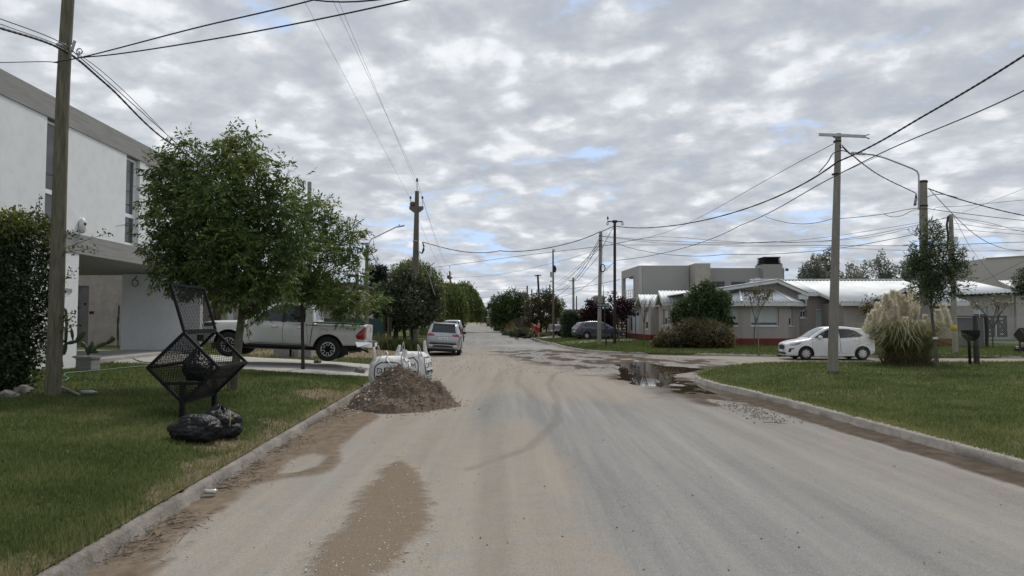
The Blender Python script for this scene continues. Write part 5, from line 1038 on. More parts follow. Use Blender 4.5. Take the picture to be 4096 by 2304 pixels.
def limb(mb, a, b, r0, r1, bend=.15, n=6, k=7, sagz=0):
    a, b = Vector(a), Vector(b); L_ = (b - a).length; o = Vector((random.uniform(-1, 1), random.uniform(-1, 1), 0)) * bend * L_; pts = []
    for i in range(k): t = i / (k - 1); pts.append(a.lerp(b, t) + o * math.sin(t * math.pi) + Vector((0, 0, sagz * L_ * math.sin(t * math.pi))))
    mb.tube(pts, [r0 + (r1 - r0) * i / (k - 1) for i in range(k)], n); return pts
def tree(name, label, base_, fork, r0, lumps, mat, bark, ntw, group=None, shell=.45, trunks=None, cat='tree', lean=.03, limbr=.4, twigs=0, extra=None, **kw):
    b = Vector(base_); th = thing(name, label, cat, b, group=group); fork = Vector(fork); mb = MB(); made = None
    if trunks:
        for q in trunks: limb(mb, Vector(q) - Vector((0, 0, .2)), fork + (Vector(q) - b) * random.uniform(.3, 1.4) + Vector((0, 0, random.uniform(-.2, .3))), r0, r0 * .55, .05, 8)
    else: limb(mb, b - Vector((0, 0, .2)), fork, r0 * 1.15, r0 * .75, lean, 10, 9)
    tips = []
    for c, rr in lumps:
        pts = limb(mb, fork + Vector((0, 0, random.uniform(-.15, .1))), Vector(c), r0 * limbr, r0 * .1, .12, 6, 7, .06); tips.append(pts)
    for _ in range(twigs):
        pts = random.choice(tips); p = random.choice(pts[2:]); c, rr = random.choice(lumps); rr = rr if not hasattr(rr, '__len__') else rr[0]
        e = p + Vector((random.gauss(0, .6), random.gauss(0, .6), random.uniform(.0, .9))) * rr; limb(mb, p, e, r0 * .08, r0 * .03, .15, 4, 5)
    tr = mb.build('trunk', bark, th)
    P, O, li = lumps_pts(lumps, ntw, shell); V, Fq, t = foliage(P, O, **kw)
    if extra: V, Fq, t = extra(V, Fq, t)
    bigmesh('crown', V, Fq, mat, th, attr=dict(tint=t)); return th
m_ash = leafmat('ash_leaf', (.034, .060, .016), (.080, .125, .032), (.22, .25, .06), .3, .5, 1.1)
m_ashy = leafmat('ash_leaf_light', (.050, .085, .020), (.11, .16, .038), (.26, .29, .07), .3, .5, 1.1)
def at(px, py, Y): return tuple(D(px, py, Y))
# ---- big ash on the left lawn
b = GL(926, 1556); Yt = b.y
SHR = 0.
def Lp(px, py, rpx, dy=0, rz=None): r = max(rpx / F * Yt - SHR, .35 * rpx / F * Yt); return (at(px, py, Yt + dy), (r, r, r * (rz or 1)))
SHR = .26
lum = [Lp(680, 700, 95, .2, 1.05), Lp(700, 830, 130, -.3), Lp(668, 980, 105, .3), Lp(715, 1110, 110, 0, .85), Lp(840, 690, 120, .3), Lp(945, 620, 95, 0, 1.2), Lp(1010, 700, 110, -.1, 1.1), Lp(880, 850, 150, -.6), Lp(1000, 880, 150, .4), Lp(1120, 850, 120, .1, 1.1), Lp(1160, 980, 100, -.2), Lp(1060, 1050, 140, .4), Lp(920, 1010, 150, -.6), Lp(800, 1010, 130, .6), Lp(1000, 1170, 110, -.3, .8), Lp(1115, 1130, 95, .1, .9), Lp(860, 1150, 110, .5, .8), Lp(960, 545, 45, 0, 1.5), Lp(665, 620, 38, .1, 1.5), Lp(745, 600, 45, .1, 1.4), Lp(580, 900, 30, 0, .8), Lp(1040, 1235, 50, -.2, .9), Lp(1150, 700, 45, 0, 1.4), Lp(760, 760, 120, .2)]
def yellowtop(V, Fq, t):
    c = V.reshape(-1, 4, 3)[:, 0]; k = ss(.9, .15, np.hypot(c[:, 0] - D(1010, 650, Yt).x, c[:, 2] - D(1010, 640, Yt).z)) * .45 + ss(4.6, 5.6, c[:, 2]) * .25; return V, Fq, t + np.repeat(k * rng.uniform(.3, 1, len(k)), 4)
tree('ash_tree', 'big leafy street tree with smooth grey trunk behind the mesh garbage basket', b, D(975, 1190, Yt), .085, lum, m_ash, m_bark, 1500, None, .5, tl=.34, ncomp=4, rl=.2, nl=7, ll=.115, lw=.036, up=.2, droop=.45, droop2=.45, twigs=40, extra=yellowtop, lean=-.04)
st = Vector(GL(931, 1557)) ; mb = MB(); q = G(931, 1556, ZL(b.x, b.y)); mb.tube([q + Vector((.02, -.25, -.1)), q + Vector((-.02, -.2, .55))], .03, 6); tag(mb.build('stake', m_twig), 'short brown wooden stake under the mesh basket by the tree', 'stake')
# ---- second, looser ash
b = GL(1213, 1481); Yt = b.y
SHR = .10
lum = [Lp(1200, 830, 60, 0, 1.3), Lp(1245, 960, 70, .2), Lp(1290, 870, 60, 0), Lp(1320, 1010, 75, -.3, .7), Lp(1390, 960, 55, 0, 1.2), Lp(1420, 1080, 55, .2, .6), Lp(1250, 1110, 60, -.2, .7), Lp(1225, 1160, 60, .1, .6), Lp(1345, 1190, 80, -.2, .55), Lp(1400, 1230, 70, .3, .55), Lp(1300, 1150, 60, .3, .6), Lp(1170, 1160, 70, 0, .8), Lp(1480, 1205, 40, .2, .6), Lp(1180, 1020, 70, .1), Lp(1450, 1030, 30, .1, .6)]
tree('ash_tree', 'thinner open crowned street tree in front of the white pickup', b, D(1207, 1170, Yt), .05, lum, m_ashy, m_barkd, 640, None, .3, tl=.4, ncomp=4, rl=.22, nl=6, ll=.15, lw=.042, up=.25, droop=.2, droop2=.15, twigs=60, limbr=.55, lean=.01)
SHR = 0.
# ---- hedge at the left edge
hb = GL(100, 1545); th = thing('hedge', 'dense tall dark green hedge at the left edge beside the wooden pole', 'hedge', hb)
hx1 = D(205, 1200, 12.6).x - .62
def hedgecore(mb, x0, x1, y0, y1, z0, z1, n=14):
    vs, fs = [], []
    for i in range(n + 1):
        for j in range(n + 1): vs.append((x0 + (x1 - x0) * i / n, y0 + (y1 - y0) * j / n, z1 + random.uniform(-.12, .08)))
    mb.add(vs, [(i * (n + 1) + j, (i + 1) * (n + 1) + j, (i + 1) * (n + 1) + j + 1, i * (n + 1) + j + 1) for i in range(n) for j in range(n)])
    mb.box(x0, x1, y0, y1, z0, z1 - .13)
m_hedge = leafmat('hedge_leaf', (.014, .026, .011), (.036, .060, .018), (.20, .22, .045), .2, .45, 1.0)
m_core = MT('light_block_dark', (.010, .012, .006), (.006, .007, .004), 6, .95)  # near-black fill for the cores that block light inside foliage
mb = MB(); hedgecore(mb, -15, hx1 - .3, 12.8, 13.4, .5, 3.45); mb.build('light_block_core', m_core, th)  # solid dark mass added inside the hedge to block light
n = 11000; X = rng.uniform(-14.6, hx1, n); f_ = rng.uniform(0, 1, n); Z = rng.uniform(.55, 3.65, n); Y = np.where(f_ < .5, 12.5 + .25 * rng.uniform(0, 1, n), rng.uniform(12.5, 13.7, n)); top = (f_ > .5) & (f_ < .72); Z[top] = 3.42 + rng.uniform(0, .32, top.sum()); sid = f_ >= .72; X[sid] = hx1 - .3 + rng.uniform(0, .32, sid.sum())
bul = .3 * (fbm(X * 1.3 + Y * .7, Z * 1.3, 211) - .5); Y = Y - bul * (f_ < .5); X = X + bul * sid - ss(1.6, .6, Z) * .25 * sid
P = np.stack([X, Y, Z], -1); O = np.zeros_like(P); O[f_ < .5] = (0, -1, .2); O[top] = (0, -.2, 1); O[sid] = (1, -.3, .2)
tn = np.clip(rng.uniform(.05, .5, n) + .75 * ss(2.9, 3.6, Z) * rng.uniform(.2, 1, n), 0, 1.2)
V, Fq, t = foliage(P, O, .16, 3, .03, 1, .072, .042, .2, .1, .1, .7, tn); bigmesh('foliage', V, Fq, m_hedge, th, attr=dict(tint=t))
tips = []
for px0, py0, px1, py1 in ((235, 1000, 440, 930), (240, 960, 305, 925), (238, 1010, 375, 995), (230, 1150, 300, 1085), (250, 1290, 300, 1250), (245, 1330, 295, 1305), (130, 870, 150, 830), (180, 880, 160, 800), (215, 905, 172, 860), (245, 1245, 275, 1300)):
    mb = MB(); pts = limb(mb, D(px0 - 25, py0 + 15, 12.5), D(px1, py1, 12.3), .008, .003, .04, 4, 8, .03); tips += [p for p in pts[2:] for _ in range(3)]; mb.build('sprig', m_twig, th)
P = np.array([tuple(p) for p in tips]) + rng.normal(size=(len(tips), 3)) * .03
V, Fq, t = foliage(P, nrm(rng.normal(size=P.shape)), .04, 2, .02, 1, .055, .034, .3, 0, 0, .8, rng.uniform(.1, .8, len(P))); bigmesh('sprig_leaves', V, Fq, m_hedge, th, attr=dict(tint=t))
# ---- prickly pears
m_cact = MT('cactus_green', (.055, .075, .035), (.035, .055, .025), 6, .6, .3, 40, c3=(.10, .09, .05), s3=9, a3=.4)
def pad(mb, p, d, L_, w, tn=.04, face=None):
    d = Vector(d).normalized(); fx = Vector(face or (random.uniform(-1, 1), -1, 0)); s = d.cross(fx).normalized(); nn = s.cross(d).normalized(); p = Vector(p); rings = []
    prof = [(0, .25), (.12, .55), (.35, .9), (.6, 1.0), (.82, .8), (.95, .45), (1, .05)]; k = 10; vs = []
    for t, ww in prof:
        for j in range(k): a = 2 * math.pi * j / k; vs.append(p + d * (t * L_) + s * (math.cos(a) * ww * w / 2) + nn * (math.sin(a) * tn * (.5 + .5 * ww)))
    mb.add(vs, [(i * k + j, i * k + (j + 1) % k, (i + 1) * k + (j + 1) % k, (i + 1) * k + j) for i in range(len(prof) - 1) for j in range(k)], 0, True); return p + d * L_ * .96
def cactus(label, base_, segs, Y):
    th = thing('prickly_pear', label, 'cactus', base_)
    for i, (x0, y0, x1, y1, w) in enumerate(segs):
        a, b_ = D(x0, y0, Y), D(x1, y1, Y + random.uniform(-.1, .1)); mb = MB(); 
        if i == 0: mb.tube([a, a.lerp(b_, .5), b_], [w / F * Y / 2] * 3, 8); mb.build('trunk', m_bark, th); continue
        pad(mb, a, b_ - a, (b_ - a).length * 1.05, w / F * Y); mb.build('pad', m_cact, th)
cy = 17.6; cactus('tall prickly pear cactus against the white house wall', tuple(GL(246, 1468)), [(246, 1470, 240, 1425, 16), (243, 1432, 262, 1375, 17), (262, 1380, 266, 1300, 12), (266, 1305, 264, 1240, 12), (258, 1420, 266, 1375, 12), (241, 1430, 240, 1368, 14), (262, 1375, 306, 1365, 16), (300, 1372, 340, 1325, 22), (292, 1362, 286, 1315, 12), (268, 1255, 258, 1232, 9), (246, 1370, 258, 1362, 12)], cy)
cb = D(352, 1455, 18.4); cactus('spreading prickly pear cactus growing in the concrete planter', (cb.x, cb.y, ZL(cb.x, cb.y)), [(352, 1440, 355, 1415, 9), (355, 1420, 345, 1385, 16), (345, 1390, 325, 1370, 18), (358, 1415, 385, 1390, 16), (350, 1420, 372, 1365, 20), (366, 1410, 395, 1405, 14), (378, 1392, 425, 1370, 20), (420, 1378, 460, 1352, 18), (440, 1372, 452, 1345, 14), (345, 1425, 290, 1428, 10)], 18.4)
cb2 = D(470, 1380, 26); cactus('slender prickly pear stem standing against the white carport wall', (cb2.x, 26, ZL(cb2.x, 26)), [(472, 1392, 472, 1360, 6), (472, 1364, 471, 1305, 11), (471, 1310, 474, 1262, 10), (475, 1268, 476, 1222, 6)], 26)
pl0, pl1 = D(322, 1440, 18.3).x, D(383, 1440, 18.3).x; zt = D(350, 1424, 18.3).z
mb = MB(); mb.box(pl0, pl1, 18.1, 18.5, ZL(pl0, 18.3) - .05, zt - .06); mb.box(pl0 - .02, pl1 + .02, 18.08, 18.52, zt - .058, zt); tag(mb.build('planter', m_conc), 'square grey concrete planter holding the spreading cactus', 'planter')
# ---- dark bushy tree by the silver SUV, brush under it
m_dark = leafmat('privet_leaf', (.030, .040, .019), (.062, .078, .036), (.13, .15, .07), .25, .5, .9)
b = Vector((D(1582, 1380, 43.5).x, 43.5, ZL(-7, 43.5))); Yt = 43.5; SHR = .26
lum = [Lp(1530, 1180, 60), Lp(1610, 1140, 70), Lp(1690, 1160, 65), Lp(1570, 1240, 85, -.5), Lp(1650, 1230, 90, -.8), Lp(1730, 1230, 55), Lp(1500, 1230, 45), Lp(1620, 1110, 45), Lp(1700, 1270, 55, -.3, .8), Lp(1540, 1285, 60, .2, .6), Lp(1630, 1290, 70, -.2, .5), Lp(1740, 1170, 40)]
tree('privet_tree', 'dark dusty round crowned tree beside the tall power pole', b, D(1590, 1300, Yt), .13, lum, m_dark, m_barkd, 2600, None, .5, trunks=[b, b + Vector((.55, .2, 0)), b + Vector((.9, -.1, 0)), b + Vector((-.1, .3, 0))], tl=.3, ncomp=4, rl=.05, nl=2, ll=.15, lw=.09, up=.1, droop=.1, droop2=.1)
SHR = 0.
m_weed = leafmat('weeds', (.03, .05, .015), (.07, .095, .03), (.21, .19, .09), .25, .6, 1.)
def tuft(label, c, r, n, h, w, mat=m_weed, name='weed_clump', cat='plant', t0=.1, t1=.9, spread=.5):
    c = Vector(c); a = rng.uniform(0, 2 * np.pi, n); rr = r * rng.uniform(0, 1, n) ** .6; X = c.x + np.cos(a) * rr; Y = c.y + np.sin(a) * rr
    hh = h * rng.uniform(.45, 1.1, n) * (1 - .35 * rr / r); la = a + rng.normal(0, .7, n); ln = spread * hh * rng.uniform(.2, 1, n); q = rng.uniform(0, 6.28, n); bx, by = np.cos(q) * w, np.sin(q) * w; z0 = np.full(n, c.z - .03)
    mx, my, mz = X + np.cos(la) * ln * .35, Y + np.sin(la) * ln * .35, z0 + hh * .65; ex, ey, ez = X + np.cos(la) * ln, Y + np.sin(la) * ln, z0 + hh
    V = np.stack([np.stack([X - bx, Y - by, z0], -1), np.stack([X + bx, Y + by, z0], -1), np.stack([mx + bx * .8, my + by * .8, mz], -1), np.stack([mx - bx * .8, my - by * .8, mz], -1), np.stack([ex, ey, ez], -1)], 1).reshape(-1, 3)
    i = np.arange(n)[:, None] * 5; Fq = np.concatenate([i + np.array([[0, 1, 2, 3]]), i + np.array([[3, 2, 4, 4]])]); Fq = [tuple(f[:4]) if f[2] != f[3] else tuple(f[:3]) for f in Fq.tolist()]
    me = bpy.data.meshes.new(name); me.from_pydata((V - np.array(c)).tolist(), [], Fq); at_ = me.attributes.new('tint', 'FLOAT', 'POINT'); at_.data.foreach_set('value', np.repeat(rng.uniform(t0, t1, n), 5).astype(np.float32)); o = link(name, me, mat, None, c); tag(o, label, cat); return o
tuft('yellowing tall grass clump at the end of the green cloth fence', G(1525, 1392, .33), .5, 350, 1.0, .02, t0=.4, t1=1.1)
tuft('leafy weeds around the foot of the dark bushy tree', G(1600, 1395, .28), 1.1, 500, .75, .035, t0=.0, t1=.6)
tuft('low weeds between dark bushy tree and the parked silver car', G(1660, 1402, .2), .8, 350, .5, .03, t0=.1, t1=.8)
# ---- willows
m_will = leafmat('willow_leaf', (.062, .088, .022), (.125, .160, .040), (.24, .27, .08), .35, .5, .5)
def willow(label, b, top, rx, ry, hz_, ns, Y, r0=.3, ll=.34, lw=.075):
    b = Vector(b); th = thing('willow_tree', label, 'tree', b, group='willows along the left verge'); mb = MB(); top = Vector(top); fk = b.lerp(top, .4); limb(mb, b - Vector((0, 0, .3)), fk, r0, r0 * .7, .03, 8)
    for k in range(9): a = k * 2.4; limb(mb, fk, Vector((top.x + rx * .75 * math.cos(a), top.y + ry * .75 * math.sin(a), b.z + (top.z - b.z) * random.uniform(.75, .95))), r0 * .4, r0 * .08, .1, 5, 6, .12)
    mb.build('trunk', m_barkd, th); d = nrm(rng.normal(size=(ns, 3))); d[:, 2] = np.abs(d[:, 2]); rr = rng.uniform(.45, 1, ns) ** .5
    lump = .8 + .35 * fbm(np.arctan2(d[:, 1], d[:, 0]) * 2.2 + 10, d[:, 2] * 3, int(b.x * 7) + 300)
    P0 = np.stack([top.x + d[:, 0] * rx * rr * lump, top.y + d[:, 1] * ry * rr * lump, top.z - hz_ + d[:, 2] * hz_ * rr * lump], -1)
    ln = (P0[:, 2] - b.z) * rng.uniform(.2, .72, ns); ln = np.minimum(ln, P0[:, 2] - b.z - .6); st_ = 13; Ps, Ds = [], []; out = np.stack([d[:, 0], d[:, 1], 0 * d[:, 0]], -1); tt = rng.uniform(.0, .75, ns)
    for k in range(st_):
        t = k / st_; p = P0 + out * (.5 * math.sin(t * 1.6)) + np.array([0, 0, .12 * math.sin(t * 3)]) - np.stack([0 * ln, 0 * ln, ln * t ** 1.25], -1) + rng.normal(size=P0.shape) * .06; Ps.append(p); Ds.append(nrm(np.array([0, 0, -1.]) + out * (.6 * (1 - t)) + rng.normal(size=p.shape) * .35))
    P = np.concatenate(Ps); m = len(P); V, Fq = leafquads(P, np.concatenate(Ds), ll * rng.uniform(.7, 1.3, m), lw * rng.uniform(.7, 1.3, m)); bigmesh('crown', V, Fq, m_will, th, attr=dict(tint=np.repeat(np.tile(tt, st_) + rng.uniform(-.1, .1, m), 4))); return th
def wil(label, pxc, pxhw, pyt, Y, ns, **k):
    t = D(pxc, pyt, Y); b = Vector((t.x, Y, float(zl(t.x, Y)))); r = pxhw / F * Y; willow(label, b, t, r, r, (t.z - b.z) * .5, ns, Y, **k)
wil('tallest weeping willow directly behind the tall power pole', 1650, 122, 1018, 72, 2300)
wil('weeping willow further up the left verge, middle one', 1765, 105, 1112, 88, 2000, ll=.4, lw=.09)
wil('far weeping willow overhanging the left edge of the road', 1852, 78, 1118, 104, 2000, ll=.45, lw=.1)
wil('small weeping willow behind the row on the left verge', 1725, 70, 1120, 120, 800, ll=.5, lw=.12)
m_con = leafmat('conifer_leaf', (.008, .014, .010), (.016, .026, .017), (.035, .05, .03), .1, .5, 1.)
def conifer(label, px, pyt, pyb, Y, hw, n, z0=.3):
    t = D(px, pyt, Y); b = Vector((t.x, Y, z0)); th = thing('conifer', label, 'tree', b); mb = MB(); mb.tube([b, t], [hw * .09, .03], 7); mb.build('trunk', m_barkd, th); H = t.z - b.z
    s = rng.uniform(.12, 1, n); tier = np.floor(s * 9) / 9 + .03; a = rng.uniform(0, 6.28, n); br = np.floor(a / 6.28 * 7) / 7 * 6.28 + rng.normal(0, .12, n) + tier * 20; r = hw * (1.05 - tier) * rng.uniform(.1, 1, n) + .1
    P = np.stack([b.x + np.cos(br) * r, b.y + np.sin(br) * r, b.z + H * tier + .10 * H * (r / hw) ** 2 - .02 * H + rng.normal(0, .08, n)], -1); O = np.stack([np.cos(br), np.sin(br), 0 * br + .2], -1)
    V, Fq, tt = foliage(P, O, .4, 2, .1, 2, .4, .1, .1, .1, .0, .5); bigmesh('crown', V, Fq, m_con, th, attr=dict(tint=tt))
conifer('dark tiered conifer rising left of the willows behind the fence', 1512, 1058, 1290, 58, 1.9, 1700)
# ---- right hand side trees
b = G(2012, 1326, .1); b = Vector((D(2035, 1320, 108).x, 108, .1)); Yt = 108
m_g2 = leafmat('acacia_leaf', (.032, .056, .016), (.07, .11, .030), (.16, .21, .06), .3, .5, .5)
lum = [Lp(2000, 1215, 32), Lp(2050, 1195, 35), Lp(2085, 1220, 28), Lp(1995, 1255, 32), Lp(2040, 1245, 45), Lp(2085, 1265, 30), Lp(1990, 1285, 26, 0, .6), Lp(2040, 1285, 36, 0, .6), Lp(2095, 1195, 18), Lp(2060, 1290, 30, -1, .5)]
tree('acacia_tree', 'rounded dark green tree with several trunks on the far right verge', b, D(2040, 1290, Yt), .16, lum, m_g2, m_barkd, 2300, None, .45, trunks=[b, b + Vector((.6, 0, 0)), b + Vector((-1.3, .3, 0)), b + Vector((1.2, .2, 0))], tl=.5, ncomp=3, rl=.2, nl=2, ll=.34, lw=.14, up=.2)
Yt = 84; b = Vector((D(2165, 1325, 84).x, 84, .1))
m_brn = leafmat('brownish_leaf', (.050, .048, .022), (.098, .09, .04), (.18, .165, .07), .3, .5, .6)
lum = [Lp(2130, 1225, 30), Lp(2165, 1200, 30), Lp(2205, 1215, 26), Lp(2140, 1265, 36), Lp(2190, 1260, 36), Lp(2225, 1240, 22), Lp(2165, 1290, 36, 0, .6), Lp(2195, 1175, 14), Lp(2120, 1290, 22, 0, .7)]
tree('plum_tree', 'brownish green multi stemmed tree behind the red shirted man', b, D(2165, 1295, Yt), .12, lum, m_brn, m_barkd, 1500, None, .35, trunks=[b, b + Vector((.5, 0, 0)), b + Vector((-.4, .2, 0)), b + Vector((1.0, 0, 0))], tl=.45, ncomp=3, rl=.15, nl=2, ll=.26, lw=.12, up=.3, twigs=30)
Yt = 92; b = Vector((D(2240, 1325, 92).x, 92, .1)); tree('young_tree', 'yellow green small tree just left of the clipped hedge', b, D(2240, 1290, Yt), .08, [Lp(2225, 1240, 18), Lp(2240, 1220, 18), Lp(2235, 1270, 20)], m_ashy, m_barkd, 330, None, .4, tl=.4, ncomp=3, rl=.15, nl=2, ll=.26, lw=.12)
for k, (lab, px, py, Y, r, h) in enumerate((('bushy grey green shrub beside the wheelbarrow', 2084, 1335, 74, 1.2, 1.25), ('pale weedy shrub right of the grey green one', 2112, 1335, 76, 1.2, .8), ('low green weeds on the kerb behind the wheelbarrow', 2062, 1338, 82, 1.6, .7), ('dark green weeds under the rounded dark tree', 2040, 1326, 98, 1.3, .7), ('weeds at the foot of the brownish tree', 2140, 1342, 72, 1.4, .6), ('grey green shrub in the dry grass strip', 2004, 1318, 116, 1.2, 1.0), ('weeds behind the bent man', 2175, 1345, 76, 1.6, .6))):
    p = G(px, py, .1); tuft(lab, (D(px, py, Y).x, Y, .1), r, 650, h, .045, leafmat('shrub_%d' % k, (.035, .045, .022), (.075, .09, .045), (.16, .165, .085), .2), 'shrub', 'shrub', spread=.9)
m_dry = leafmat('dry_grass', (.17, .125, .055), (.27, .20, .095), (.38, .3, .16), .2, .7)
n = 12000; Y = rng.uniform(104, 185, n); X = x0f(Y) + .1 + rng.uniform(0, 1, n) * 5; blades('dry_grass', X, Y, zr(X, Y), 1.5, .16, 'tall dry yellow grass along the far right verge', m_dry, .5)
n = 4000; Y = rng.uniform(75, 190, n); X = -3.3 - .05 * Y - rng.uniform(0, 1, n) * 4; blades('dry_grass', X, Y, zl(X, Y), .7, .12, 'rough yellowish grass under the willows on the left verge', m_weed, .5)
# distant belt of trees
m_far = leafmat('far_leaf', (.035, .052, .028), (.07, .098, .05), (.13, .165, .085), .2, .6, .1)
for k, (lab, px, hw, pyt, Y, cn) in enumerate((('far dark tree at the road end, left of the twin poles', 1893, 24, 1240, 320, 0), ('far broad tree at the road end behind the twin poles', 1920, 26, 1232, 330, 0), ('far low tree at the left end of the distant belt', 1868, 22, 1246, 300, 0), ('far tree closing the road end at the right', 1950, 28, 1240, 310, 0), ('far low bushes across the road end', 1905, 34, 1262, 290, 0), ('far tree behind the dark conifer', 1985, 30, 1232, 280, 0), ('far tree at the right end of the distant belt', 2020, 30, 1235, 300, 0), ('far tree hidden mostly by willows', 1835, 30, 1230, 290, 0))):
    t = D(px, pyt, Y); r = hw / F * Y; z0 = float(hill(Y)) - .5; b = Vector((t.x, Y, z0)); H = t.z - z0; Yt = Y
    tree('far_tree', lab, b, b + Vector((0, 0, H * .3)), .4, [((t.x + random.uniform(-.5, .5) * r, Y + random.uniform(-2, 2), z0 + H * (.35 + .12 * q)), (r * random.uniform(.5, .8), r * .6, H * .28)) for q in range(5)], m_far, m_barkd, 420, 'distant trees at the road end', .4, tl=1, ncomp=3, rl=.3, nl=2, ll=1.2, lw=.6)
conifer('dark spiky conifer left of the rounded dark tree far up the road', 1962, 1212, 1283, 210, 3.4, 1500, 0.5)
conifer('second dark conifer beside the spiky one far up the road', 1948, 1240, 1283, 240, 3.2, 900, 0.5)
# ---- shrubs at the bungalow
m_round = leafmat('laurel_leaf', (.030, .054, .020), (.062, .10, .034), (.14, .19, .065), .25, .45, .7)
SHR = .18; Yt = 43.0; b = Vector((D(2810, 1380, Yt).x, Yt, .2)); lum = [Lp(2750, 1240, 55), Lp(2810, 1190, 60), Lp(2870, 1210, 55), Lp(2850, 1290, 75), Lp(2780, 1290, 70), Lp(2720, 1270, 40), Lp(2900, 1280, 35), Lp(2895, 1350, 35, 0, .9), Lp(2830, 1150, 28), Lp(2790, 1165, 22), Lp(2700, 1250, 18)]
tree('laurel_tree', 'round dark green tree in front of the bungalow', b, D(2810, 1310, Yt), .12, lum, m_round, m_barkd, 2900, None, .5, tl=.3, ncomp=4, rl=.06, nl=2, ll=.17, lw=.075, up=.25)
SHR = 0.; m_auburn = leafmat('auburn_leaf', (.050, .048, .020), (.105, .088, .032), (.22, .145, .045), .25, .5, .8)
def mound_shrub(label, lums, mat, n, ll, lw, name='shrub', core=True):
    c = Vector(lums[0][0]); th = thing(name, label, 'shrub', (c.x, c.y, .2)); mb = MB()
    for p, r in lums:
        vs, fs = [], []; mb.lathe([(max(.01, math.sin(a)) * .82, -math.cos(a) * .82) for a in np.linspace(0, math.pi, 9)], 14, (0, 0, 0)); k = 9 * 14
        mb.v[-k:] = [(p[0] + v[0] * r[0], p[1] + v[1] * r[1], max(.12, p[2] + v[2] * r[2])) for v in mb.v[-k:]]
    mb.build('light_block_core', m_core, th); P, O, _ = lumps_pts(lums, n, .88); ok = P[:, 2] > .2; V, Fq, t = foliage(P[ok], O[ok], .16, 3, .03, 1, ll, lw, .3, .05, .05, .6); bigmesh('foliage', V, Fq, mat, th, attr=dict(tint=t)); return th  # dark solid lumps added under the leaves to stop light passing
Yt = 41.0; mound_shrub('wide mounded auburn and green hedge in front of the round tree', [Lp(2790, 1350, 80, 0, .75), Lp(2690, 1360, 65, 0, .7), Lp(2850, 1350, 80, -.2, .7), Lp(2760, 1330, 60, .2, .85), Lp(2640, 1375, 28, 0, .7), Lp(2900, 1370, 32, 0, .7), Lp(2830, 1312, 45, .3, .7)], m_auburn, 6500, .10, .05, 'mounded_hedge')
m_hedge2 = leafmat('clipped_leaf', (.030, .044, .020), (.06, .082, .038), (.12, .145, .07), .2, .5, .7)
th = thing('clipped_hedge', 'clipped dark green hedge hiding the front of the silver pickup', 'hedge', (D(2300, 1340, 65).x, 65, .2)); x0_, x1_ = D(2256, 1300, 65).x, D(2440, 1300, 65).x; z1 = D(2300, 1252, 65).z
mb = MB(); hedgecore(mb, x0_ + .2, x1_ - .2, 64.8, 67, .15, z1 - .1); mb.build('light_block_core', m_core, th); n = 5500; f_ = rng.uniform(0, 1, n); X = rng.uniform(x0_, x1_, n); Y = np.where(f_ < .6, 64.6 + rng.uniform(0, .3, n), rng.uniform(64.6, 67, n)); Z = np.where(f_ < .6, rng.uniform(.2, z1, n), z1 + rng.normal(0, .08, n)); s_ = f_ > .85; X[s_] = x0_ + rng.uniform(-.1, .2, s_.sum()); Z[s_] = rng.uniform(.2, z1, s_.sum())  # hedge filled with an added dark core that blocks light
Y = Y - .35 * (fbm(X * .9, Z * .9, 221) - .5) * (f_ < .6); V, Fq, t = foliage(np.stack([X, Y, Z], -1), np.where((f_ < .6)[:, None], np.array([0, -1, .3]), np.array([0, 0, 1.])), .2, 3, .05, 1, .15, .08, .2); bigmesh('foliage', V, Fq, m_hedge2, th, attr=dict(tint=t))
m_redl = leafmat('plum_leaf', (0.022, 0.011, 0.014), (0.054, 0.022, 0.026), (0.114, 0.042, 0.054), .25, .5, .8)
SHR = .16; Yt = 63.0; b = Vector((D(2420, 1370, 63.5).x, 63.5, .2)); lum = [Lp(2340, 1255, 22), Lp(2365, 1225, 22), Lp(2400, 1235, 28), Lp(2430, 1255, 30), Lp(2370, 1265, 30), Lp(2410, 1280, 30), Lp(2445, 1285, 24), Lp(2460, 1265, 20), Lp(2355, 1205, 9, 0, 1.3)]
tree('purple_leaf_tree', 'dark purple leaved tree spreading over the clipped hedge', b, D(2420, 1310, Yt), .09, lum, m_redl, m_barkd, 1150, 'purple leaved trees', .4, tl=.35, ncomp=3, rl=.06, nl=2, ll=.2, lw=.11, up=.2, twigs=20)
Yt = 55.0; b = Vector(GR(2474, 1367)); Yt = b.y; lum = [Lp(2485, 1215, 25), Lp(2505, 1235, 22), Lp(2470, 1245, 20), Lp(2520, 1215, 16), Lp(2490, 1265, 20), Lp(2440, 1200, 14), Lp(2525, 1250, 12), Lp(2455, 1180, 8, 0, 1.5)]
tree('purple_leaf_tree', 'small open purple leaved tree with thin trunk right of the dark post', b, D(2474, 1290, Yt), .05, lum, m_redl, m_bark, 420, 'purple leaved trees', .25, tl=.35, ncomp=3, rl=.06, nl=2, ll=.17, lw=.1, up=.2, twigs=40, limbr=.5)
SHR = 0.
def bare(name, label, b, H, r0, spread, depth, mat=m_twig, lf=None, group=None, nb=3, forkh=.35, seed=1):
    random.seed(seed); b = Vector(b); th = thing(name, label, 'tree', b, group=group); mb = MB(); tips = []
    def rec(p, d, L_, r, k):
        e = p + d * L_; limb(mb, p, e, r, r * .6, .06, 5 if k else 7, 5); 
        if k >= depth: tips.append(e); return
        for j in range(nb + (k == 0)):
            a = random.uniform(0, 6.28); q = (d + Vector((math.cos(a), math.sin(a), random.uniform(.1, .7))) * spread).normalized(); rec(p.lerp(e, random.uniform(.6, 1) if k else 1), q, L_ * random.uniform(.55, .8) if k else H * .3, r * .6, k + 1)
    rec(b - Vector((0, 0, .1)), Vector((.02, 0, 1)), H * forkh, r0, 0); mb.build('trunk', mat, th); return th, np.array([tuple(t) for t in tips])
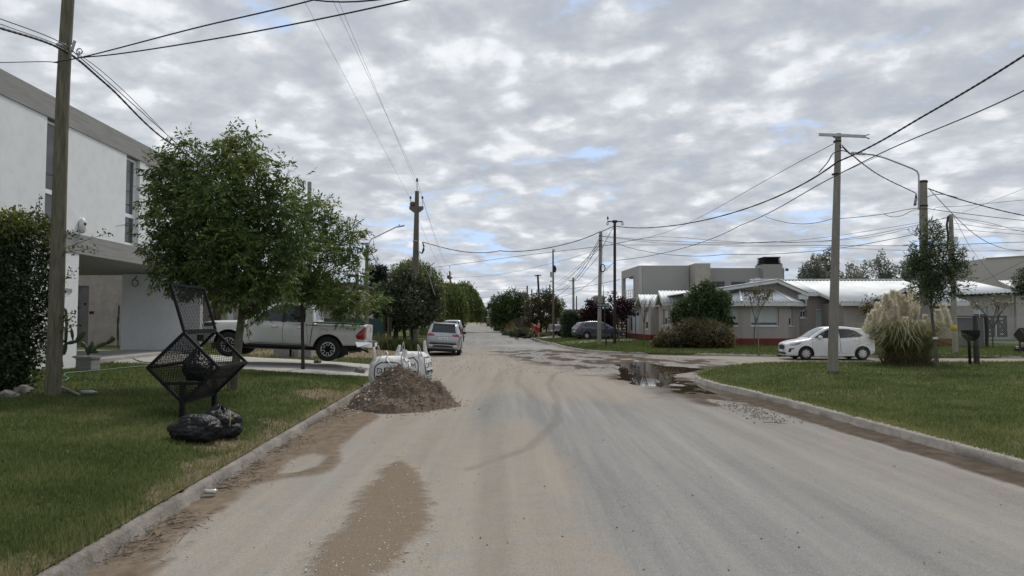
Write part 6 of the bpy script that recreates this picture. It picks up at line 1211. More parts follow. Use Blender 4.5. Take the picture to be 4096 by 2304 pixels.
p = GR(2574, 1381); bare('bare_sapling', 'leafless sapling on the lawn before the garage window', p, 3.4, .035, .55, 3, m_twig, seed=5, forkh=.45)
p = GR(3021, 1386); th, tips = bare('young_tree', 'slender staked young tree with sparse auburn leaves by the bay window', p, 3.6, .04, .4, 3, m_twig, seed=8, forkh=.42)
P = np.concatenate([tips + rng.normal(size=tips.shape) * .12 for _ in range(5)]); V, Fq, t = foliage(P, nrm(rng.normal(size=P.shape)), .15, 3, .05, 1, .12, .07, .2); bigmesh('crown', V, Fq, m_auburn, th, attr=dict(tint=t))
q = GR(3034, 1390); mb = MB(); mb.tube([q, q + Vector((0, 0, 2.55))], .03, 6); tag(mb.build('stake', m_pole2), 'straight pale stake beside the young auburn tree', 'stake')
# ---- poplars and bare trees far behind the bungalow
m_pop = leafmat('poplar_leaf', (.115, .13, .10), (.185, .2, .155), (.30, .31, .25), .35, .5, .3)
for k, (px, pyt, hw, Y, n) in enumerate(((3215, 1045, 40, 118, 700), (3285, 1010, 42, 120, 800), (3250, 1075, 46, 116, 560), (3370, 1070, 42, 118, 420), (3425, 1060, 38, 120, 330), (3500, 1025, 34, 122, 400), (3555, 1065, 38, 120, 360), (3600, 1040, 36, 121, 380), (3640, 1035, 34, 119, 340))):
    t = D(px, pyt, Y); b = Vector((t.x, Y, .2)); H = t.z - .2; r = hw / F * Y
    lums = [((t.x + r * random.uniform(-.6, .6) + .12 * r * q, Y + random.uniform(-1, 1), .2 + H * (.4 + .085 * q)), (r * (.75 - .08 * q), r * .7, H * .12)) for q in range(7)]
    tree('poplar_tree', ['leftmost and bushiest', 'tallest left', 'low broad', 'thin', 'sparse middle', 'tall windblown', 'faint', 'right hand', 'rightmost'][k] + ' windblown poplar rising beyond the bungalow roof', b, b + Vector((0, 0, H * .35)), .16, lums, m_pop, m_twig, n, 'poplars beyond the bungalow', .2, tl=.9, ncomp=3, rl=.2, nl=2, ll=.36, lw=.22, up=.7, droop=-.3, droop2=-.2, rand=.4, twigs=25)
for k, px in enumerate((3850, 3895, 3925, 4010, 4060)):
    Y = 95; t = D(px, 1010 - 8 * (k % 2), Y); bare('bare_tree', ['leftmost', 'second', 'middle', 'fourth', 'rightmost'][k] + ' leafless grey tree in the row behind the rustic house', (t.x, Y, .2), (t.z - .2) * .95, .16, .38, 4, m_twig, group='leafless trees behind the rustic house', seed=20 + k, forkh=.25)
# ---- pampas grass
Yt = 25.8; c = Vector(GR(3625, 1458)); th = thing('pampas_grass', 'big pampas grass clump with cream plumes around the lamp pole', 'plant', c)
m_pblade = leafmat('pampas_blade', (.11, .125, .045), (.21, .22, .09), (.42, .38, .20), .4, .6, 1.2)
def ribbons(c, n, rx, ry, H, out, w, seg=6):
    a = rng.uniform(0, 2 * np.pi, n); rr = rng.uniform(0, 1, n) ** .5; x0, y0 = c.x + np.cos(a) * rx * rr * .45, c.y + np.sin(a) * ry * rr * .45
    h = H * rng.uniform(.5, 1.05, n); o = out * rng.uniform(.25, 1.1, n) * (.35 + .65 * rr); a2 = a + rng.normal(0, .5, n); q = a2 + np.pi / 2; bx, by = np.cos(q) * w / 2, np.sin(q) * w / 2; Vs = []
    top = rng.uniform(.55, .95, n)
    for k in range(seg + 1):
        t = k / seg; xx = x0 + np.cos(a2) * o * t ** 1.5; yy = y0 + np.sin(a2) * o * t ** 1.5; zz = c.z - .05 + h * (np.sin(np.minimum(t / top, 1) * np.pi / 2) - 1.1 * np.maximum(t - top, 0) * (o / out)); k_ = (1 - t) ** .6 + .05
        Vs.append(np.stack([xx - bx * k_, yy - by * k_, zz], -1)); Vs.append(np.stack([xx + bx * k_, yy + by * k_, zz], -1))
    V = np.stack(Vs, 1).reshape(-1, 3); i = np.arange(n)[:, None, None] * 2 * (seg + 1) + np.arange(seg)[None, :, None] * 2; Fq = (i + np.array([0, 1, 3, 2])[None, None]).reshape(-1, 4); return V, Fq, np.repeat(rng.uniform(.0, 1., n), 2 * (seg + 1))
V, Fq, t = ribbons(c, 2600, 1.25, 1.0, 1.62, 2.1, .020); bigmesh('blades', V, Fq, m_pblade, th, attr=dict(tint=t))
V, Fq, t = ribbons(Vector((c.x, c.y, c.z)), 900, 1.9, 1.2, .55, 1.1, .022, 5); bigmesh('dry_blades', V, Fq, leafmat('pampas_dry', (.12, .10, .055), (.21, .18, .10), (.33, .28, .17), .2, .7), th, attr=dict(tint=t))
m_plume = leafmat('pampas_plume', (.66, .60, .47), (.80, .75, .62), (.90, .87, .76), .3, .9, 3., .1)
plumes = [(3510, 1215, 26, 120), (3545, 1180, 20, 95), (3570, 1165, 20, 110), (3590, 1170, 20, 105), (3480, 1260, 24, 110), (3495, 1245, 20, 100), (3530, 1225, 22, 105), (3610, 1185, 22, 120), (3640, 1160, 20, 130), (3660, 1175, 20, 115), (3625, 1210, 24, 120), (3580, 1225, 24, 120), (3600, 1245, 22, 110), (3620, 1275, 18, 110), (3593, 1290, 14, 80), (3700, 1265, 20, 90), (3637, 1268, 10, 60), (3560, 1205, 22, 115), (3655, 1205, 20, 95), (3770, 1220, 26, 90), (3750, 1245, 24, 85), (3780, 1255, 22, 80), (3740, 1280, 18, 70), (3595, 1345, 9, 60), (3690, 1290, 14, 70), (3535, 1255, 20, 90), (3485, 1285, 18, 70)]
sv = MB()
for k, (px, py, w, h) in enumerate(plumes):
    Y = c.y + random.uniform(-.7, .5); top = D(px, py, Y); L_ = h / F * Y * .72; ww = w / F * Y * .8; lean = Vector(((px - 3625) / 900., random.uniform(-.1, .1), -1)).normalized(); bot = top + lean * L_; sv.tube([Vector((c.x + (bot.x - c.x) * .35, c.y, c.z)), c.lerp(bot, .6) + Vector((0, 0, .1)), bot, top], [.012, .010, .008, .004], 5)
    n = 620; t = rng.uniform(0, 1, n); ax = np.array(bot)[None] + (np.array(top) - np.array(bot))[None] * t[:, None]; rad = ww * 1.15 * np.minimum(1, t / .22 + .1) * (1 - t) ** .75; a = rng.uniform(0, 6.28, n)
    dirs = nrm(np.stack([np.cos(a), np.sin(a), 1.3 + 0 * a], -1) + np.array([.35, 0, -.5]) * rng.uniform(0, 1, n)[:, None]); P = ax + np.stack([np.cos(a), np.sin(a), 0 * a], -1) * (rad * rng.uniform(0, .8, n))[:, None]
    V, Fq = leafquads(P, dirs, rng.uniform(.08, .17, n), rng.uniform(.016, .030, n)); bigmesh('plume', V, Fq, m_plume, th, attr=dict(tint=np.repeat(rng.uniform(.1, .9, n), 4)))
sv.build('stalks', m_pblade, th)
# ---- small tree next to the pampas
b = GR(3755, 1480); Yt = b.y; lum = [Lp(3720, 985, 55, 0, 1.6), Lp(3690, 1060, 50), Lp(3760, 1050, 62), Lp(3690, 1120, 55), Lp(3760, 1130, 60), Lp(3815, 1100, 50), Lp(3715, 1180, 50, 0, .7), Lp(3785, 1175, 45, 0, .7), Lp(3830, 1050, 25), Lp(3740, 950, 26, 0, 1.6), Lp(3660, 1070, 22)]
lum = [(c_, (r[0] * .92, r[1] * .92, r[2])) for c_, r in lum]
m_oliv = leafmat('young_ash_leaf', (.026, .042, .018), (.058, .086, .032), (.13, .165, .06), .25, .45, .9)
th = tree('young_ash', 'young tied tree with narrow dark leaves in front of the lamp pole', b, D(3725, 1225, Yt), .055, lum, m_oliv, m_bark, 470, None, .15, tl=.35, ncomp=4, rl=.16, nl=5, ll=.125, lw=.03, up=.8, droop=-.1, droop2=.0, rand=.45, twigs=60, limbr=.4, lean=-.02)
mb = MB(); q = D(3741, 1353, Yt); mb.lathe([(.065, -.04), (.075, -.04), (.075, .04), (.065, .04)], 10, q); mb.build('tie', m_fascia, th)
p = GR(3973, 1392); th, tips = bare('young_tree', 'half bare young tree with yellow leaves before the ranch gate', p, 3.1, .045, .55, 3, m_twig, seed=31, forkh=.4); P = np.concatenate([tips[::2] + rng.normal(size=tips[::2].shape) * .15 for _ in range(6)]); V, Fq, t = foliage(P, nrm(rng.normal(size=P.shape)), .12, 3, .05, 1, .10, .06, .2); bigmesh('crown', V, Fq, leafmat('yellow_leaf', (.07, .06, .015), (.14, .12, .03), (.24, .19, .05), .25), th, attr=dict(tint=t))
Yt = 38; b = Vector((D(4130, 1390, 38).x, 38, .2)); tree('ash_tree', 'dark leafy tree cut off by the right edge of the photo', b, D(4130, 1240, 38), .06, [Lp(4120, 1120, 45), Lp(4125, 1170, 42), Lp(4150, 1100, 45), Lp(4100, 1150, 25)], m_oliv, m_bark, 420, None, .3, tl=.35, ncomp=3, rl=.15, nl=4, ll=.16, lw=.045, up=.6)
Yt = 44.5; b = Vector((D(3500, 1400, 44.5).x, 44.5, .2)); tree('small_tree', 'sparse small tree between the white car and the pampas grass', b, D(3500, 1300, Yt), .05, [Lp(3490, 1215, 30), Lp(3470, 1240, 22), Lp(3515, 1235, 25)], m_auburn, m_twig, 90, None, .2, tl=.4, ncomp=3, rl=.06, nl=2, ll=.14, lw=.07, twigs=30)
# trunk of the palm like tree behind the basket lid
b = Vector((D(866, 1380, 34).x, 34, .5)); th = thing('old_tree', 'thick fissured brown trunk behind the basket lid', 'tree', b); mb = MB(); mb.tube([b - Vector((0, 0, .2)), D(868, 1250, 34), D(866, 1140, 34), D(868, 1000, 34)], [.24, .2, .19, .15], 12); mb.build('trunk', m_barkd, th)
Yt = 34; P, O, _ = lumps_pts([Lp(860, 1010, 90), Lp(900, 960, 80)], 300); V, Fq, t = foliage(P, O, .4, 3, .1, 2, .3, .1); bigmesh('crown', V, Fq, m_dark, th, attr=dict(tint=t))
# ================================================================ VEHICLES
def pchip(xs, ys, q):
    xs, ys = np.asarray(xs, float), np.asarray(ys, float); h = np.diff(xs); d = np.diff(ys) / h; m = np.zeros_like(ys)
    for i in range(1, len(xs) - 1):
        if d[i - 1] * d[i] > 0: w1 = 2 * h[i] + h[i - 1]; w2 = h[i] + 2 * h[i - 1]; m[i] = (w1 + w2) / (w1 / d[i - 1] + w2 / d[i])
    m[0], m[-1] = d[0], d[-1]; q = np.clip(np.asarray(q, float), xs[0], xs[-1]); i = np.clip(np.searchsorted(xs, q, 'right') - 1, 0, len(xs) - 2); t = (q - xs[i]) / h[i]
    return (2 * t ** 3 - 3 * t ** 2 + 1) * ys[i] + (t ** 3 - 2 * t ** 2 + t) * h[i] * m[i] + (-2 * t ** 3 + 3 * t ** 2) * ys[i + 1] + (t ** 3 - t ** 2) * h[i] * m[i + 1]
SH = np.array([0, .04, .10, .25, .45, .62, .75, .86, .94, .985, 1.0]); SW = np.array([.88, .945, .972, .99, 1.0, .998, .99, .975, .95, .90, .82])
class CarShape:
    def __init__(s, low, cab, belt=.93, crown=.02):
        s.low = np.array(low, float)[np.argsort([r[0] for r in low])]; s.cab = np.array(cab, float)[np.argsort([r[0] for r in cab])]; s.belt = belt; s.crown = crown
    def L(s, x): return [float(pchip(s.low[:, 0], s.low[:, k], x)) for k in (1, 2, 3)]      # zb, zt, w
    def C(s, x): return [float(pchip(s.cab[:, 0], s.cab[:, k], x)) for k in (1, 2)]          # zr, wr
    def ylow(s, x, z):
        if x < s.low[0, 0] or x > s.low[-1, 0]: return 0
        zb, zt, w = s.L(x); t = (z - zb) / (zt - zb); return 0 if t < 0 or t > 1 else w * float(np.interp(t, SH, SW))
    def ycab(s, x, z):
        if x < s.cab[0, 0] or x > s.cab[-1, 0]: return 0
        zb, zt, w = s.L(x); zr, wr = s.C(x); t = (z - zt) / max(zr - zt, 1e-3)
        if t < -.5 or t > 1: return 0
        wb = w * s.belt; return wb + (wr - wb) * np.clip(t, 0, 1) - .05 * max(0, (t - .82) / .18) ** 2
    def side(s, x, z): return max(s.ylow(x, z), s.ycab(x, z))
    def endx(s, y, z, sg):
        xs = np.linspace(s.low[-1, 0], s.low[0, 0], 900) if sg > 0 else np.linspace(s.low[0, 0], s.low[-1, 0], 900)
        for x in xs:
            if s.side(x, z) >= abs(y): return x
        return 0
    def top(s, x, y):
        zb, zt, w = s.L(x); z = zt + s.crown * (1 - (y / w) ** 2)
        if s.cab[0, 0] <= x <= s.cab[-1, 0]: zr, wr = s.C(x); z = max(z, zr + s.crown * (1 - min(1, (y / max(wr, .1)) ** 2)))
        return z
    def mesh(s):
        x0, x1 = s.low[0, 0], s.low[-1, 0]; u = np.linspace(-1, 1, 78); xs = (x0 + x1) / 2 + (x1 - x0) / 2 * np.sign(u) * (1 - (1 - np.abs(u)) ** 1.6); V = []; prof = list(zip(SW, SH))
        for x in xs:
            zb, zt, w = s.L(x); h = zt - zb; ring = [(w * a, zb + h * b) for a, b in prof] + [(w * .55, zt + s.crown * .7), (w * .25, zt + s.crown * .95)]
            V.append([(x, y, z) for y, z in ring] + [(x, 0, zt + s.crown)] + [(x, -y, z) for y, z in ring[::-1]])
        k = len(V[0]); vs = [p for r in V for p in r]; fs = []
        for i in range(len(xs) - 1):
            for j in range(k): fs.append((i * k + j, i * k + (j + 1) % k, (i + 1) * k + (j + 1) % k, (i + 1) * k + j))
        fs += [tuple(range(k)), tuple(range((len(xs) - 1) * k, len(xs) * k))[::-1]]
        cv, cf = [], []; cx = np.linspace(s.cab[0, 0], s.cab[-1, 0], 46)
        for x in cx:
            zb, zt, w = s.L(x); zr, wr = s.C(x); wb = w * s.belt; zr = max(zr, zt + .005); ring = [(wb, zt - .12)]
            for t in (0, .3, .6, .82, .92, .97, 1.0): ring.append((wb + (wr - wb) * t - .05 * max(0, (t - .82) / .18) ** 2, zt + (zr - zt) * t))
            ring += [((wr - .05) * .8, zr + s.crown * .5), ((wr - .05) * .4, zr + s.crown * .9)]; cv.append([(x, y, z) for y, z in ring] + [(x, 0, zr + s.crown)] + [(x, -y, z) for y, z in ring[::-1]])
        k2 = len(cv[0]); cvs = [p for r in cv for p in r]
        for i in range(len(cx) - 1):
            for j in range(k2 - 1): cf.append((i * k2 + j, i * k2 + j + 1, (i + 1) * k2 + j + 1, (i + 1) * k2 + j))
        cf += [tuple(range(k2)), tuple(range((len(cx) - 1) * k2, len(cx) * k2))[::-1]]
        return vs, fs, cvs, cf
def dens(poly, n=6):
    out = []
    for a, b in zip(poly, poly[1:] + poly[:1]):
        for k in range(n): out.append((a[0] + (b[0] - a[0]) * k / n, a[1] + (b[1] - a[1]) * k / n))
    return out
def patch(shape, poly, face, off=.006, sgn=1, nd=5, ctr=None, rings=(1, .75, .5, .25)):
    """a panel laid on the body: face 'S' (x,z), 'F'/'B' (y,z), 'T' (x,y)"""
    P = dens(poly, nd); c = ctr or (sum(p[0] for p in P) / len(P), sum(p[1] for p in P) / len(P)); vs = []
    def put(a, b):
        if face == 'S': return (a, sgn * (shape.side(a, b) + off), b)
        if face == 'F': return (shape.endx(a, b, 1) + off, a, b)
        if face == 'B': return (shape.endx(a, b, -1) - off, a, b)
        return (a, b, shape.top(a, b) + off)
    n = len(P)
    for r in rings: vs += [put(c[0] + (p[0] - c[0]) * r, c[1] + (p[1] - c[1]) * r) for p in P]
    vs.append(put(*c)); fs = [(i * n + j, i * n + (j + 1) % n, (i + 1) * n + (j + 1) % n, (i + 1) * n + j) for i in range(len(rings) - 1) for j in range(n)]
    k = (len(rings) - 1) * n; fs += [(k + j, k + (j + 1) % n, len(vs) - 1) for j in range(n)]; return vs, fs
def seam(shape, pts, w=.012, off=.003, sgn=1):
    vs, fs = [], []; Q = []
    for a, b in zip(pts[:-1], pts[1:]):
        for k in range(6): Q.append((a[0] + (b[0] - a[0]) * k / 6, a[1] + (b[1] - a[1]) * k / 6))
    Q.append(pts[-1])
    for i, p in enumerate(Q):
        a, b = Q[max(i - 1, 0)], Q[min(i + 1, len(Q) - 1)]; dx, dz = b[0] - a[0], b[1] - a[1]; l = math.hypot(dx, dz) or 1; nx, nz_ = -dz / l * w / 2, dx / l * w / 2
        for s_ in (1, -1): x, z = p[0] + nx * s_, p[1] + nz_ * s_; vs.append((x, sgn * (shape.side(x, z) + off), z))
    fs = [(2 * i, 2 * i + 1, 2 * i + 3, 2 * i + 2) for i in range(len(Q) - 1)]; return vs, fs
def make_body(shape, axles, ra, wheel_in, paint, th, name='body'):
    vs, fs, cvs, cf = shape.mesh(); me = bpy.data.meshes.new('b'); me.from_pydata(vs, [], fs); bm = bmesh.new(); bm.from_mesh(me); bmesh.ops.recalc_face_normals(bm, faces=bm.faces[:]); bm.to_mesh(me); bm.free()
    me.materials.append(paint); me.materials.append(m_plast); o = bpy.data.objects.new('b', me); COL.objects.link(o); tmp = []
    for ax, zc in axles:
        for sg in (1, -1):
            mb = MB(); mb.lathe([(ra, wheel_in), (ra, 1.2)], 36, (ax, 0, zc), 'Y', 1, True, True)
            if sg < 0: mb.v = [(v[0], -v[1], v[2]) for v in mb.v]
            c = mb.build('c', [paint, m_plast]); tmp.append(c); md = o.modifiers.new('x', 'BOOLEAN'); md.operation = 'DIFFERENCE'; md.object = c; md.solver = 'EXACT'
    dg = bpy.context.evaluated_depsgraph_get(); dg.update(); m2 = bpy.data.meshes.new_from_object(o.evaluated_get(dg))
    for c in tmp + [o]: bpy.data.objects.remove(c)
    bm = bmesh.new(); bm.from_mesh(m2); c2 = bmesh.new(); vv_ = [bm.verts.new(p) for p in cvs]
    for f in cf: bm.faces.new([vv_[i] for i in f])
    bmesh.ops.recalc_face_normals(bm, faces=bm.faces[:]); m3 = bpy.data.meshes.new(name); bm.to_mesh(m3); bm.free()
    m3.polygons.foreach_set('use_smooth', np.ones(len(m3.polygons), bool)); m3.set_sharp_from_angle(angle=R(38)); return link(name, m3, [paint, m_plast], th)
def wheel(th, x, y, z, r, w, style, sg):
    """tyre mesh with its rim as a sub-part; sg = outward side"""
    mb = MB(); ri = r * (.60 if style != 'cap' else .62)
    mb.lathe([(ri, -w / 2 + .01), (r * .8, -w / 2), (r * .95, -w / 2 + .015), (r, -w / 2 + .05), (r, w / 2 - .05), (r * .95, w / 2 - .015), (r * .8, w / 2), (ri, w / 2 - .01), (ri * .98, 0), (ri, -w / 2 + .01)], 32, (0, 0, 0), 'Y')
    t = mb.build('wheel', m_rubber, th, False, loc=(0, 0, 0)); t.location = (x, y, z); mb = MB(); o_ = sg * (w / 2 - .02)
    mb.lathe([(ri * 1.0, o_), (ri * .93, o_ - sg * .005), (ri * .9, o_ - sg * .05), (0, o_ - sg * .05)], 28, (0, 0, 0), 'Y', 1)
    mb.lathe([(ri * 1.02, o_ + sg * .004), (ri * .93, o_ + sg * .006)], 28, (0, 0, 0), 'Y', 0)
    N_ = {'six': 6, 'cap': 8, 'ten': 10, 'five': 5}[style]
    if style == 'six':
        for k in range(6):
            a = 2 * math.pi * k / 6
            def P(rr, da): return Vector((rr * math.cos(a + da), o_ - sg * .002, rr * math.sin(a + da)))
            A = [P(ri * .93, -.33), P(ri * .93, .33), P(ri * .62, .26), P(ri * .45, .42)]; B = [P(ri * .62, -.26), P(ri * .45, -.42)]
            for u_, v_ in ((A[0], B[0]), (A[1], A[2]), (B[0], B[1]), (A[2], A[3]), (A[0], A[1])): mb.bar(u_, v_, ri * .09, .025, 0, up=(0, 1, 0))
        mb.lathe([(ri * .2, o_ - .0), (0, o_ + sg * .005)], 14, (0, 0, 0), 'Y', 1)
    else:
        for k in range(N_):
            a = 2 * math.pi * k / N_; d = Vector((math.cos(a), 0, math.sin(a))); mb.bar(d * ri * .15 + Vector((0, o_, 0)), d * ri * .96 + Vector((0, o_ - sg * .004, 0)), ri * (.42 if N_ == 8 else .28), .02, 0, up=(0, 1, 0))
        mb.lathe([(ri * .42, o_ + sg * .012), (ri * .2, o_ + sg * .02), (0, o_ + sg * .02)], 18, (0, 0, 0), 'Y', 0)
    rim = mb.build('rim', [m_alloy, m_black], t, False); return t
def paintmat(name, c, metal=0., rough=.28, flake=None): return MT(name, c, tuple(k * .86 for k in c), .7, rough, metal=metal, coat=.6, c3=(.25, .21, .17), s3=1.4, a3=.10, lo=.4, hi=.6)
def parts(th, shape, specs):
    """specs: name, material, list of (vs, fs)"""
    out = {}
    for nm, m_, geos in specs:
        mb = MB(); [mb.add(v, f, 0, True) for v, f in geos]; out[nm] = mb.build(nm, m_, th, False)
    return out
def mirrorpart(th, x, y, z, s, m_, sg):
    mb = MB(); mb.lathe([(0, -.1), (.05, -.095), (.075, -.05), (.08, .0), (.07, .06), (0, .075)], 12, (0, 0, 0), 'Y'); mb.v = [(x + v[0] * 1.1 * s, y + sg * (.05 + v[1] * 1.1 * s), z + v[2] * 1.0 * s) for v in mb.v]; mb.bar((x, y - sg * .08, z - .04), (x, y + sg * .04, z - .02), .04); mb.build('mirror', m_, th, False)
# ---------------------------------------------------------------- pickups
def pickup(name, label, loc, rot, paint, wst='six', detail=True, group=None, badge=True, mirror_m=None, cover=None):
    th = thing(name, label, 'pickup truck', loc, rot, group)
    low = [(2.665, .62, .98, .50), (2.64, .50, 1.02, .66), (2.5, .44, 1.07, .82), (2.3, .42, 1.10, .90), (1.7, .42, 1.135, .925), (1.2, .42, 1.165, .925), (0, .43, 1.165, .92), (-.85, .44, 1.175, .925), (-.9, .45, 1.195, .925), (-2.3, .55, 1.205, .925), (-2.50, .58, 1.205, .915), (-2.52, .59, 1.205, .905)]
    cab = [(1.28, 1.165, .74), (1.0, 1.36, .71), (.62, 1.62, .68), (.38, 1.755, .665), (.1, 1.805, .66), (-.4, 1.805, .655), (-.68, 1.775, .65), (-.80, 1.68, .65), (-.9, 1.2, .70)]
    sh = CarShape(low, cab); ax = [(1.71, .39), (-1.375, .39)]; make_body(sh, ax, .475, .60, paint, th)
    for x, z in ax:
        for sg in (1, -1): wheel(th, x, sg * .80, z, .385, .265, wst, sg)
    for sg in (1, -1):
        W1 = [(1.02, 1.195), (.80, 1.36), (.42, 1.68), (.12, 1.735), (.13, 1.195)]; W2 = [(.0, 1.195), (-.01, 1.735), (-.40, 1.735), (-.55, 1.69), (-.60, 1.40), (-.60, 1.195)]
        out = parts(th, sh, [('side_window', m_dglass, [patch(sh, W1, 'S', .008, sg), patch(sh, W2, 'S', .008, sg)]), ('pillar_trim', m_plast, [patch(sh, [(.13, 1.18), (.12, 1.745), (-.01, 1.745), (.0, 1.18)], 'S', .010, sg)]),
            ('door_seam', m_plast, [seam(sh, [(1.12, 1.15), (1.16, .9), (1.10, .56), (1.02, .50), (-.70, .50), (-.74, .6), (-.66, 1.17)], .010, .003, sg), seam(sh, [(.06, 1.17), (.07, .8), (.02, .50)], .012, .003, sg), seam(sh, [(-.86, 1.19), (-.83, .75), (-.80, .46)], .024, .004, sg)])])
        for hx, hz_ in ((.32, 1.03), (-.50, 1.03)):
            mb = MB(); y_ = sg * (sh.side(hx, hz_) + .02); mb.lathe([(0, -.13), (.018, -.12), (.026, 0), (.018, .12), (0, .13)], 8, (hx, y_, hz_), 'X'); mb.build('door_handle', m_chrome, th, False)
        TL = [(-2.26, .78), (-2.22, .86), (-2.49, 1.14), (-2.515, 1.13), (-2.515, .74), (-2.29, .74)]; mb = MB(); v, f = patch(sh, TL, 'S', .012, sg); mb.add(v, f, 0, True); v, f = patch(sh, [(sg * .74, .76), (sg * .90, .76), (sg * .90, 1.13), (sg * .78, 1.13)], 'B', .012); mb.add(v, f, 0, True); mb.build('taillight', m_red, th, False)
        HL = [(2.56, .93), (2.52, 1.03), (2.15, 1.065), (2.1, 1.04), (2.3, .93)]; mb = MB(); v, f = patch(sh, HL, 'S', .010, sg); mb.add(v, f, 0, True); v, f = patch(sh, [(sg * .45, .90), (sg * .74, .90), (sg * .74, 1.0), (sg * .5, .98)], 'F', .01); mb.add(v, f, 0, True); mb.build('headlight', MT('headlight_dark', (.03, .032, .035), rough=.12), th, False)
        mirrorpart(th, .98, sg * .93, 1.27, 1.35, mirror_m or paint, sg)
        mb = MB(); mb.bar((1.08, sg * .93, .43), (-.72, sg * .93, .43), .18, .05); mb.bar((1.1, sg * .93, .455), (-.74, sg * .93, .455), .22, .02); mb.build('side_step', m_plast, th, False)
        mb = MB(); mb.bar((-1.86, sg * .78, .62), (-1.90, sg * .78, .22), .22, .02, up=(0, 1, 0)); mb.build('mud_flap', m_rubber, th, False)
        mb = MB(); mb.bar((-.88, sg * .905, 1.215), (-2.50, sg * .90, 1.225), .06, .035); mb.build('bed_rail', m_plast, th, False)
        mb = MB(); [mb.tube([(ax_[0] + .49 * math.cos(a), sg * (sh.side(ax_[0] + .49 * math.cos(a), max(.5, .39 + .49 * math.sin(a))) + .004), .39 + .49 * math.sin(a)) for a in np.linspace(.28, math.pi - .28, 18)], .018, 5) for ax_ in ax]; mb.build('arch_trim', paint, th, False)
    fl = patch(sh, [(-1.16 - .13, .83), (-1.16 - .13, 1.02), (-1.16 + .09, 1.02), (-1.16 + .09, .83)], 'S', .004, 1)
    mb = MB(); 
    for a, b in (((-1.32, .84), (-1.32, 1.02)), ((-1.32, 1.02), (-1.10, 1.02)), ((-1.10, 1.02), (-1.10, .84)), ((-1.10, .84), (-1.32, .84))): v, f = seam(sh, [a, b], .008, .004, 1); mb.add(v, f)
    mb.build('fuel_flap', m_plast, th, False)
    # windscreen, rear window
    def topglass(x0, x1, m_, nm, wk=.93):
        vs = []; n_ = 9; k_ = 7
        for i in range(n_):
            x = x0 + (x1 - x0) * i / (n_ - 1); zr, wr = sh.C(x)
            for j in range(k_): y = (wr - .04) * wk * (2 * j / (k_ - 1) - 1); vs.append((x, y, sh.top(x, y) + .008))
        mb = MB(); mb.add(vs, [(i * k_ + j, i * k_ + j + 1, (i + 1) * k_ + j + 1, (i + 1) * k_ + j) for i in range(n_ - 1) for j in range(k_ - 1)], 0, True); mb.build(nm, m_, th, False)
    topglass(1.2, .45, m_dglass, 'windscreen'); topglass(-.885, -.80, m_dglass, 'rear_window', .86)
    mb = MB(); mb.box(-2.44, -.93, -.82, .82, 1.2, 1.228); mb.build('bed_cover', m_plast, th, False)
    mb = MB(); mb.box(-2.545, -2.515, -.70, .70, .66, 1.19); tg = mb.build('tailgate', paint, th, False); mb = MB(); mb.box(-2.56, -2.546, -.14, .14, 1.0, 1.1); mb.build('tailgate_handle', m_chrome, tg, False)
    mb = MB(); mb.bar((-2.66, -.72, .56), (-2.66, .72, .56), .20, .16); bp_ = mb.build('rear_bumper', m_plast if not detail else m_chrome, th, False)
    for sg in (1, -1): mb = MB(); mb.hexa([(-2.30, sg * .93, .50), (-2.76, sg * .86, .50), (-2.76, sg * .6, .50), (-2.4, sg * .6, .50), (-2.22, sg * .93, .66), (-2.76, sg * .86, .66), (-2.76, sg * .6, .66), (-2.4, sg * .6, .66)]); mb.build('bumper_corner', m_chrome, bp_, False)
    mb = MB(); mb.box(-2.775, -2.765, -.26, .26, .5, .63); mb.build('number_plate', m_plate, th, False)
    mb = MB(); mb.box(-2.75, -2.6, -.5, .5, .661, .68); mb.build('bumper_step', m_plast, th, False)
    mb = MB(); mb.lathe([(.0, 0)] * 1 + [(.42, -.02), (.42, .02), (0, .02)], 6, (0, 0, 0), 'X'); mb.v = [(2.665, v[1] * 1.1, .84 + v[2] * .45) for v in mb.v]; mb.build('grille', m_plast, th, False)
    mb = MB(); mb.bar((2.62, -.8, .55), (2.62, .8, .55), .2, .2); mb.build('front_bumper', m_plast, th, False)
    mb = MB(); mb.tube([(-2.2, .45, .42), (-2.45, .55, .40), (-2.62, .6, .33)], .035, 7); mb.tube([(2.0, 0, .42), (-2.3, 0, .45)], .16, 8); mb.box(-1.5, -1.25, -.7, .7, .3, .48); mb.box(1.6, 1.85, -.7, .7, .3, .5); mb.build('underbody', m_plast, th, False)
    if badge:
        for sg in (1, -1):
            V, Fs = text_geo('4x4', .21); mb = MB(); mb.add([(-2.06 - sg * v[0] * 1.1 - .12 * v[1] * 0, sg * (sh.side(-2.06, 1.06) + .006), 1.065 + v[1] * .62) for v in V], Fs); mb.build('badge_4x4', MT('badge_grey', (.12, .12, .12), rough=.4), th, False)
    return th
m_pw = paintmat('pearl_white_paint', (.66, .665, .64)); m_silver = paintmat('silver_paint', (.42, .44, .46), .55, .32)
rw, fw = GL(1301, 1448), GL(909, 1426)
hyaw = math.pi - R(-2) - R(0)
cxy = Vector((-7.32, 23.45, 0)); zc = (.45, .66)
pk = pickup('white_pickup', 'white double cab pickup with 4x4 badge parked on the concrete driveway', (-7.30, 23.4, .565), (0, R(-2.9), math.pi + R(4.0)), m_pw, 'six')
pickup('silver_pickup', 'silver pickup parked on the left verge ahead of the silver car', (D(1806, 1340, 60.7).x + .12, 60.6, .0), (0, 0, math.pi / 2 + R(3)), m_silver, 'five', False, None, False, m_plast)
sp_ = G(2230, 1346, .2); pickup('silver_pickup', 'silver pickup nosing behind the clipped hedge, only its bed showing', (D(2191, 1330, 70).x + 2.75, 70.2, .2), (0, 0, R(8)), m_silver, 'six', True, None, False)
